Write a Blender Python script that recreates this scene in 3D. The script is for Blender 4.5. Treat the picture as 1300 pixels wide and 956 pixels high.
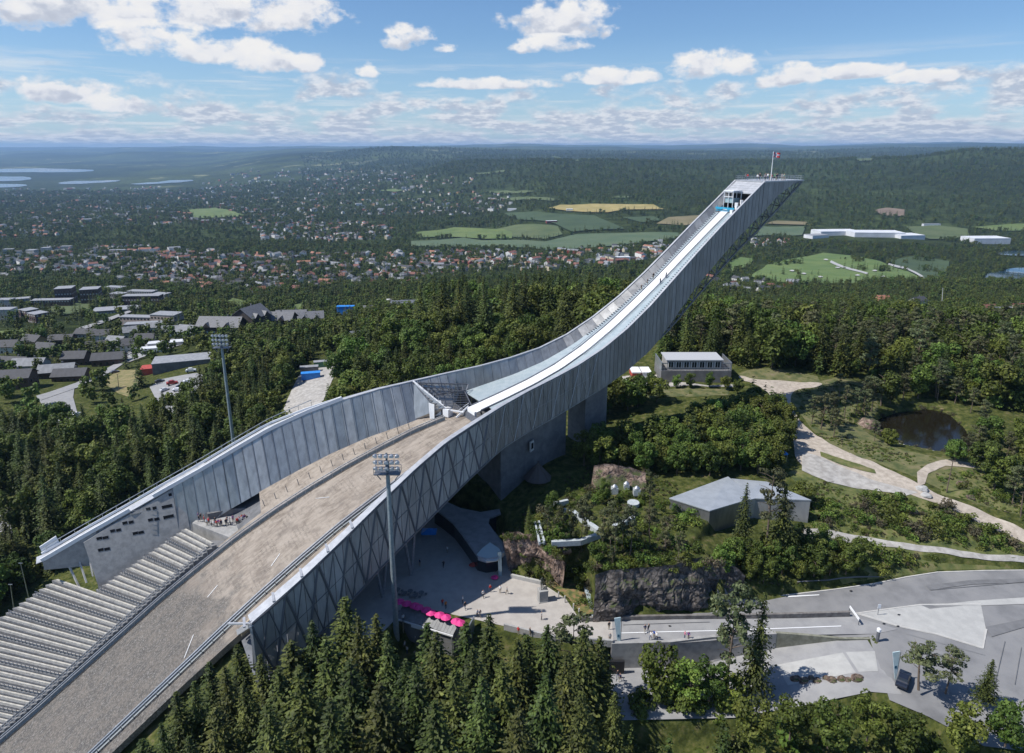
import bpy, bmesh, math, random
import numpy as np
from mathutils import Vector
for o in list(bpy.data.objects): bpy.data.objects.remove(o)
random.seed(7); RN = np.random.default_rng(7)
SC = bpy.context.scene; COL = SC.collection
R = math.radians
# ------------------------------------------------------------------ camera, sky, sun, exposure
PITCH = R(15.9); FOC = 867.0; CH = 84.0
cam = bpy.data.cameras.new('camera'); camo = bpy.data.objects.new('camera', cam); COL.objects.link(camo)
camo.location = (0, 0, CH); camo.rotation_euler = (R(90) - PITCH, 0, 0)
cam.sensor_width = 36; cam.lens = 36 * FOC / 1300; cam.shift_y = -44.5 / 1300
cam.clip_start = 1; cam.clip_end = 90000
SC.camera = camo
SC.view_settings.view_transform = 'Standard'; SC.view_settings.look = 'None'
SC.view_settings.exposure = 0.12; SC.view_settings.gamma = 1
SUN_EL, SUN_AZ = R(53), R(-101)       # azimuth clockwise from +Y (camera's forward direction)
sdir = Vector((math.sin(SUN_AZ) * math.cos(SUN_EL), math.cos(SUN_AZ) * math.cos(SUN_EL), math.sin(SUN_EL)))
sl = bpy.data.lights.new('sun', 'SUN'); sl.energy = 5.0; sl.angle = R(0.53); sl.color = (1, .955, .89)
so = bpy.data.objects.new('sun', sl); COL.objects.link(so); so.rotation_euler = sdir.to_track_quat('Z', 'Y').to_euler()
W_ = bpy.data.worlds.new('World'); SC.world = W_; W_.use_nodes = True
SKY_STRENGTH = 0.093
class NT:
    """tiny helper for wiring node trees"""
    def __init__(s, t): s.t = t; s.n = t.nodes; s.l = t.links
    def new(s, ty, ins=None, **kw):
        n = s.n.new(ty)
        for k, v in kw.items(): setattr(n, k, v)
        for k, v in (ins or {}).items(): s.set(n.inputs[k], v)
        return n
    def set(s, sock, v):
        if isinstance(v, bpy.types.NodeSocket): s.l.new(v, sock)
        else: sock.default_value = v
    def m(s, op, *a, clamp=False):
        n = s.n.new('ShaderNodeMath'); n.operation = op; n.use_clamp = clamp
        for i, v in enumerate(a): s.set(n.inputs[i], v)
        return n.outputs[0]
    def mix(s, f, a, b, bt='MIX'):
        n = s.n.new('ShaderNodeMix'); n.data_type = 'RGBA'; n.blend_type = bt
        s.set(n.inputs[0], f); s.set(n.inputs[6], a); s.set(n.inputs[7], b); return n.outputs[2]
    def ramp(s, f, stops):
        n = s.n.new('ShaderNodeValToRGB'); e = n.color_ramp.elements
        while len(e) < len(stops): e.new(.5)
        for q, (p, c) in zip(e, stops): q.position = p; q.color = c if len(c) == 4 else (*c, 1)
        s.set(n.inputs[0], f); return n.outputs[0]
    def sstep(s, v, a, b):
        n = s.n.new('ShaderNodeMapRange'); n.interpolation_type = 'SMOOTHSTEP'
        s.set(n.inputs[0], v); s.set(n.inputs[1], a); s.set(n.inputs[2], b); return n.outputs[0]
def build_world():
    t = NT(W_.node_tree); t.n.clear()
    out = t.new('ShaderNodeOutputWorld'); bg = t.new('ShaderNodeBackground', {'Strength': SKY_STRENGTH})
    sky = t.new('ShaderNodeTexSky', sky_type='NISHITA', sun_disc=False, sun_elevation=SUN_EL, sun_rotation=SUN_AZ,
                air_density=1.0, dust_density=0.6, ozone_density=2.2, altitude=400)
    tc = t.new('ShaderNodeTexCoord'); sp = t.new('ShaderNodeSeparateXYZ', {0: tc.outputs['Generated']})
    x, y, z = sp.outputs
    e = t.m('MAXIMUM', z, 0.0)
    # cloud-layer coordinates: compressed towards the horizon as a real cloud deck is
    az = t.m('ARCTAN2', x, y)
    k = t.m('DIVIDE', 1.0, t.m('ADD', e, .055))
    def coords(dv):
        ee = t.m('ADD', e, dv)
        v = t.m('MULTIPLY', t.m('LOGARITHM', t.m('ADD', ee, .022), math.e), 3.4)
        c = t.new('ShaderNodeCombineXYZ', {0: t.m('MULTIPLY', az, 17.0), 1: v, 2: 3.1})
        return c.outputs[0]
    def fbm(co, sc, det=8, rough=.58):
        return t.new('ShaderNodeTexNoise', {'Vector': co, 'Scale': sc, 'Detail': det, 'Roughness': rough}).outputs[0]
    c0 = coords(0.0); c1 = coords(.0035)
    n0 = fbm(c0, .75, 6, .52); n1 = fbm(c1, .75, 6, .52)
    f0 = fbm(c0, 2.6, 6, .62)
    # scattered fair-weather cumulus field low over the horizon
    cover = t.ramp(e, [(0.0, (.66,) * 3), (.03, (.62,) * 3), (.068, (.56,) * 3), (.088, (.42,) * 3), (.11, (.22,) * 3), (.3, (.30,) * 3), (1, (.3,) * 3)])
    d = t.m('ADD', t.m('SUBTRACT', n0, .5), t.m('SUBTRACT', cover, .5))
    d1 = t.m('ADD', t.m('SUBTRACT', n1, .5), t.m('SUBTRACT', cover, .5))
    dens = t.sstep(t.m('ADD', d, t.m('MULTIPLY', t.m('SUBTRACT', f0, .5), .18)), -.02, .15)
    low_sh = t.sstep(d1, -.05, .13)             # more cloud above -> we look at its shaded base
    lowcol = t.mix(low_sh, (1.0, 1.0, 1.0, 1), (.56, .63, .76, 1))
    lowcol = t.mix(t.sstep(f0, .42, .62), lowcol, (.92, .94, .99, 1))
    # single large clouds: (azimuth, elevation, half width, half height) in radians
    blobs = []
    for px, py, rx, ry in ((90, 8, 230, 34), (250, 10, 170, 34), (345, 16, 90, 26), (205, 58, 80, 20), (285, 70, 75, 17), (345, 82, 60, 17), (712, 28, 72, 32), (700, 60, 55, 12),
                           (515, 50, 32, 16), (565, 63, 24, 6), (905, 88, 60, 19), (1000, 100, 46, 14), (1085, 92, 50, 10), (90, 122, 72, 15),
                           (160, 135, 50, 12), (465, 95, 18, 10), (1170, 100, 40, 8), (620, 108, 90, 8), (780, 100, 60, 12)):
        u = (px - 650) / FOC; v = (433.5 - py) / FOC
        fw = math.cos(PITCH) + v * math.sin(PITCH); up = v * math.cos(PITCH) - math.sin(PITCH)
        ln = math.sqrt(u * u + fw * fw + up * up)
        blobs.append((math.atan2(u, fw), up / ln, rx / FOC * .93, ry / FOC))
    wob = fbm(c0, 1.7, 3); wx = t.m('MULTIPLY', t.m('SUBTRACT', wob, .5), .03)
    big = None; bigv = None
    for a0, e0, rx, ry in blobs:
        dx = t.m('DIVIDE', t.m('SUBTRACT', t.m('ADD', az, wx), a0), rx)
        dy = t.m('DIVIDE', t.m('SUBTRACT', e, e0), ry)
        dyb = t.m('MULTIPLY', dy, t.m('ADD', 1.15, t.m('MULTIPLY', t.m('SIGN', dy), -.35)))   # flat bases, tall tops
        r2 = t.m('ADD', t.m('MULTIPLY', dx, dx), t.m('MULTIPLY', dyb, dyb))
        m = t.m('SUBTRACT', 1.0, r2)
        sh = t.m('MULTIPLY', t.m('ADD', dy, 1.0), t.sstep(m, -.4, .3))
        big = m if big is None else t.m('MAXIMUM', big, m)
        bigv = sh if bigv is None else t.m('MAXIMUM', bigv, sh)
    cf = t.new('ShaderNodeCombineXYZ', {0: t.m('MULTIPLY', az, 1.0), 1: t.m('MULTIPLY', e, 1.5), 2: .3}).outputs[0]
    g = fbm(cf, 20, 9, .58); g2 = fbm(cf, 38, 5, .5)
    bd = t.m('ADD', t.m('MULTIPLY', t.m('MAXIMUM', big, -1.6), .52), t.m('ADD', t.m('MULTIPLY', t.m('SUBTRACT', g, .5), 2.3), t.m('MULTIPLY', t.m('SUBTRACT', g2, .5), .5)))
    bdens = t.sstep(bd, .0, .42)
    lit = t.m('ADD', t.m('MULTIPLY', bigv, .45), t.m('MULTIPLY', t.m('SUBTRACT', g2, .44), 1.9))
    bcol = t.ramp(lit, [(0.0, (.52, .57, .69)), (.30, (.66, .71, .82)), (.55, (.95, .96, 1)), (1, (1.04, 1.03, 1.02))])
    cw = t.new('ShaderNodeCombineXYZ', {0: t.m('MULTIPLY', az, 4.0), 1: t.m('MULTIPLY', t.m('LOGARITHM', t.m('ADD', e, .022), math.e), 7.0), 2: 8.0}).outputs[0]
    wisp = t.m('MULTIPLY', t.sstep(fbm(cw, 1.3, 8, .62), .48, .70), t.ramp(e, [(0, (.6,) * 3), (.09, (.5,) * 3), (.125, (0,) * 3)]))
    den = t.m('MAXIMUM', t.m('MAXIMUM', t.m('MULTIPLY', dens, .93), bdens), wisp)
    ccol = t.mix(bdens, lowcol, bcol)
    cs = t.new('ShaderNodeVectorMath', {0: ccol, 3: 8.6}, operation='SCALE').outputs[0]
    veil = t.mix(t.ramp(e, [(0, (.42,) * 3), (.06, (.22,) * 3), (.14, (0,) * 3)]), sky.outputs[0], (6.6, 7.3, 7.9, 1))
    hue = t.new('ShaderNodeMix', {0: 1.0, 6: veil, 7: (.80, 1.0, 1.22, 1)}, data_type='RGBA', blend_type='MULTIPLY').outputs[2]
    fin = t.mix(t.m('MULTIPLY', den, t.sstep(z, -.002, .004)), hue, cs)
    t.l.new(fin, bg.inputs[0]); t.l.new(bg.outputs[0], out.inputs[0])
build_world()
cy = SC.cycles
cy.max_bounces = 5; cy.diffuse_bounces = 2; cy.glossy_bounces = 2; cy.transmission_bounces = 3; cy.transparent_max_bounces = 6; cy.volume_bounces = 0
cy.use_denoising = True; cy.sample_clamp_indirect = 6; cy.use_adaptive_sampling = True; cy.adaptive_threshold = .015
# ------------------------------------------------------------------ ray helpers on the recovered camera
def ray(px, py):
    u = (px - 650) / FOC; v = (433.5 - py) / FOC
    return np.array([u, math.cos(PITCH) + v * math.sin(PITCH), v * math.cos(PITCH) - math.sin(PITCH)])
def G(px, py, z=0.0):
    r = ray(px, py); return r * ((z - CH) / r[2]) + [0, 0, CH]
def GY(px, py, Y):
    r = ray(px, py); return r * (Y / r[1]) + [0, 0, CH]
def proj(x, y, z):
    z = z - CH
    fw = y * math.cos(PITCH) - z * math.sin(PITCH); up = y * math.sin(PITCH) + z * math.cos(PITCH)
    return 650 + FOC * x / fw, 433.5 - FOC * up / fw
# axis of the jump: s metres downhill from the take-off, w metres to the side nearer the camera
ANG = R(58.2); AO = np.array([-9.1, 148.0]); AD = np.array([-math.sin(ANG), -math.cos(ANG)]); AN = np.array([math.cos(ANG), -math.sin(ANG)])
def W(s, w, z): p = AO + AD * s + AN * w; return (p[0], p[1], z)
def SW(x, y): q = np.stack([x, y], -1) - AO; return q @ AD, q @ AN
_S = [-104.5, -88, -80, -72, -64, -56, -48, -40, -32, -24, -16, -8, 0, 8, 16, 24, 32, 40, 48, 56, 64, 72, 80, 89]
_T = [86, 74.8, 69.1, 63.4, 57.4, 51.4, 45.7, 40.9, 37.1, 34.5, 32.9, 31.7, 30.6, 29.3, 27.9, 25.7, 22.8, 19.4, 15.4, 11.5, 7.9, 4.2, .6, -3.6]
_B = [5.2, 5.2, 5.2, 5.25, 5.4, 5.75, 6.4, 7.1, 7.7, 8.5, 9.6, 11, 13.2, 15.7, 18.3, 21.5, 24.6, 27.3, 29, 30.2, 31.5, 32.7, 33.9, 35.2]
def T(s): return float(np.interp(s, _S, _T))
def B(s): return float(np.interp(s, _S, _B))
def ZB(s): return float(np.interp(s, [-104.5, -96, -88, -80, -72, -64, -56, -48, -40, -32, -24, -16, -8, 0, 8, 16, 24, 32, 40, 48, 56, 90], [74.6, 68.2, 62.2, 57, 50.9, 44.6, 38.4, 33.4, 29.5, 26.7, 24.7, 22.9, 21.7, 20.5, 18.0, 15.0, 12.4, 9.9, 6.2, 1.9, -1.7, -26]))
def TR(s): return float(np.interp(s, [-88, -80, -72, -64, -56, -48, -40, -32, -24, -16, -8, 0], [73.2, 67.4, 61.8, 56, 50.1, 44.6, 39.5, 35.1, 31.6, 29.1, 27.1, 25.3]))
def L(s): return float(np.interp(s, [1, 4, 12, 20, 28, 36, 44, 52, 60, 68, 76, 84, 92, 100, 110, 125, 150], [23.2, 22.6, 20.1, 17.2, 14.1, 10.7, 6.8, 2.5, -2.3, -7.4, -12.8, -18.2, -23.6, -28.6, -34, -39, -41]))
def RA(s): return float(np.interp(s, [1, 4, 12, 20, 28, 36, 44, 52, 60, 68, 92, 150], [3.8, 4.3, 6.2, 7.4, 8.5, 9.3, 10.3, 11.1, 11.7, 12.2, 12.45, 12.5]))
# ------------------------------------------------------------------ terrain heights
_cols = {
 -500: [(520, 270), (450, 385), (420, 560), (385, 850), (345, 1400), (300, 2300), (265, 4000), (246, 6500), (241, 7600), (222, 11800), (206, 18000), (198, 27000), (191, 36000)],
 -60: [(520, 270), (450, 385), (420, 560), (383, 850), (343, 1400), (300, 2300), (265, 4000), (246, 6500), (241, 7600), (222, 11800), (206, 18000), (196, 27000), (189, 36000)],
 90: [(520, 270), (452, 385), (421, 560), (381, 850), (340, 1400), (300, 2300), (265, 4000), (246, 6500), (240.5, 7600), (222, 11800), (206, 18000), (192, 27000), (188, 36000)],
 250: [(500, 275), (440, 370), (410, 540), (383, 800), (340, 1400), (300, 2300), (264, 4000), (250, 6000), (238, 7600), (226, 9800), (208, 16000), (191, 25000), (187.5, 36000)],
 400: [(480, 262), (442, 340), (425, 440), (378, 900), (340, 1500), (300, 2400), (262, 4000), (244, 5500), (232, 7000), (218, 9500), (196, 13500), (191, 20000), (188, 36000)],
 500: [(450, 262), (420, 330), (400, 440), (372, 900), (340, 1500), (300, 2400), (262, 4000), (240, 5500), (222, 7200), (206, 9500), (188.5, 13500), (192, 20000), (188, 36000)],
 600: [(432, 270), (407, 330), (400, 440), (372, 900), (338, 1500), (300, 2400), (262, 3700), (236, 4800), (206, 6600), (205, 9000), (190, 14000), (190, 20000), (187.5, 36000)],
 700: [(415, 280), (402, 330), (395, 450), (370, 900), (335, 1500), (300, 2300), (266, 2900), (240, 3700), (205.5, 6000), (206, 9000), (193, 13000), (189, 20000), (186, 36000)],
 850: [(425, 280), (410, 330), (400, 440), (372, 900), (335, 1500), (300, 2150), (266, 2800), (240, 3600), (207, 5600), (206, 9000), (194, 13000), (190, 20000), (185.5, 36000)],
 1000: [(435, 270), (418, 330), (400, 450), (372, 1000), (340, 1450), (300, 2150), (280, 2550), (242, 3500), (207, 5400), (205, 8800), (193, 13000), (189, 20000), (185, 36000)],
 1120: [(432, 270), (415, 330), (400, 450), (368, 1000), (340, 1450), (300, 2150), (282, 2550), (248, 3400), (203, 5200), (204, 8500), (191, 13000), (188, 20000), (184, 36000)],
 1230: [(432, 270), (418, 340), (408, 480), (372, 900), (345, 1400), (305, 2100), (285, 2500), (250, 3300), (191.5, 5200), (200, 8500), (190, 13000), (187, 20000), (183, 36000)],
 1380: [(432, 270), (418, 340), (410, 480), (372, 900), (345, 1400), (305, 2100), (285, 2500), (250, 3300), (188, 5000), (198, 8500), (190, 13000), (187, 20000), (184, 36000)],
 1800: [(432, 270), (418, 340), (410, 480), (372, 900), (345, 1400), (305, 2100), (285, 2500), (250, 3300), (190, 5000), (198, 8500), (190, 13000), (187, 20000), (184, 36000)],
}
_lnY = np.linspace(math.log(200), math.log(52000), 260); _ca = []; _cz = []
for px, c in _cols.items():
    pts = [GY(px, py, Y) for py, Y in c]; yy = np.log([p[1] for p in pts]); zz = np.array([p[2] for p in pts])
    zi = np.interp(_lnY, yy, zz)
    ker = np.array([1, 2, 3, 2, 1]) / 9.0; zp = np.pad(zi, 2, 'edge'); zi = np.convolve(zp, ker, 'valid')
    _ca.append(pts[6][0] / pts[6][1]); _cz.append(zi)
_ca = np.array(_ca); _cz = np.array(_cz)
def far_h(x, y):
    y = np.maximum(y, 60.); a = x / y; t = (np.log(np.clip(y, 200, 51999)) - _lnY[0]) / (_lnY[1] - _lnY[0])
    i = np.clip(t.astype(int), 0, len(_lnY) - 2); f = t - i
    j = np.clip(np.searchsorted(_ca, a) - 1, 0, len(_ca) - 2); g = np.clip((a - _ca[j]) / (_ca[j + 1] - _ca[j]), 0, 1)
    g = g * g * (3 - 2 * g)
    return (_cz[j, i] * (1 - g) + _cz[j + 1, i] * g) * (1 - f) + (_cz[j, i + 1] * (1 - g) + _cz[j + 1, i + 1] * g) * f
def _g3(px, py, z): return tuple(G(px, py, z))
_near = [_g3(500, 760, 0), _g3(600, 750, 0), _g3(700, 770, 0), _g3(610, 705, 0), _g3(530, 700, 0), _g3(760, 790, -.3), _g3(640, 730, 0),
 (-50, 118, -3), _g3(640, 640, 4), _g3(700, 600, 9), _g3(640, 590, 8), _g3(740, 660, 9), _g3(800, 640, 9.5), _g3(850, 700, 9), _g3(780, 700, 9), _g3(920, 700, 7), _g3(905, 735, 5), _g3(690, 690, 9),
 _g3(905, 680, 5), _g3(1000, 700, 3), _g3(1030, 690, 4.5), _g3(1060, 640, 7), _g3(1200, 660, 5), _g3(1280, 690, 2.5), _g3(1100, 705, 2.2), _g3(1200, 712, 1.8), _g3(960, 745, 2.0), _g3(1000, 760, 0), _g3(900, 775, 0),
 _g3(1200, 740, -.2), _g3(1290, 740, -.2), _g3(1200, 800, -1.5), _g3(1290, 850, -2), _g3(1100, 800, -1.0), _g3(1130, 850, -2.5), _g3(1000, 850, -4), _g3(900, 850, -5), _g3(820, 855, -5), _g3(560, 820, -4), _g3(500, 840, -6),
 _g3(980, 490, 11.5), _g3(1010, 540, 9.5), _g3(1050, 590, 8.2), _g3(1170, 620, 7.2), _g3(1290, 670, 5), _g3(1080, 540, 8.6), _g3(1170, 545, 7.2), _g3(1240, 600, 7.4), _g3(1300, 560, 8), _g3(1120, 480, 9.5), _g3(1250, 500, 9),
 _g3(860, 495, 11), _g3(930, 500, 11.4), _g3(860, 560, 9.5), _g3(780, 560, 9.5), _g3(800, 490, 11), (75, 215, 12.5), (105, 225, 12), (150, 225, 9),
 (40, 250, 14), (0, 250, 9), (-20, 215, 3), (-45, 200, -4), (-75, 200, -12), (-100, 190, -21), (-135, 190, -26), (-115, 165, -24), (-150, 150, -27), (-40, 250, -4), (-80, 250, -10), (20, 200, 10), (5, 180, 9),
 W(-20, -18, 9), W(0, -30, 3), W(20, -38, -3), W(40, -42, -9), W(60, -46, -15), W(80, -48, -22), W(100, -50, -29), W(10, 0, 7), W(30, 0, 2), W(45, 0, 1),
 W(60, 0, -5.5), W(80, 0, -19), W(100, 0, -31.5), W(120, 0, -41), W(60, -24, -4), W(80, -28, -17.5), W(100, -30, -28), W(60, 16, -5), W(70, 26, -11), W(80, 16, -18.5), W(100, 20, -31), W(62, 34, -9), W(50, 40, -6),
 (-30, 90, -8.5), (0, 92, -8), (20, 92, -8), (-20, 75, -14), (20, 75, -13), (60, 75, -9), (90, 80, -4), (-50, 70, -22), (-90, 70, -38), (0, 50, -20), (0, 20, -30), (-120, 40, -45), (120, 40, -10), (120, 90, -2), (150, 130, 1),
 (0, -50, -40), (-150, -50, -60), (150, -50, -20), (150, 180, 7), (200, 200, 6), (250, 120, 0), (-200, 120, -36), (-250, 60, -50), (-200, 200, -32), (260, 260, 4), (-30, 180, 1)]
_NP = np.array(_near); _d = np.linalg.norm(_NP[:, None, :2] - _NP[None, :, :2], axis=2)
_wt = np.linalg.solve(_d + 2.0 * np.eye(len(_NP)) * -1, _NP[:, 2])      # linear radial basis, slightly smoothed
def pmask(poly, x, y):
    c = np.zeros(x.shape, bool); n = len(poly)
    for i in range(n):
        x1, y1 = poly[i][:2]; x2, y2 = poly[(i + 1) % n][:2]
        if y1 == y2: continue
        k = ((y1 > y) != (y2 > y)) & (x < (x2 - x1) * (y - y1) / (y2 - y1) + x1); c ^= k
    return c
def pdist(poly, x, y):
    best = np.full(x.shape, 1e9); n = len(poly)
    for i in range(n):
        a = np.array(poly[i][:2]); b = np.array(poly[(i + 1) % n][:2]); ab = b - a
        t = np.clip(((x - a[0]) * ab[0] + (y - a[1]) * ab[1]) / (ab @ ab + 1e-9), 0, 1)
        best = np.minimum(best, np.hypot(x - a[0] - t * ab[0], y - a[1] - t * ab[1]))
    return np.where(pmask(poly, x, y), -best, best)
def GP(z, *pp): return [tuple(G(px, py, z)[:2]) for px, py in pp]
# level pads: (polygon, height, blend width)
plaza_poly = GP(0, (400, 800), (470, 690), (560, 640), (612, 655), (640, 690), (650, 733), (690, 742), (718, 760), (735, 785), (778, 792), (778, 817), (700, 812), (640, 795), (520, 768), (440, 850))
upper_road = GP(-.15, (738, 787), (820, 786), (905, 776), (1000, 757), (1110, 741), (1190, 727), (1340, 724), (1420, 735), (1420, 960), (1250, 940), (1180, 905), (1130, 885), (1104, 806), (985, 806), (850, 818), (776, 817))
lower_road = GP(-.15, (776, 817.5), (850, 815.5), (985, 805), (1100, 806.5)) + GP(-1.2, (1145, 885)) + GP(-4.9, (1100, 905), (1000, 910), (778, 915))
mesa = GP(8.8, (672, 640), (760, 590), (900, 600), (905, 655), (872, 690), (925, 720), (915, 738), (860, 733), (760, 722), (700, 712), (668, 690))
pond_poly = GP(7.0, (1103, 545), (1112, 532), (1140, 522), (1180, 518), (1205, 524), (1225, 542), (1238, 562), (1228, 577), (1190, 574), (1150, 566), (1118, 556))
foot1 = GP(0, (748, 786), (800, 780), (850, 776), (890, 772), (918, 762), (940, 750)) + GP(5.0, (938, 736), (916, 734), (890, 736), (850, 742), (800, 745), (758, 748))
foot2 = GP(0, (640, 728), (660, 735), (680, 738), (698, 744), (712, 756)) + GP(5.0, (712, 732), (698, 716), (680, 706), (655, 702), (638, 702))
bedpad = GP(.5, (692, 744), (712, 737), (742, 738), (756, 783), (736, 784), (720, 764))
_pads = [(mesa, 8.8, 1.3), (foot1, 0.0, .7), (foot2, 0.0, .7), (bedpad, .45, 1.0), (plaza_poly, 0.0, 3.0), (upper_road, None, 2.0), (lower_road, 'low', 1.0)]
def near_h(x, y):
    sh = x.shape; xf = x.ravel(); yf = y.ravel(); out = np.zeros(xf.shape)
    for k in range(0, len(xf), 20000):
        d = np.hypot(xf[k:k + 20000, None] - _NP[:, 0], yf[k:k + 20000, None] - _NP[:, 1]); out[k:k + 20000] = d @ _wt
    return out.reshape(sh)
def vnoise(x, y, s, seed=0):
    x = x / s; y = y / s; xi = np.floor(x); yi = np.floor(y); fx = x - xi; fy = y - yi
    fx = fx * fx * (3 - 2 * fx); fy = fy * fy * (3 - 2 * fy)
    def h(a, b): v = np.sin(a * 127.1 + b * 311.7 + seed * 17.3) * 43758.5453; return v - np.floor(v)
    return (h(xi, yi) * (1 - fx) + h(xi + 1, yi) * fx) * (1 - fy) + (h(xi, yi + 1) * (1 - fx) + h(xi + 1, yi + 1) * fx) * fy
def road_z(x, y): return np.clip(-.1 - (118 - y) * .03 * np.clip((x - 30) / 40, 0, 1), -3, 0)
def H(x, y):
    x = np.atleast_1d(np.asarray(x, float)); y = np.atleast_1d(np.asarray(y, float))
    r = np.clip((y - 235) / 50, 0, 1); r = r * r * (3 - 2 * r)
    zf = far_h(x, y)
    amp = np.clip((y - 2500) / 6000, 0, 1)
    zf = zf + amp * ((vnoise(x, y, 1900, 1) - .5) * 55 + (vnoise(x, y, 700, 2) - .5) * 26) * np.clip(1.5 - (zf < -330) * 1.5, 0, 1)
    ab = x / np.maximum(y, 60.)
    for Yc, wd_, b0, am, fq in ((9500, 900, 6, 55, 5), (13500, 1300, 15, 85, 4), (20500, 2200, 35, 150, 5), (31000, 3500, 25, 190, 7)):
        nz_ = .6 * vnoise(ab * fq + 9, y * 0 + Yc * .01, 1, 71) + .28 * vnoise(ab * fq * 2.7 + 3, y * 0 + 3, 1, 72) + .12 * vnoise(ab * fq * 8, y * 0 + 5, 1, 73)
        zf = zf + np.exp(-((y - Yc) / wd_) ** 2) * (b0 + am * (nz_ - .35)) * np.clip((ab + .9) * 3, .25, 1) * np.where((Yc < 13000) & (ab < -.35), 0, 1)
    fr = np.clip((y - 15000) / 8000, 0, 1); zf = zf + fr * ((vnoise(x, y, 5200, 41) - .5) * 150 + (vnoise(x, y, 2300, 42) - .5) * 80)
    zf = zf + np.clip((y - 260) / 300, 0, 1) * ((vnoise(x, y, 130, 5) - .5) * 9)
    zf = np.where(y < 60, -30, zf)
    z = np.where(r > 0, zf, 0)
    nr = r < 1
    if nr.any():
        zn = near_h(x[nr], y[nr]); xx, yy = x[nr], y[nr]
        zn = zn + (vnoise(xx, yy, 9, 3) - .5) * .9 + (vnoise(xx, yy, 2.6, 4) - .5) * .45
        for poly, hz, bw in _pads:
            d = pdist(poly, xx, yy); k = np.clip(1 - d / bw, 0, 1); k = k * k * (3 - 2 * k)
            tgt = road_z(xx, yy) if hz is None else np.interp(xx, [36, 58], [-4.9, -.75]) if hz == 'low' else hz
            if hz == 8.8: tgt = 8.8 + (vnoise(xx, yy, 6, 8) - .5) * 1.2
            zn = zn * (1 - k) + tgt * k
        d = pdist(pond_poly, xx, yy); zn = np.where(d < 0, 7.0 - np.clip(-d * .6, 0, 1.5), zn); k = np.clip(1 - np.abs(d) / 5, 0, 1) * (d >= 0); zn = zn * (1 - k) + 7.5 * k
        # the ground is dug out to stay under the landing hill
        ss, ww = SW(xx, yy); cut = np.interp(ss, [-30, 0, 50, 60, 92, 110, 150], [14, 9, 1.6, -5.5, -26, -36, -44])
        k = np.clip((36 - np.abs(ww + 4)) / 4, 0, 1) * np.clip((ss - 46) / 6, 0, 1) * (ww < 30)
        zn = np.where(k > 0, np.minimum(zn, cut * k + zn * (1 - k)), zn)
        z[nr] = zn * (1 - r[nr]) + z[nr] * r[nr]
    return z
def h1(x, y): return float(H([x], [y])[0])
def X(px, py, y0=90.0):
    """where the sight line through a pixel of the photograph meets the ground"""
    r = ray(px, py); Y = np.exp(np.linspace(math.log(y0), math.log(45000), 2500)); x = r[0] / r[1] * Y; z = CH + r[2] / r[1] * Y
    d = z - H(x, Y); i = int(np.argmax(d < 0)) if (d < 0).any() else len(Y) - 1
    if i == 0: return (x[0], Y[0], float(H([x[0]], [Y[0]])[0]))
    f = d[i - 1] / (d[i - 1] - d[i] + 1e-12); Yh = Y[i - 1] + f * (Y[i] - Y[i - 1]); xh = r[0] / r[1] * Yh
    return (xh, Yh, h1(xh, Yh))
# ------------------------------------------------------------------ materials
MATS = {}
def M(name, c1, c2=None, scale=1.0, rough=.7, metal=0.0, bump=0.0, stretch=None, rot=0.0, detail=5, objvar=0.0, spec=.5, alpha=1.0, trans=0.0, island=0.0, c3=None, lo=.38, hi=.62):
    if name in MATS: return MATS[name]
    m = bpy.data.materials.new(name); m.use_nodes = True; MATS[name] = m
    t = NT(m.node_tree); b = t.n['Principled BSDF']
    col = (*c1, 1)
    if c2 is not None or bump:
        tc = t.new('ShaderNodeTexCoord'); mp = t.new('ShaderNodeMapping', {'Vector': tc.outputs['Object']})
        mp.inputs['Scale'].default_value = stretch or (1, 1, 1)
        if rot:
            mr = t.new('ShaderNodeVectorRotate', {'Vector': tc.outputs['Object'], 'Angle': rot}, rotation_type='Z_AXIS'); t.l.new(mr.outputs[0], mp.inputs['Vector'])
        n = t.new('ShaderNodeTexNoise', {'Vector': mp.outputs[0], 'Scale': scale, 'Detail': detail, 'Roughness': .6})
        if c2 is not None:
            st = [(lo, c1), (hi, c2)] if c3 is None else [(lo, c1), ((lo + hi) / 2, c2), (hi, c3)]
            col = t.ramp(n.outputs[0], st)
        if bump:
            bp = t.new('ShaderNodeBump', {'Height': n.outputs[0], 'Strength': bump, 'Distance': .1}); t.l.new(bp.outputs[0], b.inputs['Normal'])
    if objvar:
        oi = t.new('ShaderNodeObjectInfo'); hs = t.new('ShaderNodeHueSaturation', {'Color': col})
        t.l.new(t.m('ADD', .5 - objvar * .09, t.m('MULTIPLY', oi.outputs['Random'], objvar * .18)), hs.inputs['Hue'])
        r2 = t.m('FRACT', t.m('MULTIPLY', oi.outputs['Random'], 17.31))
        t.l.new(t.m('ADD', 1 - objvar, t.m('MULTIPLY', r2, 2 * objvar)), hs.inputs['Value']); col = hs.outputs[0]
    if island:
        ge = t.new('ShaderNodeNewGeometry'); hs = t.new('ShaderNodeHueSaturation', {'Color': col})
        t.l.new(t.m('ADD', 1 - island, t.m('MULTIPLY', ge.outputs['Random Per Island'], 2 * island)), hs.inputs['Value']); col = hs.outputs[0]
    t.set(b.inputs['Base Color'], col)
    b.inputs['Roughness'].default_value = rough; b.inputs['Metallic'].default_value = metal; b.inputs['Specular IOR Level'].default_value = spec
    out = t.n['Material Output']
    if trans:
        tl = t.new('ShaderNodeBsdfTranslucent'); t.set(tl.inputs[0], col); mx = t.new('ShaderNodeMixShader', {0: trans, 1: b.outputs[0], 2: tl.outputs[0]}); t.l.new(mx.outputs[0], out.inputs[0])
    if alpha < 1:
        b.inputs['Alpha'].default_value = alpha
    return m
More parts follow.
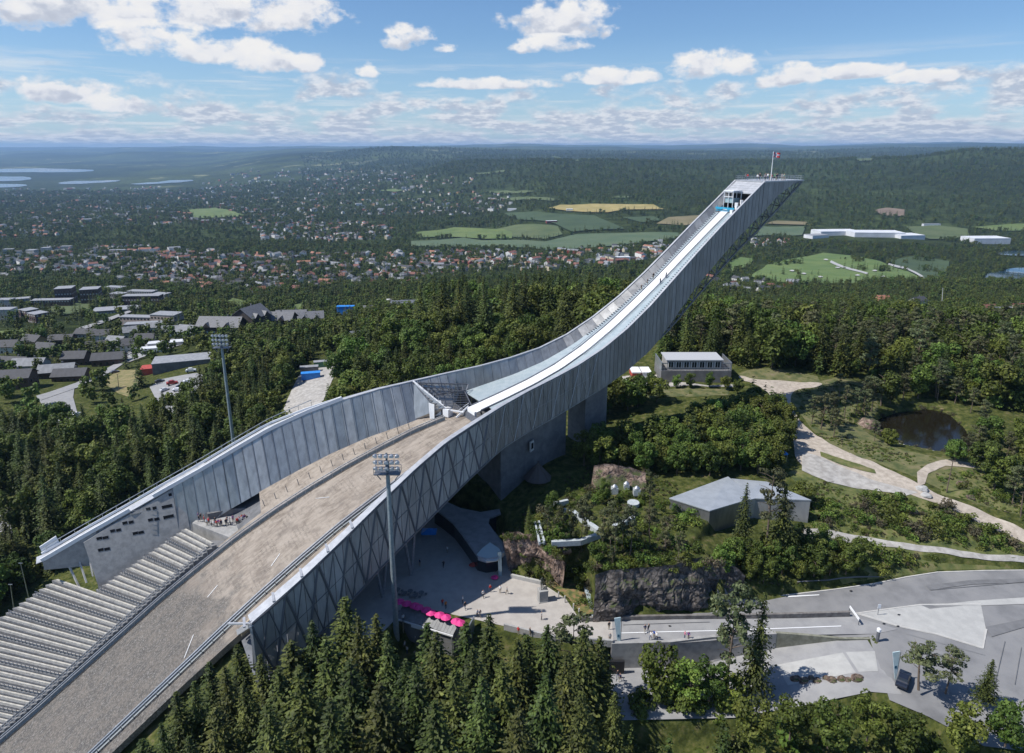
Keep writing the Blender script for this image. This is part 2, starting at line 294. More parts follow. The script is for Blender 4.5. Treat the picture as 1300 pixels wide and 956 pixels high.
def Mobj(name, rough=.8):
    """takes its colour from the object's own colour setting"""
    m = bpy.data.materials.new(name); m.use_nodes = True; MATS[name] = m
    t = NT(m.node_tree); oi = t.new('ShaderNodeObjectInfo'); t.l.new(oi.outputs['Color'], t.n['Principled BSDF'].inputs['Base Color']); t.n['Principled BSDF'].inputs['Roughness'].default_value = rough
    return m
steel = M('galvanised_steel', (.36, .38, .41), (.5, .52, .55), 3, .42, .75)
steel_d = M('dark_steel', (.14, .15, .17), (.2, .21, .24), 2, .5, .5)
white_p = M('white_paint', (.78, .79, .80), rough=.45)
track_w = M('white_track', (.80, .81, .82), (.72, .74, .76), 1.2, .4)
cap_m = M('wall_cap', (.40, .41, .43), (.50, .51, .53), .8, .45, .3)
concrete = M('concrete', (.27, .27, .265), (.37, .365, .355), .8, .85, bump=.15)
concrete_d = M('dark_concrete', (.13, .13, .135), (.19, .19, .19), .5, .85)
concrete_l = M('pale_concrete', (.42, .41, .39), (.5, .49, .465), .7, .8, bump=.1)
glass_d = M('dark_glass', (.02, .025, .03), rough=.08, spec=.8)
glass_b = M('pale_glass', (.35, .47, .5), rough=.1, metal=.2)
black_m = M('black_rubber', (.015, .015, .017), rough=.6)
wood_d = M('dark_timber', (.035, .03, .028), (.06, .05, .045), 2, .8)
slate = M('dark_slate_roof', (.09, .095, .105), (.15, .155, .17), 1.5, .6)
grey_roof = M('grey_felt_roof', (.22, .23, .25), (.3, .31, .33), .6, .8)
bark = M('bark', (.10, .075, .055), (.17, .13, .10), 6, .9)
blue_m = M('blue_cover', (.02, .20, .62), (.03, .26, .7), 1, .5)
pink_m = M('pink_canvas', (.62, .03, .20), (.7, .05, .26), 2, .7)
red_m = M('red_paint', (.36, .05, .04), (.45, .08, .06), 1, .7)
teal_m = M('cyan_board', (.03, .32, .50), rough=.5)
# ------------------------------------------------------------------ mesh helpers
LOC = {}
class MB:
    def __init__(s): s.v = []; s.f = []; s.mi = []
    def add(s, vs, fs, mi=0):
        n = len(s.v); s.v += [tuple(map(float, p)) for p in vs]; s.f += [tuple(i + n for i in f) for f in fs]; s.mi += [mi] * len(fs); return s
    def quad(s, a, b, c, d, mi=0): return s.add([a, b, c, d], [(0, 1, 2, 3)], mi)
    def hexa(s, p, mi=0):
        """eight corners: bottom four then top four"""
        return s.add(p, [(3, 2, 1, 0), (4, 5, 6, 7), (0, 1, 5, 4), (1, 2, 6, 5), (2, 3, 7, 6), (3, 0, 4, 7)], mi)
    def box(s, c, size, rz=0.0, mi=0, tilt=None):
        hx, hy, hz = size[0] / 2, size[1] / 2, size[2] / 2; ca, sa = math.cos(rz), math.sin(rz); P_ = []
        for z in (-hz, hz):
            for x, y in ((-hx, -hy), (hx, -hy), (hx, hy), (-hx, hy)): P_.append((c[0] + x * ca - y * sa, c[1] + x * sa + y * ca, c[2] + z))
        return s.hexa(P_, mi)
    def bar(s, a, b, w, h=None, mi=0):
        a = Vector(a); b = Vector(b); d = (b - a); 
        if d.length < 1e-6: return s
        d.normalize(); up = Vector((0, 0, 1)) if abs(d.z) < .95 else Vector((1, 0, 0)); x = d.cross(up).normalized(); y = x.cross(d).normalized(); h = h or w; P_ = []
        for e in (a, b):
            for i, j in ((-1, -1), (1, -1), (1, 1), (-1, 1)): P_.append(e + x * (i * w / 2) + y * (j * h / 2))
        return s.hexa(P_, mi)
    def tube(s, pts, rad, n=8, mi=0, cap=True):
        rings = []
        for i, p in enumerate(pts):
            p = Vector(p); q = Vector(pts[min(i + 1, len(pts) - 1)]) - Vector(pts[max(i - 1, 0)]); q.normalize()
            up = Vector((0, 0, 1)) if abs(q.z) < .9 else Vector((1, 0, 0)); x = q.cross(up).normalized(); y = x.cross(q); r = rad[i] if isinstance(rad, (list, tuple)) else rad
            rings.append([p + x * (math.cos(k * 2 * math.pi / n) * r) + y * (math.sin(k * 2 * math.pi / n) * r) for k in range(n)])
        vs = [v for rg in rings for v in rg]; fs = [(i * n + k, i * n + (k + 1) % n, (i + 1) * n + (k + 1) % n, (i + 1) * n + k) for i in range(len(pts) - 1) for k in range(n)]
        if cap: fs += [tuple(range(n))[::-1], tuple((len(pts) - 1) * n + k for k in range(n))]
        return s.add(vs, fs, mi)
    def prism(s, poly, z0, z1, mi=0, mtop=None):
        n = len(poly); zt = z1 if hasattr(z1, '__len__') else [z1] * n; zb = z0 if hasattr(z0, '__len__') else [z0] * n
        vs = [(p[0], p[1], zb[i]) for i, p in enumerate(poly)] + [(p[0], p[1], zt[i]) for i, p in enumerate(poly)]
        s.add(vs, [(i, (i + 1) % n, n + (i + 1) % n, n + i) for i in range(n)] + [tuple(range(n))[::-1]], mi)
        return s.add(vs[n:], [tuple(range(n))], mi if mtop is None else mtop)
    def strip(s, A, B_, mi=0):
        vs = list(A) + list(B_); n = len(A); return s.add(vs, [(i, i + 1, n + i + 1, n + i) for i in range(n - 1)], mi)
def tag(o, label=None, cat=None, group=None, kind=None):
    if label: o['label'] = label
    if cat: o['category'] = cat
    if group: o['group'] = group
    if kind: o['kind'] = kind
    return o
def build(name, mb, mats, parent=None, smooth=False, loc=None):
    mats = mats if isinstance(mats, (list, tuple)) else [mats]
    base = LOC[parent.name] if parent else (loc if loc is not None else (0, 0, 0))
    me = bpy.data.meshes.new(name); v = [(p[0] - base[0], p[1] - base[1], p[2] - base[2]) for p in mb.v]
    me.from_pydata(v, [], mb.f)
    for m in mats: me.materials.append(m)
    if len(mats) > 1: me.polygons.foreach_set('material_index', mb.mi)
    if smooth: me.polygons.foreach_set('use_smooth', [True] * len(me.polygons))
    me.update()
    o = bpy.data.objects.new(name, me); COL.objects.link(o)
    if parent: o.parent = parent
    else: o.location = base
    LOC[o.name] = tuple(base)
    return o
def empty(name, loc, label, cat, group=None, rz=0):
    o = bpy.data.objects.new(name, None); COL.objects.link(o); o.location = loc; o.rotation_euler = (0, 0, rz); o.empty_display_size = .5; LOC[o.name] = tuple(loc)
    return tag(o, label, cat, group)
def dup(root, loc, rz=0.0, sc=1.0, label=None, group=None, tilt=None):
    def cp(o, par):
        c = o.copy(); COL.objects.link(c)
        if par is not None: c.parent = par
        for ch in o.children: cp(ch, c)
        return c
    c = cp(root, None); c.location = loc; c.rotation_euler = (tilt[0] if tilt else 0, tilt[1] if tilt else 0, rz); c.scale = (sc, sc, sc) if not hasattr(sc, '__len__') else sc
    if label: c['label'] = label
    if group: c['group'] = group
    return c
def bev(o, w=.03):
    m = o.modifiers.new('bevel', 'BEVEL'); m.width = w; m.segments = 1; m.limit_method = 'ANGLE'; return o
def sheet(name, poly, mat, lift=.06, g=2.0, label=None, zfun=None, kind='structure', thick=0):
    """a sheet laid over the ground inside a polygon"""
    bm = bmesh.new(); vs = [bm.verts.new((p[0], p[1], 0)) for p in poly]; bm.faces.new(vs)
    xs = [p[0] for p in poly]; ys = [p[1] for p in poly]
    for ax, lo, hi in ((0, min(xs), max(xs)), (1, min(ys), max(ys))):
        k = math.ceil(lo / g) * g
        while k < hi:
            co = (k, 0, 0) if ax == 0 else (0, k, 0); no = (1, 0, 0) if ax == 0 else (0, 1, 0)
            bmesh.ops.bisect_plane(bm, geom=bm.verts[:] + bm.edges[:] + bm.faces[:], plane_co=co, plane_no=no); k += g
    bmesh.ops.triangulate(bm, faces=bm.faces[:])
    co = np.array([v.co[:] for v in bm.verts]); z = (zfun or H)(co[:, 0], co[:, 1]) + lift
    for v, zz in zip(bm.verts, z): v.co.z = float(zz)
    bmesh.ops.recalc_face_normals(bm, faces=bm.faces[:])
    if bm.faces and sum(f.normal.z for f in bm.faces) < 0: bmesh.ops.reverse_faces(bm, faces=bm.faces[:])
    me = bpy.data.meshes.new(name); bm.to_mesh(me); bm.free(); me.materials.append(mat); me.polygons.foreach_set('use_smooth', [True] * len(me.polygons))
    o = bpy.data.objects.new(name, me); COL.objects.link(o); return tag(o, label, kind=kind)
def smooth_poly(pts, it=2):
    for _ in range(it):
        q = []
        for i in range(len(pts)):
            a = np.array(pts[i][:2]); b = np.array(pts[(i + 1) % len(pts)][:2]); q += [tuple(a * .75 + b * .25), tuple(a * .25 + b * .75)]
        pts = q
    return pts
def XP(*pp): return [X(px, py)[:2] for px, py in pp]
# ------------------------------------------------------------------ the ground: one sheet out to the horizon
def ground():
    aa = np.concatenate([np.linspace(-2.2, -1.0, 50)[:-1], np.linspace(-1.0, 1.0, 620), np.linspace(1.0, 2.2, 50)[1:]])
    ys = np.concatenate([np.linspace(-60, 60, 26)[:-1], np.arange(60, 80, 2), np.arange(80, 250, .75), np.exp(np.arange(math.log(250), math.log(47000), .011))])
    Yg, Ag = np.meshgrid(ys, aa, indexing='ij'); Xg = Ag * np.maximum(Yg, 75)
    Z = H(Xg.ravel(), Yg.ravel()); n, m = Xg.shape
    co = np.stack([Xg.ravel(), Yg.ravel(), Z], 1); i = np.arange(n * m).reshape(n, m)
    q = np.stack([i[:-1, :-1], i[:-1, 1:], i[1:, 1:], i[1:, :-1]], -1).reshape(-1, 4)
    me = bpy.data.meshes.new('ground'); me.vertices.add(len(co)); me.vertices.foreach_set('co', co.ravel()); me.loops.add(q.size); me.loops.foreach_set('vertex_index', q.ravel().astype(np.int32))
    me.polygons.add(len(q)); me.polygons.foreach_set('loop_start', np.arange(0, q.size, 4, dtype=np.int32)); me.polygons.foreach_set('use_smooth', np.ones(len(q), bool)); me.update(calc_edges=True)
    m_ = bpy.data.materials.new('forest_ground'); m_.use_nodes = True; t = NT(m_.node_tree); b = t.n['Principled BSDF']
    ge = t.new('ShaderNodeNewGeometry'); P_ = ge.outputs['Position']
    nz = lambda sc, d=5, r=.6: t.new('ShaderNodeTexNoise', {'Vector': P_, 'Scale': sc, 'Detail': d, 'Roughness': r}).outputs[0]
    near = t.ramp(nz(.6, 10, .7), [(.3, (.02, .024, .010)), (.45, (.045, .058, .016)), (.56, (.085, .095, .028)), (.66, (.14, .12, .06)), (.75, (.2, .16, .11))])
    far = t.ramp(nz(.02, 12, .68), [(.33, (.014, .022, .008)), (.47, (.03, .044, .014)), (.6, (.055, .075, .024)), (.75, (.08, .10, .036))])
    sp = t.new('ShaderNodeSeparateXYZ', {0: P_}); k = t.sstep(sp.outputs[1], 250, 500)
    big = t.ramp(nz(.0009, 4, .5), [(.4, (.72, .72, .72)), (.6, (1.2, 1.2, 1.1))])
    far = t.mix(1.0, far, big, 'MULTIPLY')
    open_ = t.m('MULTIPLY', t.sstep(nz(.0011, 5, .62), .60, .66), t.sstep(sp.outputs[1], 6500, 9000)); far = t.mix(open_, far, (.17, .18, .10, 1))
    ridge = t.ramp(nz(.00035, 4, .5), [(.42, (.55, .6, .62)), (.58, (1.5, 1.4, 1.25))]); far = t.mix(t.sstep(sp.outputs[1], 7000, 10000), far, t.mix(1.0, far, ridge, 'MULTIPLY'))
    t.set(b.inputs['Base Color'], t.mix(k, near, far)); b.inputs['Roughness'].default_value = 1; b.inputs['Specular IOR Level'].default_value = .1
    bp = t.new('ShaderNodeBump', {'Height': nz(.06, 8, .75), 'Strength': .8, 'Distance': 9.0}); bp2 = t.new('ShaderNodeBump', {'Height': nz(.9, 6), 'Strength': .5, 'Distance': .35})
    mv = t.new('ShaderNodeMix', data_type='VECTOR'); t.set(mv.inputs[0], k); t.set(mv.inputs[4], bp2.outputs[0]); t.set(mv.inputs[5], bp.outputs[0]); t.l.new(mv.outputs[1], b.inputs['Normal'])
    me.materials.append(m_); o = bpy.data.objects.new('ground', me); COL.objects.link(o); tag(o, kind='structure')
ground()
# ------------------------------------------------------------------ the ski jump
def wall_skin(base, name, rough=.38, metal=.55, alpha=1.0):
    m = M(name, tuple(c * .8 for c in base), tuple(c * 1.2 for c in base), .9, rough, metal, stretch=(1, 1, .25), objvar=0, alpha=alpha, lo=.3, hi=.7)
    t = NT(m.node_tree); b = t.n['Principled BSDF']; src = b.inputs['Base Color'].links[0].from_socket
    ge = t.new('ShaderNodeNewGeometry'); hs = t.new('ShaderNodeHueSaturation', {'Color': src}); t.l.new(t.m('ADD', .86, t.m('MULTIPLY', ge.outputs['Random Per Island'], .28)), hs.inputs['Value']); t.l.new(hs.outputs[0], b.inputs['Base Color'])
    t.l.new(t.m('ADD', rough - .06, t.m('MULTIPLY', ge.outputs['Random Per Island'], .14)), b.inputs['Roughness'])
    return m
skin_out = wall_skin((.26, .255, .255), 'perforated_steel_outer', .45, .35)
skin_mesh = wall_skin((.47, .46, .445), 'perforated_steel_mesh', .55, .15, alpha=.76)
skin_in = wall_skin((.37, .37, .36), 'brushed_steel_inner', .38, .7)
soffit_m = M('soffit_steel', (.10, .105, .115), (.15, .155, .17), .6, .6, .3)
def landing_mat():
    m = M('landing_matting', (.19, .158, .128), (.315, .272, .228), .22, .85, detail=10, lo=.36, hi=.64)
    t = NT(m.node_tree); b = t.n['Principled BSDF']; src = b.inputs['Base Color'].links[0].from_socket
    tc = t.new('ShaderNodeTexCoord'); vr = t.new('ShaderNodeVectorRotate', {'Vector': tc.outputs['Object'], 'Angle': -(math.pi / 2 - ANG)}, rotation_type='Z_AXIS')
    def nz(sx, sy, sc, d=7, r=.65):
        mp = t.new('ShaderNodeMapping', {'Vector': vr.outputs[0], 'Scale': (sx, sy, 1)}); return t.new('ShaderNodeTexNoise', {'Vector': mp.outputs[0], 'Scale': sc, 'Detail': d, 'Roughness': r}).outputs[0]
    sp = t.new('ShaderNodeSeparateXYZ', {0: vr.outputs[0]}); blot = nz(1, 1, .16, 5); fine = nz(1, 1, 2.8, 7, .8); along = nz(.07, 1.3, 1, 8, .7); patch = nz(.4, .5, .5, 6, .7)
    # matting strips laid along the fall line, ragged cross battens where it is worn through
    col = t.mix(t.m('MULTIPLY', t.sstep(along, .42, .60), .7), src, (.35, .305, .255, 1))
    wob = t.m('MULTIPLY', fine, .9); st = t.m('SINE', t.m('MULTIPLY', t.m('ADD', sp.outputs[0], wob), 2 * math.pi / .8))
    col = t.mix(t.m('MULTIPLY', t.m('MULTIPLY', t.sstep(st, .1, 1.0), t.sstep(patch, .45, .62)), .32), col, (.11, .088, .07, 1))
    col = t.mix(t.m('MULTIPLY', t.sstep(blot, .5, .66), .5), col, (.13, .11, .095, 1))
    tear = t.m('MULTIPLY', t.sstep(t.m('ABSOLUTE', t.m('SUBTRACT', nz(.16, .5, 1, 6, .8), .5)), .016, .0), t.sstep(patch, .5, .6))
    col = t.mix(t.m('MULTIPLY', tear, .8), col, (.03, .026, .022, 1))
    sg = t.new('ShaderNodeSeparateXYZ', {0: tc.outputs['Object']}); low = t.sstep(t.m('ADD', sg.outputs[2], t.m('MULTIPLY', t.m('SUBTRACT', blot, .5), 26)), 1.5, -5.0)
    grey = t.mix(t.sstep(nz(.3, .9, .8, 8, .75), .4, .62), t.ramp(fine, [(.36, (.03, .029, .028)), (.52, (.075, .072, .068)), (.66, (.34, .33, .31))]), t.ramp(fine, [(.38, (.07, .062, .055)), (.62, (.20, .18, .158))]))
    col = t.mix(t.m('MULTIPLY', low, .9), col, grey)
    t.l.new(col, b.inputs['Base Color'])
    bp = t.new('ShaderNodeBump', {'Height': fine, 'Strength': .8, 'Distance': .15}); t.l.new(bp.outputs[0], b.inputs['Normal']); return m
lm = landing_mat()
deck_m = M('blue_grey_deck', (.33, .40, .43), (.40, .46, .485), .8, .4, .15)
JB = W(-60, 0, 14)
jump = empty('ski_jump', W(20, 0, 0), 'huge steel ski jump with white inrun track and worn brown landing slope', 'ski jump')
def srange(a, b, st): n = max(1, round((b - a) / st)); return [a + (b - a) * i / n for i in range(n + 1)]
RL = W
# outer skins; side = +1 nearer the camera, -1 the far side.  one island per panel so each sheet of steel weathers alone
def lift_(s): return float(np.interp(s, [-104.5, -94, -64, -50], [1.5, 4.2, 3.2, 0]))
def outer_wall(side, a, b, mat, name, lower=0.0, step=1.35, thick=.18):
    mb = MB(); ss = srange(a, b, step)
    for s0, s1 in zip(ss, ss[1:]):
        g = .05; t0, t1 = s0 + g, s1 - g; j = random.uniform(-.03, .03)
        def col(s): return [W(s, side * (B(s) + j), ZB(s) + lift_(s)), W(s, side * (B(s) + j), T(s)), W(s, side * (B(s) - thick), T(s)), W(s, side * (B(s) - thick), ZB(s) + lift_(s))]
        A, C = col(t0), col(t1)
        mb.hexa([A[0], C[0], C[3], A[3], A[1], C[1], C[2], A[2]])
    return build(name, mb, mat, jump)
def clipT(s): return min(T(s), 74.9)
_T[0] = 74.9 + .0
outer_wall(1, -88, 6, skin_out, 'side_wall'); outer_wall(-1, -88, 79, skin_out, 'side_wall')
outer_wall(1, 6, 57, skin_mesh, 'mesh_wall', step=1.8)
# overhanging tower head
for side in (1, -1):
    mb = MB()
    hs = srange(-104.5, -88, 2.0)
    for s0, s1 in zip(hs, hs[1:]):
        f = lambda s, w, z: W(s, w, z)
        w0, w1 = side * 5.25, side * 5.07
        z0_, z1_ = min(74.6, ZB(s0) + lift_(s0)), min(74.6, ZB(s1) + lift_(s1)); mb.hexa([f(s0 + .04, w0, z0_), f(s1 - .04, w0, z1_), f(s1 - .04, w1, z1_), f(s0 + .04, w1, z0_), f(s0 + .04, w0, 74.75), f(s1 - .04, w0, 74.75), f(s1 - .04, w1, 74.75), f(s0 + .04, w1, 74.75)])
    build('head_wall', mb, skin_out, jump)
# diagonal lattice that reads on the sides
def lattice(side, a, b, mat, name, off, step=6.5, wd=.32, inner=0):
    mb = MB(); ss = srange(a, b, step)
    for i, (s0, s1) in enumerate(zip(ss, ss[1:])):
        e = lambda s, k: W(s, side * (B(s) + off), ZB(s) + .25 + (T(s) - ZB(s) - .5) * k)
        sm = (s0 + s1) / 2
        mb.bar(e(s0, 1), e(sm, 0), wd, wd); mb.bar(e(sm, 0), e(s1, 1), wd, wd)
        if inner: mb.bar(e(s0, 0), e(sm, 1), wd * .45, wd * .45); mb.bar(e(s0, .5), e(s1, .5), wd * .3, wd * .3); mb.bar(e(sm, 1), e(s1, 0), wd * .45, wd * .45)
    for k in (0, 1):
        for s0, s1 in zip(ss, ss[1:]):
            mb.bar(W(s0, side * (B(s0) + off), ZB(s0) + .25 + (T(s0) - ZB(s0) - .5) * k), W(s1, side * (B(s1) + off), ZB(s1) + .25 + (T(s1) - ZB(s1) - .5) * k), wd, wd)
    return build(name, mb, mat, jump)
lattice(1, 4, 57, M('truss_steel', (.16, .162, .175), rough=.6, metal=.3), 'truss', .04, 6.0, .34, 1)
lattice(1, -30, 5, steel, 'lattice', .10, 6.0, .10, 1)
mb = MB(); ss = srange(-104, -52, 4.0)
for side in (1, -1):
    for s0, s1 in zip(ss, ss[1:]):
        sm = (s0 + s1) / 2; w = side * (B(s0) - .15); b0, b1, bm_ = ZB(s0), ZB(s1), ZB(sm); t0_, t1_ = min(74.4, b0 + lift_(s0)), min(74.4, b1 + lift_(s1)); tm_ = min(74.4, bm_ + lift_(sm))
        mb.bar(W(s0, w, b0), W(s1, w, b1), .35); mb.bar(W(s0, w, b0), W(sm, w, tm_), .2); mb.bar(W(sm, w, tm_), W(s1, w, b1), .2); mb.bar(W(s0, w, t0_), W(s0, w, b0), .14)
        if side > 0: mb.bar(W(s0, -w, b0), W(s0, w, b0), .2); mb.bar(W(s0, -w, b0), W(s1, w, b1), .14)
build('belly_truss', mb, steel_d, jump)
# inner skins
def wall_in(s, side=-1):          # inner foot of the wall: offset and height
    if s < 0 and side < 0: return (float(np.interp(s, [-88, -56, -48, -40, -32, -24, -16, -8, 0], [3.1, 3.0, 3.3, 3.8, 4.7, 6.0, 7.5, 9.5, 11])), TR(s) - .25)
    if s < 0: return (B(s) - 1.5, TR(s) - .25)
    return (float(np.interp(s, [0, 4, 12, 20, 28, 36, 44, 52, 60, 70, 92], [9, 10, 12.2, 16, 18.6, 20.6, 22.8, 25.4, 27, 28, 29.5])), L(s) - .3)
for side in (1, -1):
    mb = MB(); ss = srange(-88, 57 if side > 0 else 62, 2.2)
    for s0, s1 in zip(ss, ss[1:]):
        j = random.uniform(-.06, .06); j2 = random.uniform(-.06, .06)
        def cl(s, jj):
            f = wall_in(s, side); return [W(s, side * f[0], f[1]), W(s, side * (B(s) - .5 + jj), T(s) - .04), W(s, side * (f[0] + .2), f[1]), W(s, side * (B(s) - .3 + jj), T(s) - .04)]
        A = cl(s0 + .03, j); C = cl(s1 - .03, j2)
        mb.hexa([A[0], C[0], C[2], A[2], A[1], C[1], C[3], A[3]])
    build('inner_wall', mb, skin_in if side < 0 else concrete_d, jump)
# dark seams between the sheets on the far inner wall
mb = MB()
for s in srange(2, 62, 2.2):
    f = wall_in(s); a = W(s, -f[0] + .05, f[1]); b = W(s, -(B(s) - .6), T(s) - .1); mb.bar(a, b, .09, .09)
build('panel_seam', mb, steel_d, jump)
# wall caps: bright strip on top of each wall
for side in (1, -1):
    mb = MB(); e = 57 if side > 0 else 90; ss = srange(-88, e, 2)
    wd = lambda s: float(np.interp(s, [-88, -30, 0, 30, 60, 90], [.5, .7, 1.1, 1.5, 2.4, 2.6])) if side > 0 else float(np.interp(s, [-88, -10, 10, 30, 40, 90], [.5, .6, .8, 1.6, 2.9, 3.0]))
    for s0, s1 in zip(ss, ss[1:]):
        P_ = []
        for z in (.0, .16):
            for s, k in ((s0, 0), (s1, 0), (s1, 1), (s0, 1)):
                if side > 0: w = B(s) + .12 - k * wd(s)
                else: w = -(B(s) - .6) - k * wd(s)
                P_.append(W(s, w, T(s) + z))
        mb.hexa(P_)
    build('wall_cap', mb, cap_m, jump)
# underside between the walls
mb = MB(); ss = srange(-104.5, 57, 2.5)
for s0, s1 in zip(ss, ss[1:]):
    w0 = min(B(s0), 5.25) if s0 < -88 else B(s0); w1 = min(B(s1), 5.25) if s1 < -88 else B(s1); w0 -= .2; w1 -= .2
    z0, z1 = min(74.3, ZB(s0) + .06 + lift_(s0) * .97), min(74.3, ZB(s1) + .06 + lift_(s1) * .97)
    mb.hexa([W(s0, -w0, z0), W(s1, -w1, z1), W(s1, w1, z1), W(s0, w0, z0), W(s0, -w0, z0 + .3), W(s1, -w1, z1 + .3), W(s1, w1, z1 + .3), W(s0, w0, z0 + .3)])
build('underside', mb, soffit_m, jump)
# inrun: white track, pale side decks, kerbs
def band(name, a, b, wl, wr, zf, mat, th=.15, step=2.0, parent=None):
    mb = MB(); ss = srange(a, b, step)
    for s0, s1 in zip(ss, ss[1:]):
        q = lambda s, w, dz: W(s, w(s), zf(s) + dz)
        mb.hexa([q(s0, wl, -th), q(s1, wl, -th), q(s1, wr, -th), q(s0, wr, -th), q(s0, wl, 0), q(s1, wl, 0), q(s1, wr, 0), q(s0, wr, 0)])
    return build(name, mb, mat, parent or jump)
hw = lambda s: float(np.interp(s, [-88, -60, -40, 0], [1.3, 1.3, 1.5, 1.9]))
band('inrun_track', -80.5, 0, lambda s: -hw(s), hw, lambda s: TR(s) + .12, track_w)
for k in (-1, 1): band('track_kerb', -80.5, -1, lambda s: k * hw(s) + min(0, k) * .28, lambda s: k * hw(s) + max(0, k) * .28, lambda s: TR(s) + .32, steel_d, .45)
band('side_deck', -79, -3.2, lambda s: -(wall_in(s)[0] - .05), lambda s: -hw(s) - .3, lambda s: TR(s) + .02, deck_m)
band('side_deck', -79, -3.2, lambda s: hw(s) + .3, lambda s: wall_in(s, 1)[0] - .05, lambda s: TR(s) + .02, deck_m)
for k in (-1, 1):
    band('track_rail', -79, -30, lambda s: k * (hw(s) + .62) - .05, lambda s: k * (hw(s) + .62) + .05, lambda s: TR(s) + .55, steel, .1)
    mb = MB(); ss = srange(-79, -36, .62)
    for s in ss:
        w = k * (wall_in(s, k)[0] - .42)
        if abs(w) > hw(s) + .3: mb.bar(W(s, w - .32, TR(s) + .16), W(s, w + .32, TR(s) + .16), .3, .2)
    build('stair', mb, steel_d if k < 0 else steel, jump)
# take-off
mb = MB(); mb.hexa([W(0, -1.75, 23.2), W(.5, -1.7, 23.2), W(.5, 1.7, 23.2), W(0, 1.75, 23.2), W(0, -1.75, 25.5), W(.5, -1.7, 25.4), W(.5, 1.7, 25.4), W(0, 1.75, 25.5)]); build('takeoff_edge', mb, white_p, jump)
def openwork(name, quads, mat, n=7, parent=None, wd=.14):
    mb = MB()
    for a, b, c, d in quads:
        a, b, c, d = map(Vector, (a, b, c, d))
        for i in range(n + 1): mb.bar(a.lerp(b, i / n), d.lerp(c, i / n), wd, wd)
        mb.bar(a, b, wd * 1.6); mb.bar(d, c, wd * 1.6)
    return build(name, mb, mat, parent or jump)
# open framework between the deck edge, the far wall and the landing slope
openwork('catwalk_frame', [(W(-3, -10.5, 27.0), W(-1, -2.2, 25.2), W(6, -7.0, 24.4), W(8, -14.6, 28.8)), (W(-4, -9.6, 28.0), W(8.5, -14.7, 29.2), W(5, -12, 26), W(-3, -8.6, 27))], steel_d, 9)
mb = MB(); mb.bar(W(8.2, -14.9, 29.5), W(3.6, -5.4, 24.2), .28, .3); mb.bar(W(3.6, -5.4, 24.3), W(1.2, -2.3, 24.2), .3, .3); mb.bar(W(0, -2.0, 25.6), W(2.6, -3.4, 22.8), .35); mb.bar(W(-.6, -3.0, 25.9), W(2.2, -4.6, 23.6), .12)
for k in range(6): mb.bar(W(4.2 + .7 * k, -6.6 - 1.35 * k, 25 + .75 * k), W(4.2 + .7 * k, -6.6 - 1.35 * k, 26.1 + .75 * k), .07)
build('catwalk_beam', mb, white_p, jump)
mb = MB(); A_ = [W(8, -14.7, 29.2), W(4.2, -6.2, 24.8), W(5.4, -8.6, L(5.4)), W(9.5, -12, L(9.5))]
mb.add(A_ + [tuple(np.array(p) + np.array([-.12, -.1, 0])) for p in A_], [(0, 1, 2, 3), (7, 6, 5, 4), (0, 4, 5, 1), (1, 5, 6, 2), (2, 6, 7, 3), (3, 7, 4, 0)]); build('return_wall', mb, skin_in, jump)
mb = MB()
for a, b in ((4.5, 5.6), (6.3, 7.0)): mb.hexa([W(a, -7.6, L(a)), W(b, -8.4, L(b)), W(b, -8.6, L(b)), W(a, -7.9, L(a)), W(a, -7.4, L(a) + 3.6), W(b, -8.8, L(b) + 3.9), W(b, -9.0, L(b) + 3.9), W(a, -7.7, L(a) + 3.6)])
mb.box(W(3.6, -5.8, L(4) + 1.0), (1.8, 1.6, 1.9), ANG); build('white_panel', mb, white_p, jump)
mb = MB(); mb.hexa([W(.6, -8.5, 20), W(1.0, -8.5, 20), W(1.0, 8.6, 20), W(.6, 8.6, 20), W(.6, -8.5, 24.6), W(1.0, -8.5, 23.0), W(1.0, 8.6, 23.0), W(.6, 8.6, 24.6)]); build('takeoff_face', mb, steel_d, jump)
# landing slope
LEND = 150
mb = MB(); ss = srange(1, LEND, 1.5); ww = 8
for s0, s1 in zip(ss, ss[1:]):
    def wl(s): return -(wall_in(min(s, 46))[0] - .0) if s < 46 else -14.6
    def wr(s): return wall_in(min(s, 50))[0] if s < 50 else 16.0
    for i in range(ww):
        c = lambda s, i: wl(s) + (wr(s) - wl(s)) * i / ww
        mb.quad(W(s0, c(s0, i), L(s0) - .12), W(s1, c(s1, i), L(s1) - .12), W(s1, c(s1, i + 1), L(s1) - .12), W(s0, c(s0, i + 1), L(s0) - .12))
    mb.quad(W(s0, wl(s0), L(s0) - .12), W(s0, wl(s0), L(s0) - 1.5), W(s1, wl(s1), L(s1) - 1.5), W(s1, wl(s1), L(s1) - .12)); mb.quad(W(s0, wr(s0), L(s0) - .12), W(s0, wr(s0), L(s0) - 1.5), W(s1, wr(s1), L(s1) - 1.5), W(s1, wr(s1), L(s1) - .12))
o = build('landing_slope', mb, lm, jump)
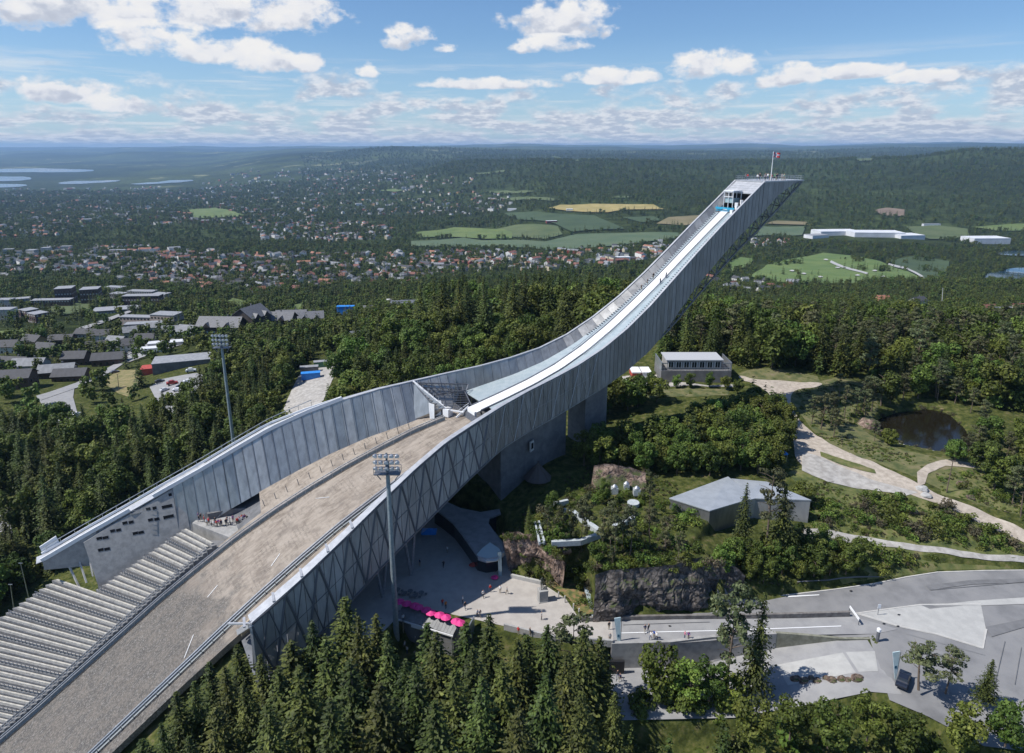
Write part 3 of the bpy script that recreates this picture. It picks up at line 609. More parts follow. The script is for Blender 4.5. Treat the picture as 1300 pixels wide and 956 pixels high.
for k in (-1, 1):
    # boards beside the slope: board, steel rails on posts and the gutter between
    band('slope_board', 5, LEND, lambda s: k * (RA(s) + .02) - .04, lambda s: k * (RA(s) + .02) + .04, lambda s: L(s) + .75, M('blue_grey_board', (.16, .21, .24), (.24, .29, .32), 2, .6), .72)
    for q in (0, .75):
        mb = MB(); ss = srange(5, LEND, 2.0)
        for s0, s1 in zip(ss, ss[1:]):
            mb.bar(W(s0, k * (RA(s0) + q), L(s0) + .95), W(s1, k * (RA(s1) + q), L(s1) + .95), .2, .16); mb.bar(W(s0, k * (RA(s0) + q), L(s0) - .1), W(s0, k * (RA(s0) + q), L(s0) + 1.0), .1, .1)
        build('slope_railing', mb, steel, jump)
    band('walk_strip', 5, LEND, lambda s: k * (RA(s) + .44) - .28, lambda s: k * (RA(s) + .44) + .28, lambda s: L(s) + .1, M('walk_steel', (.28, .31, .33), rough=.5, metal=.4), .1)
# slanting posts on the side strip by the far wall
for s in srange(12, 45, 2.6):
    mb = MB(); w = -(RA(s) + 3.2 + (s - 12) * .07); mb.bar(W(s, w, L(s) - .1), W(s + .3, w - .1, L(s) + 1.5), .12); build('marker_post', mb, steel_d, jump)
for s, w0, w1 in ((34, -2.5, -5.2), (46.5, 3.8, 5.4), (64, 6, 9.8), (58, -2, -1)):
    mb = MB(); mb.bar(W(s, w0, L(s) - .02), W(s + 2.2, w1, L(s + 2.2) - .02), .1, .06); build('measuring_line', mb, white_p, jump)
# far wall: concrete judges' block with slit windows, under the wide walkway
def plane_hit(px, py, p0, nrm):
    r = ray(px, py); t = np.dot(np.array(p0) - np.array([0, 0, CH]), nrm) / np.dot(r, nrm); return r * t + np.array([0, 0, CH])
cb0, cb1, ct0, ct1 = W(58, -26.5, -2), W(83, -29.2, -15), W(59, -30.4, 10.0), W(84.5, -33.6, -1.5)
nrm = np.cross(np.array(cb1) - np.array(cb0), np.array(ct0) - np.array(cb0)); nrm /= np.linalg.norm(nrm)
if nrm[1] > 0: nrm = -nrm
PL = lambda px, py, off=0.0: tuple(plane_hit(px, py, np.array(cb0) + nrm * off, nrm))
face = [(126, 748), (106, 689), (155, 659), (178, 646), (242, 606), (262, 594), (292, 640), (262, 668)]
fr = [PL(*p) for p in face]; bk = [tuple(np.array(p) - np.array([AN[0], AN[1], 0]) * 4.2) for p in fr]
mb = MB(); n_ = len(fr); mb.add(fr + bk, [tuple(range(n_)), tuple(range(n_, 2 * n_))[::-1]] + [(i, (i + 1) % n_, n_ + (i + 1) % n_, n_ + i) for i in range(n_)])
jt = build('judges_block', mb, concrete, jump)
slit_m = M('slit_dark', (.008, .009, .011), rough=.6, spec=.2)
for (px, py, wdt) in ((158.5, 664, 7), (166.5, 663, 7), (143, 674, 7), (150.5, 673, 7), (126, 683.5, 8), (134, 682.5, 8), (128, 698, 8), (136, 697, 8), (172, 677, 8), (179, 676, 8),
        (188, 646, 6), (196, 645, 6), (191, 660, 7), (199, 659, 7), (212, 643, 14), (214, 656, 14), (216, 628, 5), (223.5, 627, 5), (230.5, 626, 5)):
    mb = MB(); hgt = 3.6 if wdt < 9 else 4; sk = -.16 * wdt
    P_ = [(px - wdt / 2, py - hgt / 2 + .1 * wdt), (px + wdt / 2 - 1, py - hgt / 2 - .1 * wdt), (px + wdt / 2, py + hgt / 2 - .1 * wdt), (px - wdt / 2 + 1, py + hgt / 2 + .1 * wdt)]
    a = [PL(*p, off=.02) for p in P_]; b = [PL(*p, off=-.25) for p in P_]
    mb.add(a + b, [(0, 1, 2, 3), (7, 6, 5, 4), (0, 4, 5, 1), (1, 5, 6, 2), (2, 6, 7, 3), (3, 7, 4, 0)]); w_ = build('window', mb, slit_m, jt)
    mb = MB()
    for i in range(4): mb.bar(a[i], a[(i + 1) % 4], .05, .05)
    build('window_frame', mb, steel_d, w_)
# walkway over the block: parapets, rails and the bright end panel
for w_off, nm, sa, sb in ((0.0, 'inner_parapet', 24, 66), (0.0, 'inner_parapet', 71, 89), (3.1, 'outer_parapet', 24, 89)):
    mb = MB()
    for s0, s1 in zip(srange(sa, sb, 2.5), srange(sa, sb, 2.5)[1:]):
        q = lambda s, z: W(s, -(B(s) - .5 + w_off * min(1, (s - 20) / 20)), T(s) + z)
        a, b = q(s0, .14), q(s1, .14); mb.bar(q(s0, .55), q(s1, .55), .26, .85 if nm[0] == 'i' else .5)
    build(nm, mb, white_p, jump)
mb = MB()
for s in srange(30, 88, 2.9):
    q = lambda w, z: W(s, -(B(s) + w), T(s) + z); mb.bar(q(2.6, 0), q(2.6, 1.7), .07)
for s0, s1 in zip(srange(30, 89, 5), srange(30, 89, 5)[1:]): mb.bar(W(s0, -(B(s0) + 2.6), T(s0) + 1.7), W(s1, -(B(s1) + 2.6), T(s1) + 1.7), .13)
build('handrail', mb, steel, jump)
p = [W(88.6, -(B(88.6) + 3.0), T(88.6) - 1.5), W(89.2, -(B(88.6) + 3.0), T(88.6) + 1.9), W(85.8, -(B(85) + 2.9), T(85) + 2.2), W(85.2, -(B(85) + 2.9), T(85) - .6)]
mb = MB(); mb.add(p + [tuple(np.array(q) - .25 * np.array([AN[0], AN[1], 0])) for q in p], [(0, 1, 2, 3), (7, 6, 5, 4), (0, 4, 5, 1), (1, 5, 6, 2), (2, 6, 7, 3), (3, 7, 4, 0)]); build('end_panel', mb, white_p, jump)
mb = MB(); mb.prism([W(66.5, -27.9 + -3, 0)[:2], W(71, -28.6 - 3, 0)[:2], W(71, -31.6 - 3, 0)[:2], W(66.5, -31.2 - 3, 0)[:2]], 4.1, 4.35)
for s in srange(66.5, 71, .9): mb.bar(W(s, -30.7, 4.3), W(s, -30.7, 5.4), .05)
mb.bar(W(66.5, -30.7, 5.4), W(71, -30.7, 5.4), .07); build('balcony', mb, steel, jump)
mb = MB()
for s in (80.5, 83, 85.5): mb.bar(W(s, -(B(s) + 2.6), T(s) - .1), W(79.8 + (s - 80) * .55, -31, T(s) - 8.5), .3, .6)
build('brace', mb, concrete_l, jump)
mb = MB(); q = lambda s, w, dz: W(s, -(B(s) + w), T(s) + dz)
mb.hexa([q(78, -.6, -8.5), q(88.8, -.6, -1.9), q(88.8, 2.9, -1.9), q(78, 2.9, -8.5), q(78, -.6, -.05), q(88.8, -.6, -.05), q(88.8, 2.9, -.05), q(78, 2.9, -.05)]); build('end_soffit', mb, concrete, jump)
# near wall foot: open end frame
mb = MB(); e = 57
for k in range(5): s = 38 + k * 4.9; m3 = MB(); m3.bar(W(s, B(s) - 2.4, T(s) + .15), W(s + .4, B(s) + .05, T(s) + .15), .4, .2); build('cap_rib', m3, cap_m, jump)
mb.bar(W(57, B(57), T(57) + .1), W(57, B(57), ZB(57)), .4); mb.bar(W(57, B(57), T(57)), W(57.5, 17, L(57) + 1), .5, .9); mb.bar(W(57, B(57), T(57) + .05), W(60, 27, T(57) - 1), .3)
build('end_frame', mb, cap_m, jump)
mb = MB(); mb.hexa([W(50, 15.6, L(50) - .3), W(57, 16.4, L(57) - .3), W(57, 16.8, L(57) - .3), W(50, 16, L(50) - .3), W(50, 15.6, L(50) + 1.6), W(57, 16.4, L(57) + 1.4), W(57, 16.8, L(57) + 1.4), W(50, 16, L(50) + 1.6)]); build('timber_parapet', mb, M('tan_timber', (.36, .29, .2), rough=.7), jump)
# legs over the square
for (s, w) in ((24, 17), (31.5, 20.5), (24, -4), (31.5, -4)):
    for q in (-1.6, 1.6):
        mb = MB(); mb.tube([W(s, w, h1(*W(s, w, 0)[:2]) - .3), W(s + q, w + q * .2, ZB(s + q) + .1)], .32, 10); build('leg', mb, steel, jump)
mb = MB(); mb.prism([W(-38, -4.6, 0)[:2], W(-31, -4.6, 0)[:2], W(-31, 2.6, 0)[:2], W(-38, 2.6, 0)[:2]], 4, [ZB(-38) + .2, ZB(-31) + .2, ZB(-31) + .2, ZB(-38) + .2]); build('pier', mb, concrete_d, jump)
mb = MB(); mb.prism([W(-24, -4, 0)[:2], W(-3, -7, 0)[:2], W(-3, 7.5, 0)[:2], W(-24, 4, 0)[:2]], 4, [ZB(-24) + .2, ZB(-3) + .2, ZB(-3) + .2, ZB(-24) + .2]); build('pier', mb, concrete_d, jump)
mb = MB(); c_ = W(-12, 6.8, 16); mb.box(c_, (1.7, .3, 2.6), ANG + 0.02); mb.box((c_[0] + .1, c_[1] - .2, c_[2] + .1), (.8, .2, 1.4), ANG, 1); build('porthole', mb, [concrete_l, glass_d], jump)
# tower top: roof deck, start house, start gate
mb = MB(); mb.prism([W(-88.2, -5.3, 0)[:2], W(-88.2, 5.3, 0)[:2], W(-105, 5.3, 0)[:2], W(-105, -5.3, 0)[:2]], 74.76, 75.05); build('viewing_deck', mb, cap_m, jump)
mb = MB()
for k in range(5):
    a, b = -88.1 + k * .85, -88.1 + (k + 1) * .85 - .12; za, zb = 74.7 - k * .55, 74.7 - (k + 1) * .55 + .06
    mb.hexa([W(a, -5.1, za - .3), W(b, -4.95, zb - .3), W(b, 4.95, zb - .3), W(a, 5.1, za - .3), W(a, -5.1, za), W(b, -4.95, zb), W(b, 4.95, zb), W(a, 5.1, za)])
build('roof_slats', mb, cap_m, jump)
mb = MB(); zz = 75.05
for a, b in (((-88.4, -5.15), (-104.8, -5.15)), ((-88.4, 5.15), (-104.8, 5.15)), ((-88.4, -5.15), (-88.4, 5.15)), ((-104.8, -5.15), (-104.8, 5.15))):
    for h in (.55, 1.1): mb.bar(W(*a, zz + h), W(*b, zz + h), .05)
    for i in range(13): u = i / 12; s = a[0] + (b[0] - a[0]) * u; w = a[1] + (b[1] - a[1]) * u; mb.bar(W(s, w, zz), W(s, w, zz + 1.1), .05)
build('deck_railing', mb, steel, jump)
mb = MB(); mb.hexa([W(-86.5, -5, 64), W(-86, -5, 64), W(-86, 5, 64), W(-86.5, 5, 64), W(-86.5, -5, 72.6), W(-86, -5, 71.2), W(-86, 5, 71.2), W(-86.5, 5, 72.6)]); build('start_hall_back', mb, black_m, jump)
sh = MB(); b0 = TR(-82.5)
sh.prism([W(-84, -1.9, 0)[:2], W(-80.4, -1.9, 0)[:2], W(-80.4, 1.5, 0)[:2], W(-84, 1.5, 0)[:2]], 72.35, 72.6)
for s in (-83.8, -80.6):
    for w in (-1.75, -.2, 1.35): sh.bar(W(s, w, TR(s) - .5), W(s, w, 72.4), .16)
sh.bar(W(-80.6, -1.75, 70.9), W(-80.6, 1.35, 70.9), .14); cab = build('start_cabin', sh, white_p, jump)
mb = MB(); mb.box(W(-82.2, -.2, 69.9), (2.6, 2.8, 1.3), -ANG + R(90)); build('cabin_glazing', mb, glass_b, cab)
sg = MB()
for k in (-1, 1):
    sg.box(W(-79.3, k * 1.9 - .1, TR(-79.3) + .75), (.25, 1.9, .5), -ANG + R(90)); sg.bar(W(-79.3, k * 2.7, TR(-79.3) - .1), W(-79.3, k * 2.7, TR(-79.3) + 1.6), .14); sg.bar(W(-79.3, k * 1.1, TR(-79.3)), W(-79.3, k * 1.1, TR(-79.3) + 1.5), .12)
sg.bar(W(-79.3, -3.3, TR(-79.3) + .95), W(-79.3, 3.2, TR(-79.3) + .95), .3, .45); sg.bar(W(-79.0, -3, TR(-79.3) + .25), W(-79.0, 3, TR(-79.3) + .25), .12); build('start_gate', sg, teal_m, jump)
mb = MB()
for k, (s, w) in enumerate([(-82, 3.2), (-80, 3.4), (-78.5, 3.1), (-81, 2.4)]): mb.box(W(s, w, TR(s) + .7), (.6, .8, 1.2), .3 * k)
build('equipment_case', mb, white_p, jump)
# the grandstand beside the slope
stand = empty('grandstand', W(80, -22, -16), 'terraced grandstand of pale benches beside the lower landing slope', 'grandstand')
bench_m = M('pale_bench', (.36, .345, .31), (.52, .495, .44), 1.4, .7); step_m = M('grey_step', (.16, .16, .165), (.24, .24, .24), 1.2, .85)
wallline = [(246, 664), (126, 748), (84, 727), (0, 786), (-120, 870), (-400, 1060)]
def row_left(s, z):
    k = float(np.interp(s, [54, 86, 110], [.42, .95, 1.1])); prev = None
    for i in range(0, 700):
        w = -14.2 - i * .08; px, py = proj(*W(s + k * (-w - 14.2), w, z))
        xs = [q[0] for q in wallline[::-1]]; ys = [q[1] for q in wallline[::-1]]
        if px < 246 and py < np.interp(px, xs, ys): break
        if px < -260: break
    return w, k
rows = []; s = 56.0
while s < 104:
    z = L(s) + .75; w, k = row_left(s, z); rows.append((s, z, w, k)); s += .98
for i, (s, z, w, k) in enumerate(rows):
    q = lambda ww, ds, dz: W(s + k * (-ww - 14.2) + ds, ww, z + dz)
    mb = MB()
    mb.hexa([q(-14.2, 0, -2.5), q(-14.2, .9, -2.5), q(w, .9, -2.5), q(w, 0, -2.5), q(-14.2, 0, 0), q(-14.2, .94, 0), q(w, .94, 0), q(w, 0, 0)], 1)
    mb.hexa([q(-14.9, .2, .02), q(-14.9, .62, .02), q(w + .7, .62, .02), q(w + .7, .2, .02), q(-14.9, .2, .36), q(-14.9, .62, .36), q(w + .7, .62, .36), q(w + .7, .2, .36)], 0)
    build('bench_row', mb, [bench_m, step_m], stand)
    if i % 4 == 3:
        mb = MB(); a = q(-14.9, .82, .9); b = q(w + .7, .82, .9); mb.bar(a, b, .09); mb.bar(q(-14.9, .82, .5), q(w + .7, .82, .5), .09)
        n = int(abs(w + 14) / .8)
        for j in range(n + 1): u = j / max(n, 1); ww = -14.9 + (w + 15.6) * u; mb.bar(q(ww, .82, 0), q(ww, .82, .95), .09)
        build('crush_rail', mb, steel_d, stand)
mb = MB()
for kk in (-14.0, -14.9):
    for s0, s1 in zip(srange(58, 112, 3), srange(58, 112, 3)[1:]): mb.bar(W(s0, kk, L(s0) + 1.9), W(s1, kk, L(s1) + 1.9), .1); mb.bar(W(s0, kk, L(s0) + 1.3), W(s1, kk, L(s1) + 1.3), .08); mb.bar(W(s0, kk, L(s0)), W(s0, kk, L(s0) + 1.9), .1)
build('stair_rail', mb, steel, stand)
# standing platform at the top of the stand, and a dark block standing in for the shaded recess behind it
mb = MB(); zpl = L(56) + .9; P_ = [tuple(G(px, py, zpl)[:2]) for px, py in ((244, 664), (296, 684), (321, 657), (328, 647), (300, 640), (262, 650))]
mb.prism(P_, zpl - 3, zpl); build('standing_platform', mb, concrete, stand)
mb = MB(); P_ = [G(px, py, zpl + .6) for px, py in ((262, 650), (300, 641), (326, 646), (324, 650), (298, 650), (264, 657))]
mb.prism([p[:2] for p in P_], zpl + .02, zpl + 1.5); build('recess_shade_block', mb, concrete_d, stand)
# ------------------------------------------------------------------ paving, roads and paths
pave = M('square_paving', (.36, .335, .31), (.42, .395, .365), .5, .85, bump=.05, detail=8)
asph = M('asphalt', (.145, .147, .152), (.215, .216, .22), .16, .8, bump=.05, detail=12, c3=(.25, .248, .246), lo=.3, hi=.72)
asph_p = M('pale_asphalt', (.25, .25, .255), (.30, .30, .30), .4, .85, detail=8)
conc_p = M('pale_paving', (.36, .36, .35), (.42, .42, .405), .6, .85, detail=8)
gravel = M('gravel', (.33, .285, .235), (.46, .405, .34), .8, .95, bump=.2, detail=9)
gravel_g = M('grey_gravel', (.29, .275, .255), (.42, .405, .38), .7, .95, bump=.2, detail=9)
grass_m = M('lawn', (.055, .075, .022), (.13, .13, .05), .35, .95, c3=(.20, .165, .10), detail=8, bump=.3, lo=.36, hi=.72)
mead_m = M('meadow', (.045, .065, .016), (.11, .125, .035), .45, .95, c3=(.19, .165, .075), detail=9, bump=.5, lo=.34, hi=.68)
sheet('plaza', plaza_poly, pave, .05, 1.5)
sheet('road', upper_road, asph, .05, 2)
sheet('lower_road', lower_road, asph_p, .06, 2)
def zroad(x, y): return road_z(x, y)
def pxsheet(name, z, pts, mat, lift, g=1.5): return sheet(name, GP(z, *pts), mat, lift, g, zfun=zroad if name in ('ramp_paving', 'plaza_edge', 'lane_marking') else None)
pxsheet('pavement', -.4, [(1085, 780), (1128, 774), (1168, 769), (1180, 774), (1245, 768), (1252, 800), (1248, 823), (1190, 806), (1140, 796)], conc_p, .11)
pxsheet('pavement', -.2, [(1180, 769), (1238, 763), (1300, 759), (1400, 752), (1400, 762), (1300, 767), (1243, 769)], conc_p, .14)
pxsheet('ramp_paving', -.1, [(776, 790), (905, 785), (1080, 781), (1140, 797), (1112, 803), (985, 806), (850, 818), (778, 818)], asph_p, .10)
pxsheet('plaza_edge', -.1, [(735, 790), (777, 790), (779, 818), (740, 812)], pave, .13)
pxsheet('pavement', -3.2, [(985, 846), (1108, 842), (1112, 868), (1000, 872)], conc_p, .10)
pxsheet('lane_marking', -.15, [(783, 804.5), (908, 801), (1068, 793.8), (1068, 794.8), (908, 802), (783, 805.5)], white_p, .16)
pxsheet('lane_marking', -.1, [(1000, 757), (1040, 755), (1040, 756), (1000, 758.5)], white_p, .14)
for a, b in (((500, 736), (584, 699)), ((470, 760), (497, 743))): 
    pxsheet('paving_joint', 0, [a, b, (b[0] + 1, b[1] + 1.2), (a[0] + 1, a[1] + 1.4)], conc_p, .09)
patchm = M('asphalt_patch', (.13, .132, .137), (.17, .172, .178), .5, .85, detail=8)
pxsheet('asphalt_patch', -.2, [(1175, 745), (1230, 738), (1300, 736), (1300, 741), (1235, 743), (1180, 750)], patchm, .16)
pxsheet('asphalt_patch', -.1, [(905, 768), (960, 763), (965, 766), (910, 772)], patchm, .15)
pxsheet('asphalt_patch', -1, [(1250, 800), (1300, 790), (1300, 800), (1258, 812)], patchm, .16)
for a_, b_ in (((1262, 870), (1275, 815)), ((1288, 868), (1296, 822)), ((1150, 806), (1250, 832)), ((1180, 752), (1300, 742)), ((1010, 750), (1120, 738)), ((790, 797), (900, 793)), ((920, 812), (1060, 806))):
    pxsheet('tyre_mark', -.6, [a_, b_, (b_[0] + .9, b_[1] + .5), (a_[0] + .9, a_[1] + .5)], patchm, .2, 3)
for px, py in ((1141, 781), (1122, 792), (1140, 795), (1080, 752), (850, 797)): pxsheet('drain_cover', -.3, [(px - 2.4, py), (px, py - .9), (px + 2.4, py), (px, py + .9)], black_m, .22)
# gravel track past the pond, its side arms and the grass between
sheet('lawn', XP((985, 482), (1030, 488), (1065, 478), (1110, 490), (1115, 520), (1095, 545), (1140, 570), (1190, 580), (1240, 586), (1300, 600), (1300, 655), (1240, 640), (1180, 615), (1120, 590), (1065, 575), (1030, 545), (1005, 510)), grass_m, .06)
sheet('meadow', XP((1000, 600), (1040, 588), (1090, 612), (1150, 625), (1200, 640), (1300, 680), (1400, 720), (1400, 735), (1300, 722), (1190, 725), (1110, 735), (1070, 742), (1040, 720), (1010, 690), (1035, 670), (1030, 640)), mead_m, .05, 1.6)
sheet('meadow', XP((1190, 600), (1240, 590), (1300, 600), (1420, 640), (1420, 690), (1300, 655), (1240, 638), (1195, 628)), mead_m, .07, 1.6)
sheet('clearing', XP((935, 475), (960, 468), (1000, 470), (1038, 478), (1042, 486), (1000, 484), (955, 484)), grass_m, .06)
sheet('gravel_track', smooth_poly(XP((936, 476), (960, 483), (1000, 484), (1045, 486), (1042, 491), (1008, 494), (1002, 508), (1012, 532), (1035, 553), (1070, 573), (1120, 592), (1160, 612), (1200, 632), (1260, 655), (1330, 690), (1330, 702), (1250, 668), (1180, 635), (1120, 622), (1050, 603), (1010, 590), (1008, 560), (1000, 535), (985, 510), (970, 493), (940, 483)), 2), gravel, .13, 1.5)
sheet('gravel_yard', XP((1018, 575), (1040, 580), (1080, 598), (1125, 615), (1165, 626), (1150, 630), (1100, 622), (1050, 612), (1018, 598)), gravel_g, .18, 1.5)
sheet('verge', XP((1041, 574), (1065, 582), (1110, 597), (1112, 602), (1078, 594), (1042, 580)), mead_m, .22, 1.2)
sheet('footpath', XP((1165, 618), (1164, 600), (1178, 590), (1200, 584), (1240, 590), (1236, 595), (1200, 592), (1178, 602), (1174, 615)), gravel, .16, 1.2)
sheet('footpath', XP((1020, 672), (1050, 672), (1100, 682), (1150, 690), (1220, 700), (1320, 708), (1320, 716), (1220, 708), (1150, 698), (1090, 690), (1020, 686)), gravel_g, .16, 1.4)
sheet('forecourt', XP((790, 478), (835, 476), (842, 486), (900, 490), (935, 488), (935, 492), (840, 492), (790, 490)), gravel_g, .12)
sheet('clearing', XP((780, 492), (860, 494), (925, 494), (925, 502), (850, 504), (775, 505)), grass_m, .08)
# left-hand streets and yards
sheet('car_park', XP((190, 492), (205, 482), (250, 474), (262, 478), (252, 492), (236, 512), (226, 528), (200, 512)), asph_p, .25, 3)
sheet('yard', XP((46, 503), (95, 489), (93, 505), (100, 532), (82, 548), (60, 528)), asph_p, .25, 3)
sheet('street', XP((50, 503), (96, 487), (120, 476), (140, 466), (158, 456), (162, 459), (144, 471), (122, 482), (98, 493), (52, 509)), asph_p, .4, 3)
sheet('delivery_yard', XP((360, 520), (372, 492), (385, 470), (425, 455), (432, 466), (418, 492), (402, 525), (380, 540)), gravel_g, .2, 3)
sheet('roadway', XP((-30, 636), (12, 638), (16, 680), (-30, 690)), asph_p, .25, 3)
sheet('clearing', XP((130, 485), (150, 470), (172, 470), (178, 485), (165, 505), (150, 500)), M('dry_grass', (.14, .14, .05), (.26, .21, .10), .4, .95, detail=8), .25, 3)
# pond
pond_w = M('pond_water', (.010, .009, .006), (.016, .014, .009), 2.2, rough=.05, spec=.45, bump=.09)
mb = MB(); mb.add([(p[0], p[1], 6.85) for p in smooth_poly(pond_poly)], [tuple(range(len(smooth_poly(pond_poly))))]); tag(build('pond', mb, pond_w), kind='structure')
def ribbon(name, pts, width, height, mat, label, cat, parent=None, base=-.4, group=None):
    """wall along a polyline of (x, y, z): z is the foot"""
    mb = MB(); P_ = [np.array(p, float) for p in pts]; n = []
    for i in range(len(P_)):
        d = P_[min(i + 1, len(P_) - 1)] - P_[max(i - 1, 0)]; d = d[:2] / (np.linalg.norm(d[:2]) + 1e-9); n.append(np.array([-d[1], d[0], 0]) * width / 2)
    for i in range(len(P_) - 1):
        a, b, c, d = P_[i] - n[i], P_[i + 1] - n[i + 1], P_[i + 1] + n[i + 1], P_[i] + n[i]
        mb.hexa([(*q[:2], q[2] + base) for q in (a, b, c, d)] + [(*q[:2], q[2] + (height if not hasattr(height, '__len__') else height[i + k])) for q, k in ((a, 0), (b, 1), (c, 1), (d, 0))])
    o = build(name, mb, mat, parent, loc=tuple(P_[0]) if not parent else None)
    return tag(o, label, cat, group) if not parent else o
ribbon('pond_kerb', [(*p, 7.2) for p in GP(7.2, (1130, 561), (1150, 567), (1170, 571), (1190, 575), (1215, 579), (1240, 581), (1262, 583))], .7, .35, conc_p, 'pale stone kerb curving along the near edge of the dark pond', 'kerb')
ribbon('low_wall', [(*p, 0) for p in GP(0, (738, 788), (800, 786), (905, 784.5), (1000, 783), (1078, 780.5))], .5, .75, M('low_wall_stone', (.12, .11, .105), (.2, .19, .18), 1, .9), 'long low dark wall between the road under the rock and the paved ramp', 'wall')
ribbon('retaining_wall', [(*p, -5.2) for p in GP(.1, (776, 817.5), (850, 815.5), (905, 809), (985, 805))], .6, 5.6, concrete, 'tall grey concrete retaining wall holding up the ramp beside the square', 'wall')
ribbon('retaining_wall', [(*p, -5.2) for p in GP(.1, (985, 805), (1023, 806), (1070, 807.5), (1112, 806))], .5, [5.7, 5.4, 4.9, 4.6], M('mossy_concrete', (.16, .16, .12), (.25, .25, .2), 1, .9), 'tapering mossy retaining wall at the end of the paved ramp', 'wall')
ribbon('parapet', [(*p, 0) for p in GP(0, (648, 733), (690, 742.5))], .5, .8, conc_p, 'short pale wall in front of the brown rock on the square', 'wall')
ribbon('parapet', [(*p, -.1) for p in GP(0, (640, 797), (700, 812), (778, 818))], .4, 1.0, concrete, 'grey parapet along the tree side of the square', 'wall')
mb = MB(); c = G(783, 843, -3); mb.box((c[0], c[1] - .1, -3.4), (2.6, .5, 2.4)); o = build('doorway', mb, black_m, loc=tuple(c)); tag(o, 'black doorway opening in the foot of the concrete retaining wall', 'doorway')
def kerb(pts, z, lb): ribbon('kerb', [(p[0], p[1], float(road_z(np.array([p[0]]), np.array([p[1]]))[0])) for p in GP(z, *pts)], .28, .17, concrete_l, lb, 'kerb', base=-.2)
kerb(((1085, 780), (1128, 774), (1168, 769), (1245, 768)), -.4, 'pale kerb along the upper edge of the paved traffic island')
kerb(((1252, 800), (1248, 823), (1190, 806), (1140, 796), (1090, 781)), -.6, 'pale kerb along the lower edge of the paved traffic island')
kerb(((920, 764), (960, 758), (1000, 755), (1060, 748), (1110, 741), (1150, 733), (1190, 727), (1250, 725), (1340, 724)), 0, 'long pale kerb between the upper road and the green bank')
# ------------------------------------------------------------------ rock faces
def fb3(p, s, seed=0): x, y, z = p[..., 0], p[..., 1], p[..., 2]; return (vnoise(x + .3 * y, z + .2 * x, s, seed) + vnoise(y - .2 * x, z + 7.3, s, seed + 3) + vnoise(x, y, s, seed + 7)) * .6 - .9
rock_m = M('dark_rock', (.035, .03, .028), (.10, .088, .08), 1.1, .85, c3=(.22, .19, .17), bump=.7, detail=10, lo=.34, hi=.70)
def crackle(m, sc):
    t = NT(m.node_tree); b = t.n['Principled BSDF']; src = b.inputs['Base Color'].links[0].from_socket; tc = t.new('ShaderNodeTexCoord'); n = t.new('ShaderNodeTexNoise', {'Vector': tc.outputs['Object'], 'Scale': .8, 'Detail': 4})
    ad = t.new('ShaderNodeVectorMath', {0: tc.outputs['Object'], 1: n.outputs['Color']}, operation='ADD'); v = t.new('ShaderNodeTexVoronoi', {'Vector': ad.outputs[0], 'Scale': sc}, feature='DISTANCE_TO_EDGE')
    k = t.sstep(v.outputs['Distance'], .07, .0); t.l.new(t.mix(t.m('MULTIPLY', k, .8), src, (.015, .013, .012, 1)), b.inputs['Base Color'])
    ms = t.new('ShaderNodeTexNoise', {'Vector': tc.outputs['Object'], 'Scale': .45, 'Detail': 6}).outputs[0]; ge = t.new('ShaderNodeNewGeometry'); sp = t.new('ShaderNodeSeparateXYZ', {0: ge.outputs['Normal']})
    mk = t.m('MULTIPLY', t.sstep(sp.outputs[2], .45, .8), t.sstep(ms, .42, .55)); l0 = b.inputs['Base Color'].links[0].from_socket; t.l.new(t.mix(mk, l0, (.05, .065, .018, 1)), b.inputs['Base Color']); return m
crackle(rock_m, .55)
rock_b = M('brown_rock', (.07, .048, .038), (.20, .14, .11), .9, .85, c3=(.31, .235, .195), bump=.6, detail=10)
crackle(rock_b, .7)
def rock(name, bot, top, label, mat=rock_m, amp=1.3, nu=90, nv=34, seed=1, group=None):
    def lerp(P_, u):
        P_ = np.array(P_, float); d = np.r_[0, np.cumsum(np.linalg.norm(np.diff(P_, axis=0), axis=1))]; return np.stack([np.interp(u * d[-1], d, P_[:, k]) for k in range(3)], -1)
    u = np.linspace(0, 1, nu); A = lerp(bot, u); B_ = lerp(top, u); v = np.linspace(-.12, 1.12, nv)[:, None, None]
    prof = np.clip(v, 0, 1); prof = prof ** 1.0
    P_ = A[None] * (1 - prof) + B_[None] * prof; P_[..., 2] = A[None, :, 2] * (1 - v[..., 0]) + B_[None, :, 2] * v[..., 0]
    P_[..., 2] = np.minimum(P_[..., 2], B_[None, :, 2] + .6)
    ax = B_.mean(0) - A.mean(0); out = np.array([-ax[0], -ax[1], 0]); out /= np.linalg.norm(out) + 1e-9
    edge = np.sin(np.pi * np.clip(v[..., 0], 0, 1)) * np.clip(np.minimum(u, 1 - u) * 12, 0, 1)[None]
    dsp = fb3(P_, 4.2, seed) * 2.2 + np.round(fb3(P_, 1.9, seed + 1) * 5) / 5 * 1.3 + fb3(P_, .8, seed + 2) * .8
    P_ = P_ + out * 1.3
    P_ = P_ + out * (dsp * amp * (edge * .8 + .2))[..., None]; P_[..., 2] += fb3(P_, 1.3, seed + 5) * .6
    mb = MB(); mb.v = [tuple(p) for p in P_.reshape(-1, 3)]; i = np.arange(nu * nv).reshape(nv, nu)
    mb.f = [tuple(q) for q in np.stack([i[:-1, :-1], i[:-1, 1:], i[1:, 1:], i[1:, :-1]], -1).reshape(-1, 4).tolist()]; mb.mi = [0] * len(mb.f)
    o = build(name, mb, mat, loc=tuple(A[0])); return tag(o, label, 'rock', group)
P0 = lambda z, *pp: [tuple(G(px, py, z)) for px, py in pp]
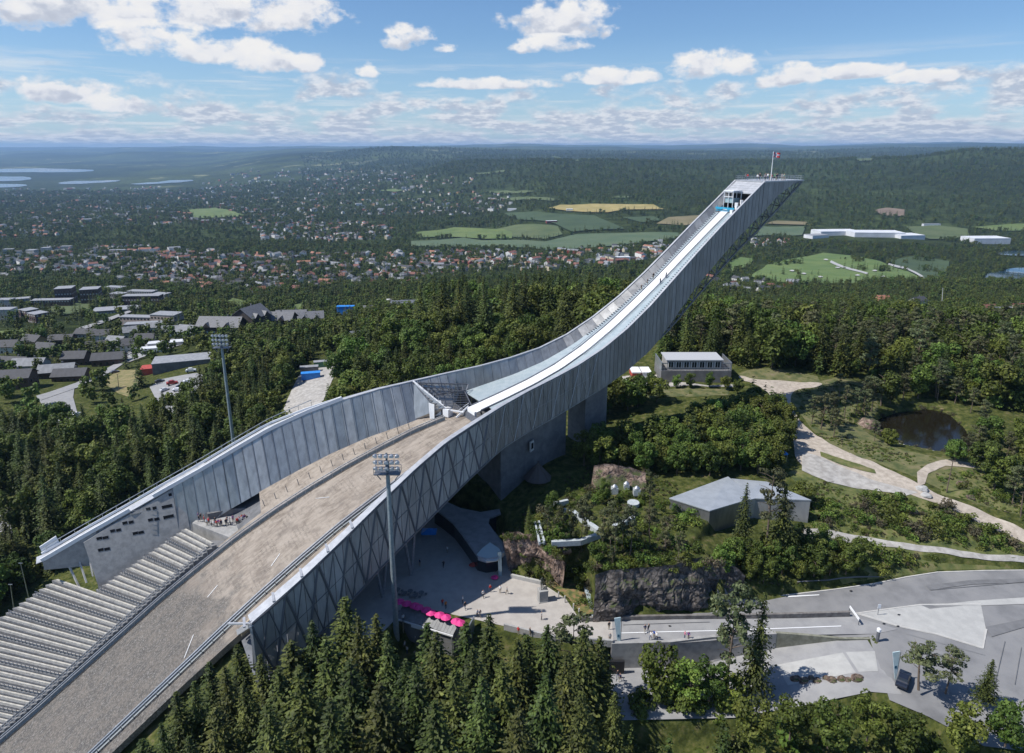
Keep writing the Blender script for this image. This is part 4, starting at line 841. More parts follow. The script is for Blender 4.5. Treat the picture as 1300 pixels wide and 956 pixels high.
rock('rock_face', P0(-.3, (748, 786), (765, 784), (800, 780), (850, 776), (890, 772), (918, 762), (940, 750)), [tuple(G(px, py, z)) for px, py, z in ((752, 728, 8.6), (765, 722, 9), (800, 720, 9.2), (850, 716, 9.2), (890, 706, 9), (918, 712, 7.6), (940, 728, 5))], 'high dark craggy rock face above the road beside the square', amp=1.25, seed=3)
rock('rock_face', P0(-.3, (644, 731), (660, 735), (680, 738), (698, 744), (712, 756)), [tuple(G(px, py, z)) for px, py, z in ((636, 684, 8.5), (655, 682, 9), (680, 688, 9), (700, 704, 8.4), (716, 722, 7.5))], 'brown rock face behind the museum entrance with a pale wall at its foot', rock_b, 1.0, 60, 30, seed=9)
rock('rock_face', P0(9, (752, 612), (765, 624), (785, 622), (800, 622), (822, 618)), [tuple(G(px, py, z)) for px, py, z in ((755, 590, 12.5), (768, 588, 13), (785, 590, 12.8), (800, 592, 12.2), (820, 598, 11.2))], 'brown rock outcrop with dark clefts behind the small white roof vents', rock_b, 1.0, 50, 20, seed=14)
def boulder(px, py, r, label, mat=rock_b, z=None, sq=.6, group=None, seed=0):
    x, y, z0 = X(px, py) if z is None else tuple(G(px, py, z)); bm = bmesh.new(); bmesh.ops.create_icosphere(bm, subdivisions=3, radius=1)
    for v in bm.verts:
        p = np.array(v.co[:]) * 1.7 + seed * 3.1; k = 1 + .45 * float(fb3(p[None], 1.0, seed)[0]) + .25 * float(fb3(p[None] * 2.4, 1.0, seed + 1)[0]); v.co = Vector((v.co.x * k * r, v.co.y * k * r * .8, v.co.z * k * r * sq))
    me = bpy.data.meshes.new('boulder'); bm.to_mesh(me); bm.free(); me.materials.append(mat); o = bpy.data.objects.new('boulder', me); COL.objects.link(o); o.location = (x, y, z0 + r * sq * .2); return tag(o, label, 'boulder', group)
for i, (px, py, r, s) in enumerate([(1103, 541, 3.2, 'largest rounded boulder on the near left bank of the pond'), (1118, 553, 2.2, 'flat boulder at the pond edge below the larger one'), (1170, 622, 1.4, 'pale boulder where the footpath meets the gravel track'), (1176, 630, 1.2, 'pale boulder just below the track junction'),
        (1232, 632, 1.0, 'small boulder in the grass right of the gravel track'), (1220, 615, 1.1, 'small boulder in the meadow above the gravel track'), (1157, 650, 1.3, 'grey boulder half sunk in the meadow slope'), (715, 700, 1.6, 'brown boulder on the museum slope')]):
    boulder(px, py, r, s, conc_p if i in (2, 3) else rock_b, seed=i)
for i in range(9): boulder(1010 + i * 9.5 + random.uniform(-3, 3), 864 + random.uniform(-3, 2), random.uniform(.6, 1.0), 'reddish stone in the row of stones edging the bottom pavement', rock_b, seed=30 + i, group='row of edging stones')
# ------------------------------------------------------------------ buildings round the square
met_r = M('zinc_roof', (.40, .43, .46), (.47, .50, .53), .5, .42, .35); met_w = M('zinc_wall', (.20, .205, .21), (.28, .285, .29), .8, .35, .6, stretch=(1, 1, .3)); met_w2 = M('pale_zinc_wall', (.36, .365, .38), (.44, .445, .45), .8, .45, .4, stretch=(1, 1, .3))
hall = empty('exhibition_hall', tuple(G(901, 690, 5)), 'angular low hall clad in pale zinc with folded flat roofs beside the meadow', 'building')
pA = GP(11, (850.5, 632), (901, 651), (940, 637), (947, 624.5), (924, 607)); zA = [10.7, 11.3, 10.9, 10.9, 11.1]
mb = MB(); mb.prism(pA, 4, zA, 0); build('wall', mb, met_w, hall)
def roofcap(name, poly, zs, mat, parent, ov=.18, th=.22, lift=.02):
    c = np.mean(np.array(poly), 0); pp = [tuple(np.array(p) + (np.array(p) - c) / np.linalg.norm(np.array(p) - c) * ov) for p in poly]
    mb = MB(); mb.prism(pp, [z + lift for z in zs], [z + th + lift for z in zs]); return build(name, mb, mat, parent)
roofcap('roof', pA, zA, met_r, hall)
pB = GP(10.3, (929, 609.5), (947, 625), (943, 637), (959, 633), (1028.6, 637.5), (973, 613)); zB = [10.4, 10.4, 10.2, 10.2, 10.6, 10.3]
mb = MB(); mb.prism(pB, 3, zB, 0); build('wall', mb, met_w2, hall); roofcap('roof', pB, zB, met_r, hall, lift=.03)
# walkway canopy of the museum
mus = empty('museum_entrance', tuple(G(620, 700, 0)), 'curved museum entrance with a grey roof and a round glazed front on the square', 'building')
zc = 3.9; pm = GP(zc, (548, 644), (560, 652), (575, 664), (586, 678), (596, 692), (606, 706), (618, 709), (632, 707), (640, 700), (636, 688), (627, 674), (620, 664), (622, 657), (636, 652), (634, 646), (610, 650), (585, 645), (565, 636))
mb = MB(); mb.prism(pm, zc - .35, zc); build('roof', mb, M('museum_roof', (.20, .20, .205), (.27, .27, .275), .5, .8), mus)
mb = MB(); c_ = np.mean(np.array(pm), 0); mb.prism([tuple(c_ + (np.array(p) - c_) * .94) for p in pm[:9]] + [tuple(c_ + (np.array(p) - c_) * .8) for p in pm[9:]], -.2, zc - .37); build('glazing', mb, glass_d, mus)
pg = GP(zc + .3, (605, 703), (612, 696), (622, 690), (634, 697), (638, 704), (630, 711), (616, 711))
mb = MB(); mb.prism(pg, zc + .02, [zc + .1, zc + .3, zc + .6, zc + .4, zc + .2, zc + .1, zc + .1]); build('glass_roof', mb, M('frosted_glass', (.48, .56, .57), rough=.25), mus)
mb = MB(); a = G(635, 704, 3.5); b = G(635, 731, 0)
mb.hexa([(b[0] - .3, b[1] - .2, 0), (b[0] + .4, b[1] - .1, 0), (b[0] + .4, b[1] + .1, 0), (b[0] - .3, b[1], 0), (b[0] - .5, b[1] + .4, 5.2), (b[0] + .25, b[1] + .5, 5.2), (b[0] + .25, b[1] + .7, 5.2), (b[0] - .5, b[1] + .6, 5.2)]); build('glass_fin', mb, glass_b, mus)
ribbon('roof_rim', [(*p, zc) for p in GP(zc, (607, 708), (618, 711.5), (632, 709), (640, 702))], .3, .35, cap_m, '', '', mus, base=-.5)
for k, (px, py) in enumerate([(612, 722), (622, 724), (630, 722)]): mb = MB(); g_ = G(px, py, 0); mb.tube([(g_[0], g_[1], 0), (g_[0], g_[1], zc - .3)], .14, 8); build('column', mb, steel, mus)
# green museum roof with pale light slots
mr = empty('museum_roof_lights', tuple(G(745, 670, 9)), 'pale glazed slots cut zigzag into the planted museum roof above the rock', 'roof light')
wm = M('slot_white', (.38, .42, .44), (.5, .54, .55), 2, rough=.4)
for a, b, wd in (((727, 651), (760, 675), 1.1), ((700, 690), (737, 688), .8), ((737, 688), (762, 679), .8), ((779, 670), (805, 658), .9), ((703, 641), (721, 637), .7), ((716, 648), (727, 652), .4)):
    A = G(*a, 9.7); B_ = G(*b, 9.7); mb = MB(); mb.bar(A, B_, wd, 1.1); build('light_slot', mb, wm, mr)
mb = MB(); A1, A2, B1, B2 = G(679, 664, 9.5), G(685, 690, 9.5), G(684, 663, 9.5), G(691, 689, 9.5); mb.bar(A1, A2, .35, .8); mb.bar(B1, B2, .35, .8)
for i in range(8): mb.bar(tuple(A1 + (A2 - A1) * i / 7), tuple(B1 + (B2 - B1) * i / 7), .12)
build('ladder_light', mb, wm, mr)
for i, (px, py, s) in enumerate([(780, 626, 'left and roundest of the three white roof vents by the rock outcrop'), (795, 622, 'smallest middle white roof vent by the rock outcrop'), (808, 628, 'tallest right white roof vent by the rock outcrop')]):
    g_ = G(px, py, 9); r = empty('roof_vent', tuple(g_), s, 'roof vent'); mb = MB(); mb.box((g_[0], g_[1], 9.7), (1.5 - .3 * (i == 1), 1.3, 1.5)); build('housing', mb, wm, r)
    mb = MB(); mb.tube([(g_[0], g_[1], 10.45), (g_[0], g_[1], 10.7), (g_[0], g_[1], 11.0), (g_[0], g_[1], 11.2)], [.7, .65, .4, .1], 12); build('cowl', mb, steel, r)
g_ = G(804, 639, 9.2); mb = MB(); mb.tube([(g_[0], g_[1], 8.8), (g_[0], g_[1], 9.5)], [1.3, 1.3], 20); tag(build('round_hatch', mb, wm, loc=tuple(g_)), 'low round pale hatch on the brown ground below the roof vents', 'hatch')
tp = G(683, 606, 8.6); r = empty('tepee', tuple(tp), 'dark conical tent in the shade under the ski jump', 'tent'); mb = MB(); mb.tube([(tp[0], tp[1], 8.6), (tp[0], tp[1], 12.2)], [3.4, .12], 14); build('canvas', mb, M('tent_canvas', (.12, .10, .09), rough=.9), r)
mb = MB()
for i in range(8): a = i * math.pi / 4; mb.bar((tp[0] + 3.4 * math.cos(a), tp[1] + 3.4 * math.sin(a), 8.7), (tp[0] - .25 * math.cos(a), tp[1] - .25 * math.sin(a), 12.7), .08)
build('tent_poles', mb, bark, r)
# planted bed with its slanting pale edge
sheet('flower_bed', GP(.3, (694, 742), (712, 736), (741, 737), (754, 782), (738, 782), (722, 762)), M('dry_flowers', (.05, .075, .02), (.15, .14, .045), 1.1, .95, c3=(.27, .15, .085), detail=9, bump=.5, lo=.36, hi=.66), .25, 1.0, zfun=lambda x, y: np.full(x.shape, .5))
mb = MB(); a = G(742, 738, 1.6); b = G(755, 785, .2); mb.bar(tuple(a), tuple(b), .9, .5); tag(build('sloping_edge', mb, M('pale_metal_edge', (.45, .52, .55), rough=.4, metal=.3), loc=tuple(b)), 'slanting pale metal edge of the flower bed beside the dark rock', 'edging')
for i, (px, py) in enumerate([(709, 760), (717, 765), (728, 775), (735, 781)]):
    g_ = G(px, py, 0); mb = MB(); mb.tube([(g_[0], g_[1], 0), (g_[0], g_[1], 1.5)], .13, 8); tag(build('post', mb, concrete_l, loc=tuple(g_)), 'slim pale post in the line between the square and the flower bed', 'post', 'line of posts by the flower bed')
# kiosk and its grey roof
kk = empty('kiosk', tuple(G(545, 800, -4)), 'long kiosk with a curved grey metal roof at the edge of the square', 'kiosk')
a, b, c, d = G(512, 767, 1.6), G(584, 789, 1.6), G(575, 807, .2), G(503, 785, .2); mb = MB(); N_ = 18
for i in range(N_):
    f = lambda u: (a + (b - a) * u + np.array([0, 0, .25 * math.sin(u * 3)]), d + (c - d) * u + np.array([0, 0, .25 * math.sin(u * 3)])); (p, q), (p2, q2) = f(i / N_), f((i + .94) / N_)
    mb.hexa([tuple(v - np.array([0, 0, .14])) for v in (q, q2, p2, p)] + [tuple(v) for v in (q, q2, p2, p)])
build('roof', mb, M('kiosk_roof', (.15, .155, .16), (.21, .215, .22), 1, .6, .2), kk)
mb = MB(); sh = np.array([0, .5, 0]); mb.prism([tuple((v)[:2]) for v in (d + sh * .6, c + sh * .6, b - sh, a - sh)], -4.5, [0, 0, 1.3, 1.3]); build('wall', mb, concrete_d, kk)
mb = MB(); mb.bar(tuple(d + [0, -.05, -.1]), tuple(c + [0, -.05, -.1]), .2, .28); mb.bar(tuple(d + (c - d) * .27 + [0, -.1, -.45]), tuple(d + (c - d) * .48 + [0, -.1, -.45]), .1, .7); build('fascia', mb, white_p, kk)
mb = MB()
for u in (.02, .12, .5, .98): p = d + (c - d) * u; mb.tube([(p[0], p[1] - .05, p[2] - .1), (p[0], p[1] - .05, -4.4)], .12, 8)
build('posts', mb, steel, kk)
mb = MB(); p1, p2 = G(590, 800, 1.5), G(601, 782, 1.5); mb.hexa([(p1[0], p1[1], -3), (p2[0], p2[1], -3), (p2[0] + .2, p2[1], -3), (p1[0] + .2, p1[1], -3), (p1[0], p1[1], 1.0), (p2[0], p2[1], 1.5), (p2[0] + .2, p2[1], 1.5), (p1[0] + .2, p1[1], 1.0)]); build('side_screen', mb, steel, kk)
# pink parasols behind it
def parasol():
    r = empty('parasol', (0, 0, 0), 'p', 'parasol'); mb = MB(); n = 8; mb.v = [(0, 0, 2.75)] + [(1.0 * math.cos(i * 2 * math.pi / n), 1.0 * math.sin(i * 2 * math.pi / n), 2.2) for i in range(n)] + [(0, 0, 2.7)]
    mb.f = [(0, 1 + i, 1 + (i + 1) % n) for i in range(n)] + [(n + 1, 1 + (i + 1) % n, 1 + i) for i in range(n)]; mb.mi = [0] * len(mb.f); build('canopy', mb, pink_m, r)
    mb = MB(); mb.tube([(0, 0, 0), (0, 0, 2.7)], .04, 6); build('pole', mb, steel, r); mb = MB(); mb.tube([(0, 0, 0), (0, 0, .12)], .3, 12); build('base', mb, concrete_d, r); return r
par0 = parasol()
for i, (px, py) in enumerate([(507, 762), (516, 764.5), (526, 767), (531, 769), (541, 772.5), (547, 776), (558, 779), (566, 782), (579, 787), (584, 789)]):
    g_ = G(px, py, 2.5); loc = (g_[0], g_[1], 0); o = par0 if i == 0 else dup(par0, loc); o.location = loc; o['label'] = 'open pink parasol in the row behind the grey kiosk roof'; o['group'] = 'row of pink parasols'
for i, (px, py) in enumerate([(600, 719), (628, 735)]):
    g_ = G(px, py, .4); r = empty('bean_bag', tuple(G(px, py, 0)), ['dark red bean bag seat in the shade by the museum', 'bright pink bean bag seat in the sun by the museum'][i], 'seat'); bm = bmesh.new(); bmesh.ops.create_uvsphere(bm, u_segments=14, v_segments=9, radius=1)
    me = bpy.data.meshes.new('cushion')
    for v in bm.verts: v.co = Vector((v.co.x * .8, v.co.y * .65, .35 + v.co.z * .38 * (1.2 if v.co.x > 0 and v.co.z > 0 else .75)))
    bm.to_mesh(me); bm.free(); me.materials.append(pink_m if i else red_m); o = bpy.data.objects.new('cushion', me); COL.objects.link(o); o.parent = r
# blue tarpaulin tents
for px, py, z, s in ((545, 684, 0, 'crumpled blue sheet tent under the legs of the ski jump'), (989, 583, 9, 'small blue canopy among the bushes by the gravel yard')):
    g_ = G(px, py, z); r = empty('blue_tent', tuple(g_), s, 'tent'); mb = MB(); mb.prism([(g_[0] - 1.6, g_[1] - 1.1), (g_[0] + 1.6, g_[1] - 1.1), (g_[0] + 1.6, g_[1] + 1.1), (g_[0] - 1.6, g_[1] + 1.1)], z + 1.6, z + 1.9); mb.add([(g_[0] - 1.7, g_[1] - 1.2, z + 1.9), (g_[0] + 1.7, g_[1] - 1.2, z + 1.9), (g_[0] + 1.7, g_[1] + 1.2, z + 1.9), (g_[0] - 1.7, g_[1] + 1.2, z + 1.9), (g_[0], g_[1], z + 2.7)], [(0, 1, 4), (1, 2, 4), (2, 3, 4), (3, 0, 4)]); build('canopy', mb, blue_m, r)
    for dx in (-1.5, 1.5):
        for dy in (-1, 1): mb = MB(); mb.bar((g_[0] + dx, g_[1] + dy, z), (g_[0] + dx, g_[1] + dy, z + 1.7), .07); build('leg', mb, steel, r)
# small steel lift housing against the near wall
lh = empty('lift_housing', tuple(G(412, 800, -3)), 'tall ribbed grey lift housing with an open top beside the near wall', 'lift housing')
p = GP(7, (396, 762), (405, 768), (420, 762), (411, 757)); mb = MB(); mb.prism(p, -7, 6.9); build('shaft', mb, met_w2, lh)
mb = MB()
for i in range(4): mb.bar((*p[i], 7.05), (*p[(i + 1) % 4], 7.05), .3, .3)
build('rim', mb, cap_m, lh)
mb = MB()
for i in range(4):
    for k in range(9): u = (k + .5) / 9; x = p[i][0] * (1 - u) + p[(i + 1) % 4][0] * u; y = p[i][1] * (1 - u) + p[(i + 1) % 4][1] * u; mb.box((x, y, 0), (.05, .05, 13.6))
build('ribs', mb, steel_d, lh)
# terraced white-grey building behind the grove
tb = empty('office_building', tuple(GY(883, 482, 207)), 'low grey flat roofed building with a row of windows behind the leafy grove', 'building')
Yb = 207.0; xa, xb = GY(839, 470, Yb)[0], GY(928, 470, Yb)[0]; x1, x2 = GY(848, 460, Yb)[0], GY(917.5, 460, Yb)[0]; zr = GY(880, 458.5, Yb)[2]; zf = GY(880, 470, Yb)[2]; zg = 11.0
mb = MB(); mb.box(((xa + xb) / 2, Yb + 4.5, (zf + zg) / 2 - .5), (xb - xa, 10.2, zf - zg + 1)); build('lower_storey', mb, concrete_d, tb)
mb = MB(); mb.box(((x1 + x2) / 2, Yb + 4.8, (zr + zf) / 2), (x2 - x1, 7.4, zr - zf)); build('wall', mb, concrete, tb)
mb = MB(); mb.box(((x1 + x2) / 2, Yb + 4.6, zr + .16), (x2 - x1 + .8, 8.6, .3)); build('roof', mb, M('felt_pale', (.42, .43, .45), rough=.7), tb)
for i in range(7):
    xx = x1 + (x2 - x1) * (i + .5) / 7; w_ = None; mb = MB(); mb.box((xx, Yb + 1.04, (zr + zf) / 2 - .05), (1.5, .2, 1.7)); w_ = build('window', mb, glass_d, tb)
    mb = MB(); mb.box((xx - .82, Yb + 1.0, (zr + zf) / 2), (.14, .3, 1.9)); mb.box((xx + .82, Yb + 1.0, (zr + zf) / 2), (.14, .3, 1.9)); mb.box((xx, Yb + .98, (zr + zf) / 2), (.08, .2, 1.8)); build('window_frame', mb, white_p, w_)
mb = MB()
for x in (xa + .12, xb - .12): mb.box((x, Yb + 4.5, zf + 1.3), (.22, 10, 2.8))
mb.box(((xa + x1) / 2, Yb - .3, zf + 2.4), (x1 - xa, .2, .3)); mb.box(((xb + x2) / 2, Yb - .3, zf + 2.4), (xb - x2, .2, .3)); mb.bar((xa, Yb - .4, zf + 1), (xb, Yb - .4, zf + 1), .08)
for i in range(24): x = xa + (xb - xa) * i / 23; mb.bar((x, Yb - .4, zf), (x, Yb - .4, zf + 1), .06)
build('terrace_screen', mb, steel, tb)
for px, s, m_ in ((806, 'cream topped trailer parked left beside the ski jump', red_m), (819, 'white topped trailer parked beside the low grey building', white_p)):
    x, y, z = X(px, 478); r = empty('trailer', (x, y, z), s, 'trailer'); mb = MB(); mb.box((x, y, z + 1.2), (2.8, 5.5, 1.7)); build('body', mb, m_, r); mb = MB(); mb.box((x, y, z + 2.25), (3, 5.8, .35)); build('roof', mb, white_p, r)
    for k in (-1, 1): mb = MB(); mb.tube([(x - 1.45 * 1, y + k * 1.2, z + .35), (x + 1.45, y + k * 1.2, z + .35)], .35, 10); build('wheels', mb, black_m, r)
# ------------------------------------------------------------------ trees
def leafmat(name, c1, c2, c3, trans=.18):
    return M(name, c1, c2, .45, .62, c3=c3, objvar=.33, island=.42, trans=trans, spec=.25, lo=.36, hi=.66, detail=3)
needle = leafmat('spruce_needles', (.034, .050, .012), (.062, .082, .018), (.105, .125, .028), .14)
pneedle = leafmat('pine_needles', (.055, .068, .03), (.09, .102, .045), (.13, .14, .062), .12)
leafg = leafmat('green_leaves', (.050, .076, .013), (.088, .122, .022), (.135, .17, .036), .22)
leafy = leafmat('light_leaves', (.07, .11, .018), (.11, .165, .03), (.17, .22, .045), .25)
rusty = leafmat('dull_leaves', (.05, .05, .03), (.085, .075, .045), (.12, .105, .06), .15)
def np_mesh(name, V, F, mat):
    me = bpy.data.meshes.new(name); V = np.asarray(V, float).reshape(-1, 3); F = np.asarray(F, np.int32); k = F.shape[1]
    me.vertices.add(len(V)); me.vertices.foreach_set('co', V.ravel()); me.loops.add(F.size); me.loops.foreach_set('vertex_index', F.ravel()); me.polygons.add(len(F)); me.polygons.foreach_set('loop_start', np.arange(0, F.size, k, dtype=np.int32)); me.update(calc_edges=True); me.materials.append(mat); return me
def unit(v): return v / (np.linalg.norm(v, axis=-1, keepdims=True) + 1e-9)
def quads(c, a, b):
    """quads centred on c spanned by a and b"""
    V = np.stack([c - a, c - b * .9, c + a, c + b], 1); F = np.arange(len(c) * 4).reshape(-1, 4); return V.reshape(-1, 3), F
def spruce_crown(h, r, rng, lev=34, per=9, seg=7, leaf=.5):
    C, A, B_ = [], [], []
    for i in range(lev):
        t = (i + rng.random() * .6) / lev; z = h * (.10 + .89 * t); rad = r * 1.06 * ((1 - t) ** .70) * rng.uniform(.78, 1.12) + .12
        n = max(4, int(per * (1 - t * .55))); a0 = rng.random() * 6.3
        for k in range(n):
            az = a0 + k * 2 * math.pi / n + rng.normal() * .18; L_ = rad * rng.uniform(.7, 1.12); d = np.array([math.cos(az), math.sin(az), 0]); sgm = max(2, int(seg * (L_ / r) + 2))
            for q in range(sgm):
                u = (q + .5 + rng.normal() * .2) / sgm; dz = -.42 * L_ * u ** 1.3 + .16 * L_ * u ** 3; w = leaf * (1.15 - .5 * u) * rng.uniform(.7, 1.25) * (.55 + .45 * (1 - t))
                side = np.array([-d[1], d[0], 0]); p = d * (L_ * u) + np.array([0, 0, z + dz]) + side * rng.normal() * .12 * L_ * u
                C.append(p); A.append(unit(d + side * rng.normal() * .6 + np.array([0, 0, -.35 + rng.normal() * .25])) * w * .8); B_.append(unit(side + d * rng.normal() * .4 + np.array([0, 0, rng.normal() * .45])) * w * .5)
    return quads(np.array(C), np.array(A), np.array(B_))
def clump_crown(cent, rads, rng, n, leaf, flat=1.0):
    C = []; N = []
    for c, r in zip(cent, rads):
        m = int(n * r * r); d = unit(rng.normal(size=(m, 3))); rr = r * (rng.uniform(.55, 1.08, size=(m, 1)) ** .5); d2 = d.copy(); d2[:, 2] *= flat; C.append(np.array(c) + d2 * rr); N.append(d)
    C = np.concatenate(C); N = unit(np.concatenate(N) + rng.normal(size=C.shape) * .45 + np.array([0, 0, .35])); t = unit(np.cross(N, rng.normal(size=C.shape))); b = np.cross(N, t); s = leaf * rng.uniform(.6, 1.25, size=(len(C), 1)); return quads(C, t * s, b * s * .75)
def trunk_mesh(name, h, r, rng, limbs=0, lo=.3, lr=2.0, bend=.2):
    mb = MB(); pts = []; off = rng.normal(size=2) * bend
    for i in range(6): u = i / 5; pts.append((off[0] * math.sin(u * 2), off[1] * math.sin(u * 2.4), h * u))
    mb.tube(pts, [r * (1 - .85 * i / 5) for i in range(6)], 7)
    for k in range(limbs):
        z = h * rng.uniform(lo, .92); a = rng.random() * 6.28; l = lr * rng.uniform(.6, 1.1); u = z / h; x0, y0 = off[0] * math.sin(u * 2), off[1] * math.sin(u * 2.4)
        mb.tube([(x0, y0, z), (x0 + math.cos(a) * l * .5, y0 + math.sin(a) * l * .5, z + l * .25), (x0 + math.cos(a) * l, y0 + math.sin(a) * l, z + l * .35)], [r * .35, r * .2, r * .07], 5)
    me = bpy.data.meshes.new(name); me.from_pydata(mb.v, [], mb.f); me.materials.append(bark); return me
PROTO = {}
def proto(kind, crown, trunk): PROTO.setdefault(kind, []).append((crown, trunk))
for v in range(5):
    g = np.random.default_rng(40 + v); h, r = 18, [4.6, 5.1, 4.2, 5.3, 4.8][v]
    V, F = spruce_crown(h, r, g, 38, 13, 8, leaf=.72); proto('spruce', np_mesh('spruce_crown', V, F, needle), trunk_mesh('spruce_trunk', h * .93, .28, g))
for v in range(5):
    g = np.random.default_rng(60 + v); h = 11; n = 20; cent = []; rads = []
    for _ in range(n + 8):
        z = g.uniform(.25, .92); rr = 3.5 * math.sin(math.pi * min(.98, max(.12, (z - .08) * .95))) ** .7; a = g.random() * 6.28; q = rr * math.sqrt(g.random()); cent.append((q * math.cos(a), q * math.sin(a), z * h)); rads.append(g.uniform(.85, 1.6))
    for m_, nm in ((leafg, 'broadleaf'), (leafy, 'bright')):
        if nm == 'bright' and v > 2: continue
        V, F = clump_crown(cent, rads, g, 62, .34); proto(nm, np_mesh('leaf_crown', V, F, m_), trunk_mesh('leaf_trunk', h * .8, .22, g, 7, .3, 2.2))
for v in range(4):
    g = np.random.default_rng(80 + v); h = 15; cent = []; rads = []
    for _ in range(22):
        z = g.uniform(.42, .98); rr = (3.0 if z < .9 else 1.6) * (1.1 - .45 * (z - .4)); a = g.random() * 6.28; q = rr * g.uniform(.25, 1); cent.append((q * math.cos(a), q * math.sin(a), z * h)); rads.append(g.uniform(.7, 1.25))
    V, F = clump_crown(cent, rads, g, 95, .25, .5); proto('pine', np_mesh('pine_crown', V, F, pneedle), trunk_mesh('pine_trunk', h * .95, .24, g, 14, .4, 2.8, .4))
for v in range(4):
    g = np.random.default_rng(95 + v); cent = [(g.normal() * .9, g.normal() * .9, g.uniform(.4, 1.7)) for _ in range(9)]; rads = [g.uniform(.5, .95) for _ in cent]
    for m_, nm in ((leafg, 'shrub'), (leafy, 'bright_shrub'), (rusty, 'dull_shrub')):
        if nm == 'dull_shrub' and v > 1: continue
        V, F = clump_crown(cent, rads, g, 85, .2, .85); proto(nm, np_mesh('shrub_leaves', V, F, m_), trunk_mesh('shrub_stem', 1.2, .06, g, 4, .1, .8))
KIND = {'spruce': ('spruce_tree', 'tree'), 'broadleaf': ('broadleaf_tree', 'tree'), 'bright': ('broadleaf_tree', 'tree'), 'pine': ('pine_tree', 'tree'), 'shrub': ('shrub', 'shrub'), 'bright_shrub': ('shrub', 'shrub'), 'dull_shrub': ('shrub', 'shrub')}
PH = {'spruce': 18, 'broadleaf': 11.2, 'bright': 11.2, 'pine': 15.2, 'shrub': 2.4, 'bright_shrub': 2.4, 'dull_shrub': 2.4}
N_T = {}
def tree(kind, x, y, h, label, group, z=None, wid=1.0):
    nm, cat = KIND[kind]; cm, tm = random.choice(PROTO[kind]); z = h1(x, y) if z is None else z; sc = h / PH[kind]
    r = empty(nm, (x, y, z - .15), label, cat, group, random.uniform(0, 6.28)); sx = sc * wid * random.uniform(.92, 1.1); r.scale = (sx, sx * random.uniform(.92, 1.08), sc)
    if cat == 'tree': r.rotation_euler[0] = random.gauss(0, .012); r.rotation_euler[1] = random.gauss(0, .012)
    for n_, me in (('crown' if cat == 'tree' else 'foliage', cm), ('trunk' if cat == 'tree' else 'stem', tm)):
        o = bpy.data.objects.new(n_, me); COL.objects.link(o); o.parent = r
    N_T[nm] = N_T.get(nm, 0) + 1; return r
def top_tree(kind, px, py, Y, h, label, group=None, wid=1.0):
    p = GY(px, py, Y); return tree(kind, p[0], p[1], h, label, group, p[2] - h, wid)
# the row of firs in the foreground
G1 = 'row of spruces along the foot of the picture'; L1 = 'tall dark spruce in the row below the square'
for px, py, Y, h in ((262, 832, 84, 15), (285, 845, 80, 14), (300, 818, 88, 17), (330, 826, 86, 17), (352, 838, 80, 17), (368, 805, 88, 19), (395, 788, 90, 20), (415, 800, 84, 20), (435, 758, 92, 21), (455, 778, 88, 21), (476, 772, 91, 20), (492, 800, 84, 20), (512, 830, 78, 20), (545, 785, 91, 21), (556, 792, 85, 20), (588, 788, 92, 20), (604, 815, 80, 18), (622, 775, 90, 21),
                     (655, 803, 86, 19), (668, 800, 90, 18), (640, 835, 78, 18), (695, 785, 90, 19), (742, 796, 88, 18), (758, 800, 91, 17), (720, 830, 80, 19), (575, 850, 76, 20), (530, 845, 76, 20), (445, 835, 76, 20), (380, 845, 76, 19), (310, 860, 76, 16), (690, 850, 74, 18), (610, 862, 72, 18), (480, 858, 72, 19), (245, 862, 78, 13), (780, 875, 80, 12), (340, 885, 70, 18), (420, 880, 70, 18), (550, 890, 68, 18), (660, 890, 68, 18), (740, 880, 72, 16), (270, 895, 72, 15), (222, 880, 76, 13), (205, 915, 72, 13), (238, 930, 68, 13), (180, 940, 70, 12)):
    top_tree('spruce', px, py + random.uniform(-5, 5), Y, h * random.uniform(.9, 1.1), L1, G1, random.uniform(.95, 1.3))
top_tree('pine', 733, 778, 92, 17, 'feathery grey green pine among the spruces just left of the ramp', None)
top_tree('pine', 934, 738, 94, 22, 'tallest grey green pine with a bare trunk in front of the ramp', None, .8)
top_tree('spruce', 971, 748, 93, 20, 'slender lone spruce beside the tallest pine in front of the ramp', None, .62)
top_tree('bright', 840, 820, 94, 12, 'round topped bright green tree against the concrete retaining wall', None, .9)
for px, py, k in ((880, 842, 'bright'), (905, 838, 'broadleaf'), (868, 868, 'broadleaf'), (930, 860, 'bright'), (815, 880, 'broadleaf'), (900, 880, 'bright')): top_tree(k, px, py, 92, 8, 'small leafy tree below the lower road', 'small trees below the lower road')
top_tree('pine', 1178, 815, 90, 9, 'broad low pine at the bottom right beside the parked car', None, 1.5)
top_tree('pine', 1213, 820, 90, 9, 'narrower low pine right of the broad one by the car', None, 1.1)
top_tree('spruce', 1262, 836, 88, 8, 'small pointed spruce on the asphalt at the bottom right', None, 1.0)
for px, py, Y in ((1010, 884, 84), (1060, 892, 80), (1110, 885, 84), (1160, 900, 82), (1230, 900, 80), (1290, 890, 80), (960, 890, 80)): top_tree('broadleaf', px, py, Y, 8, 'leafy tree along the bottom edge under the road', 'trees along the bottom edge')
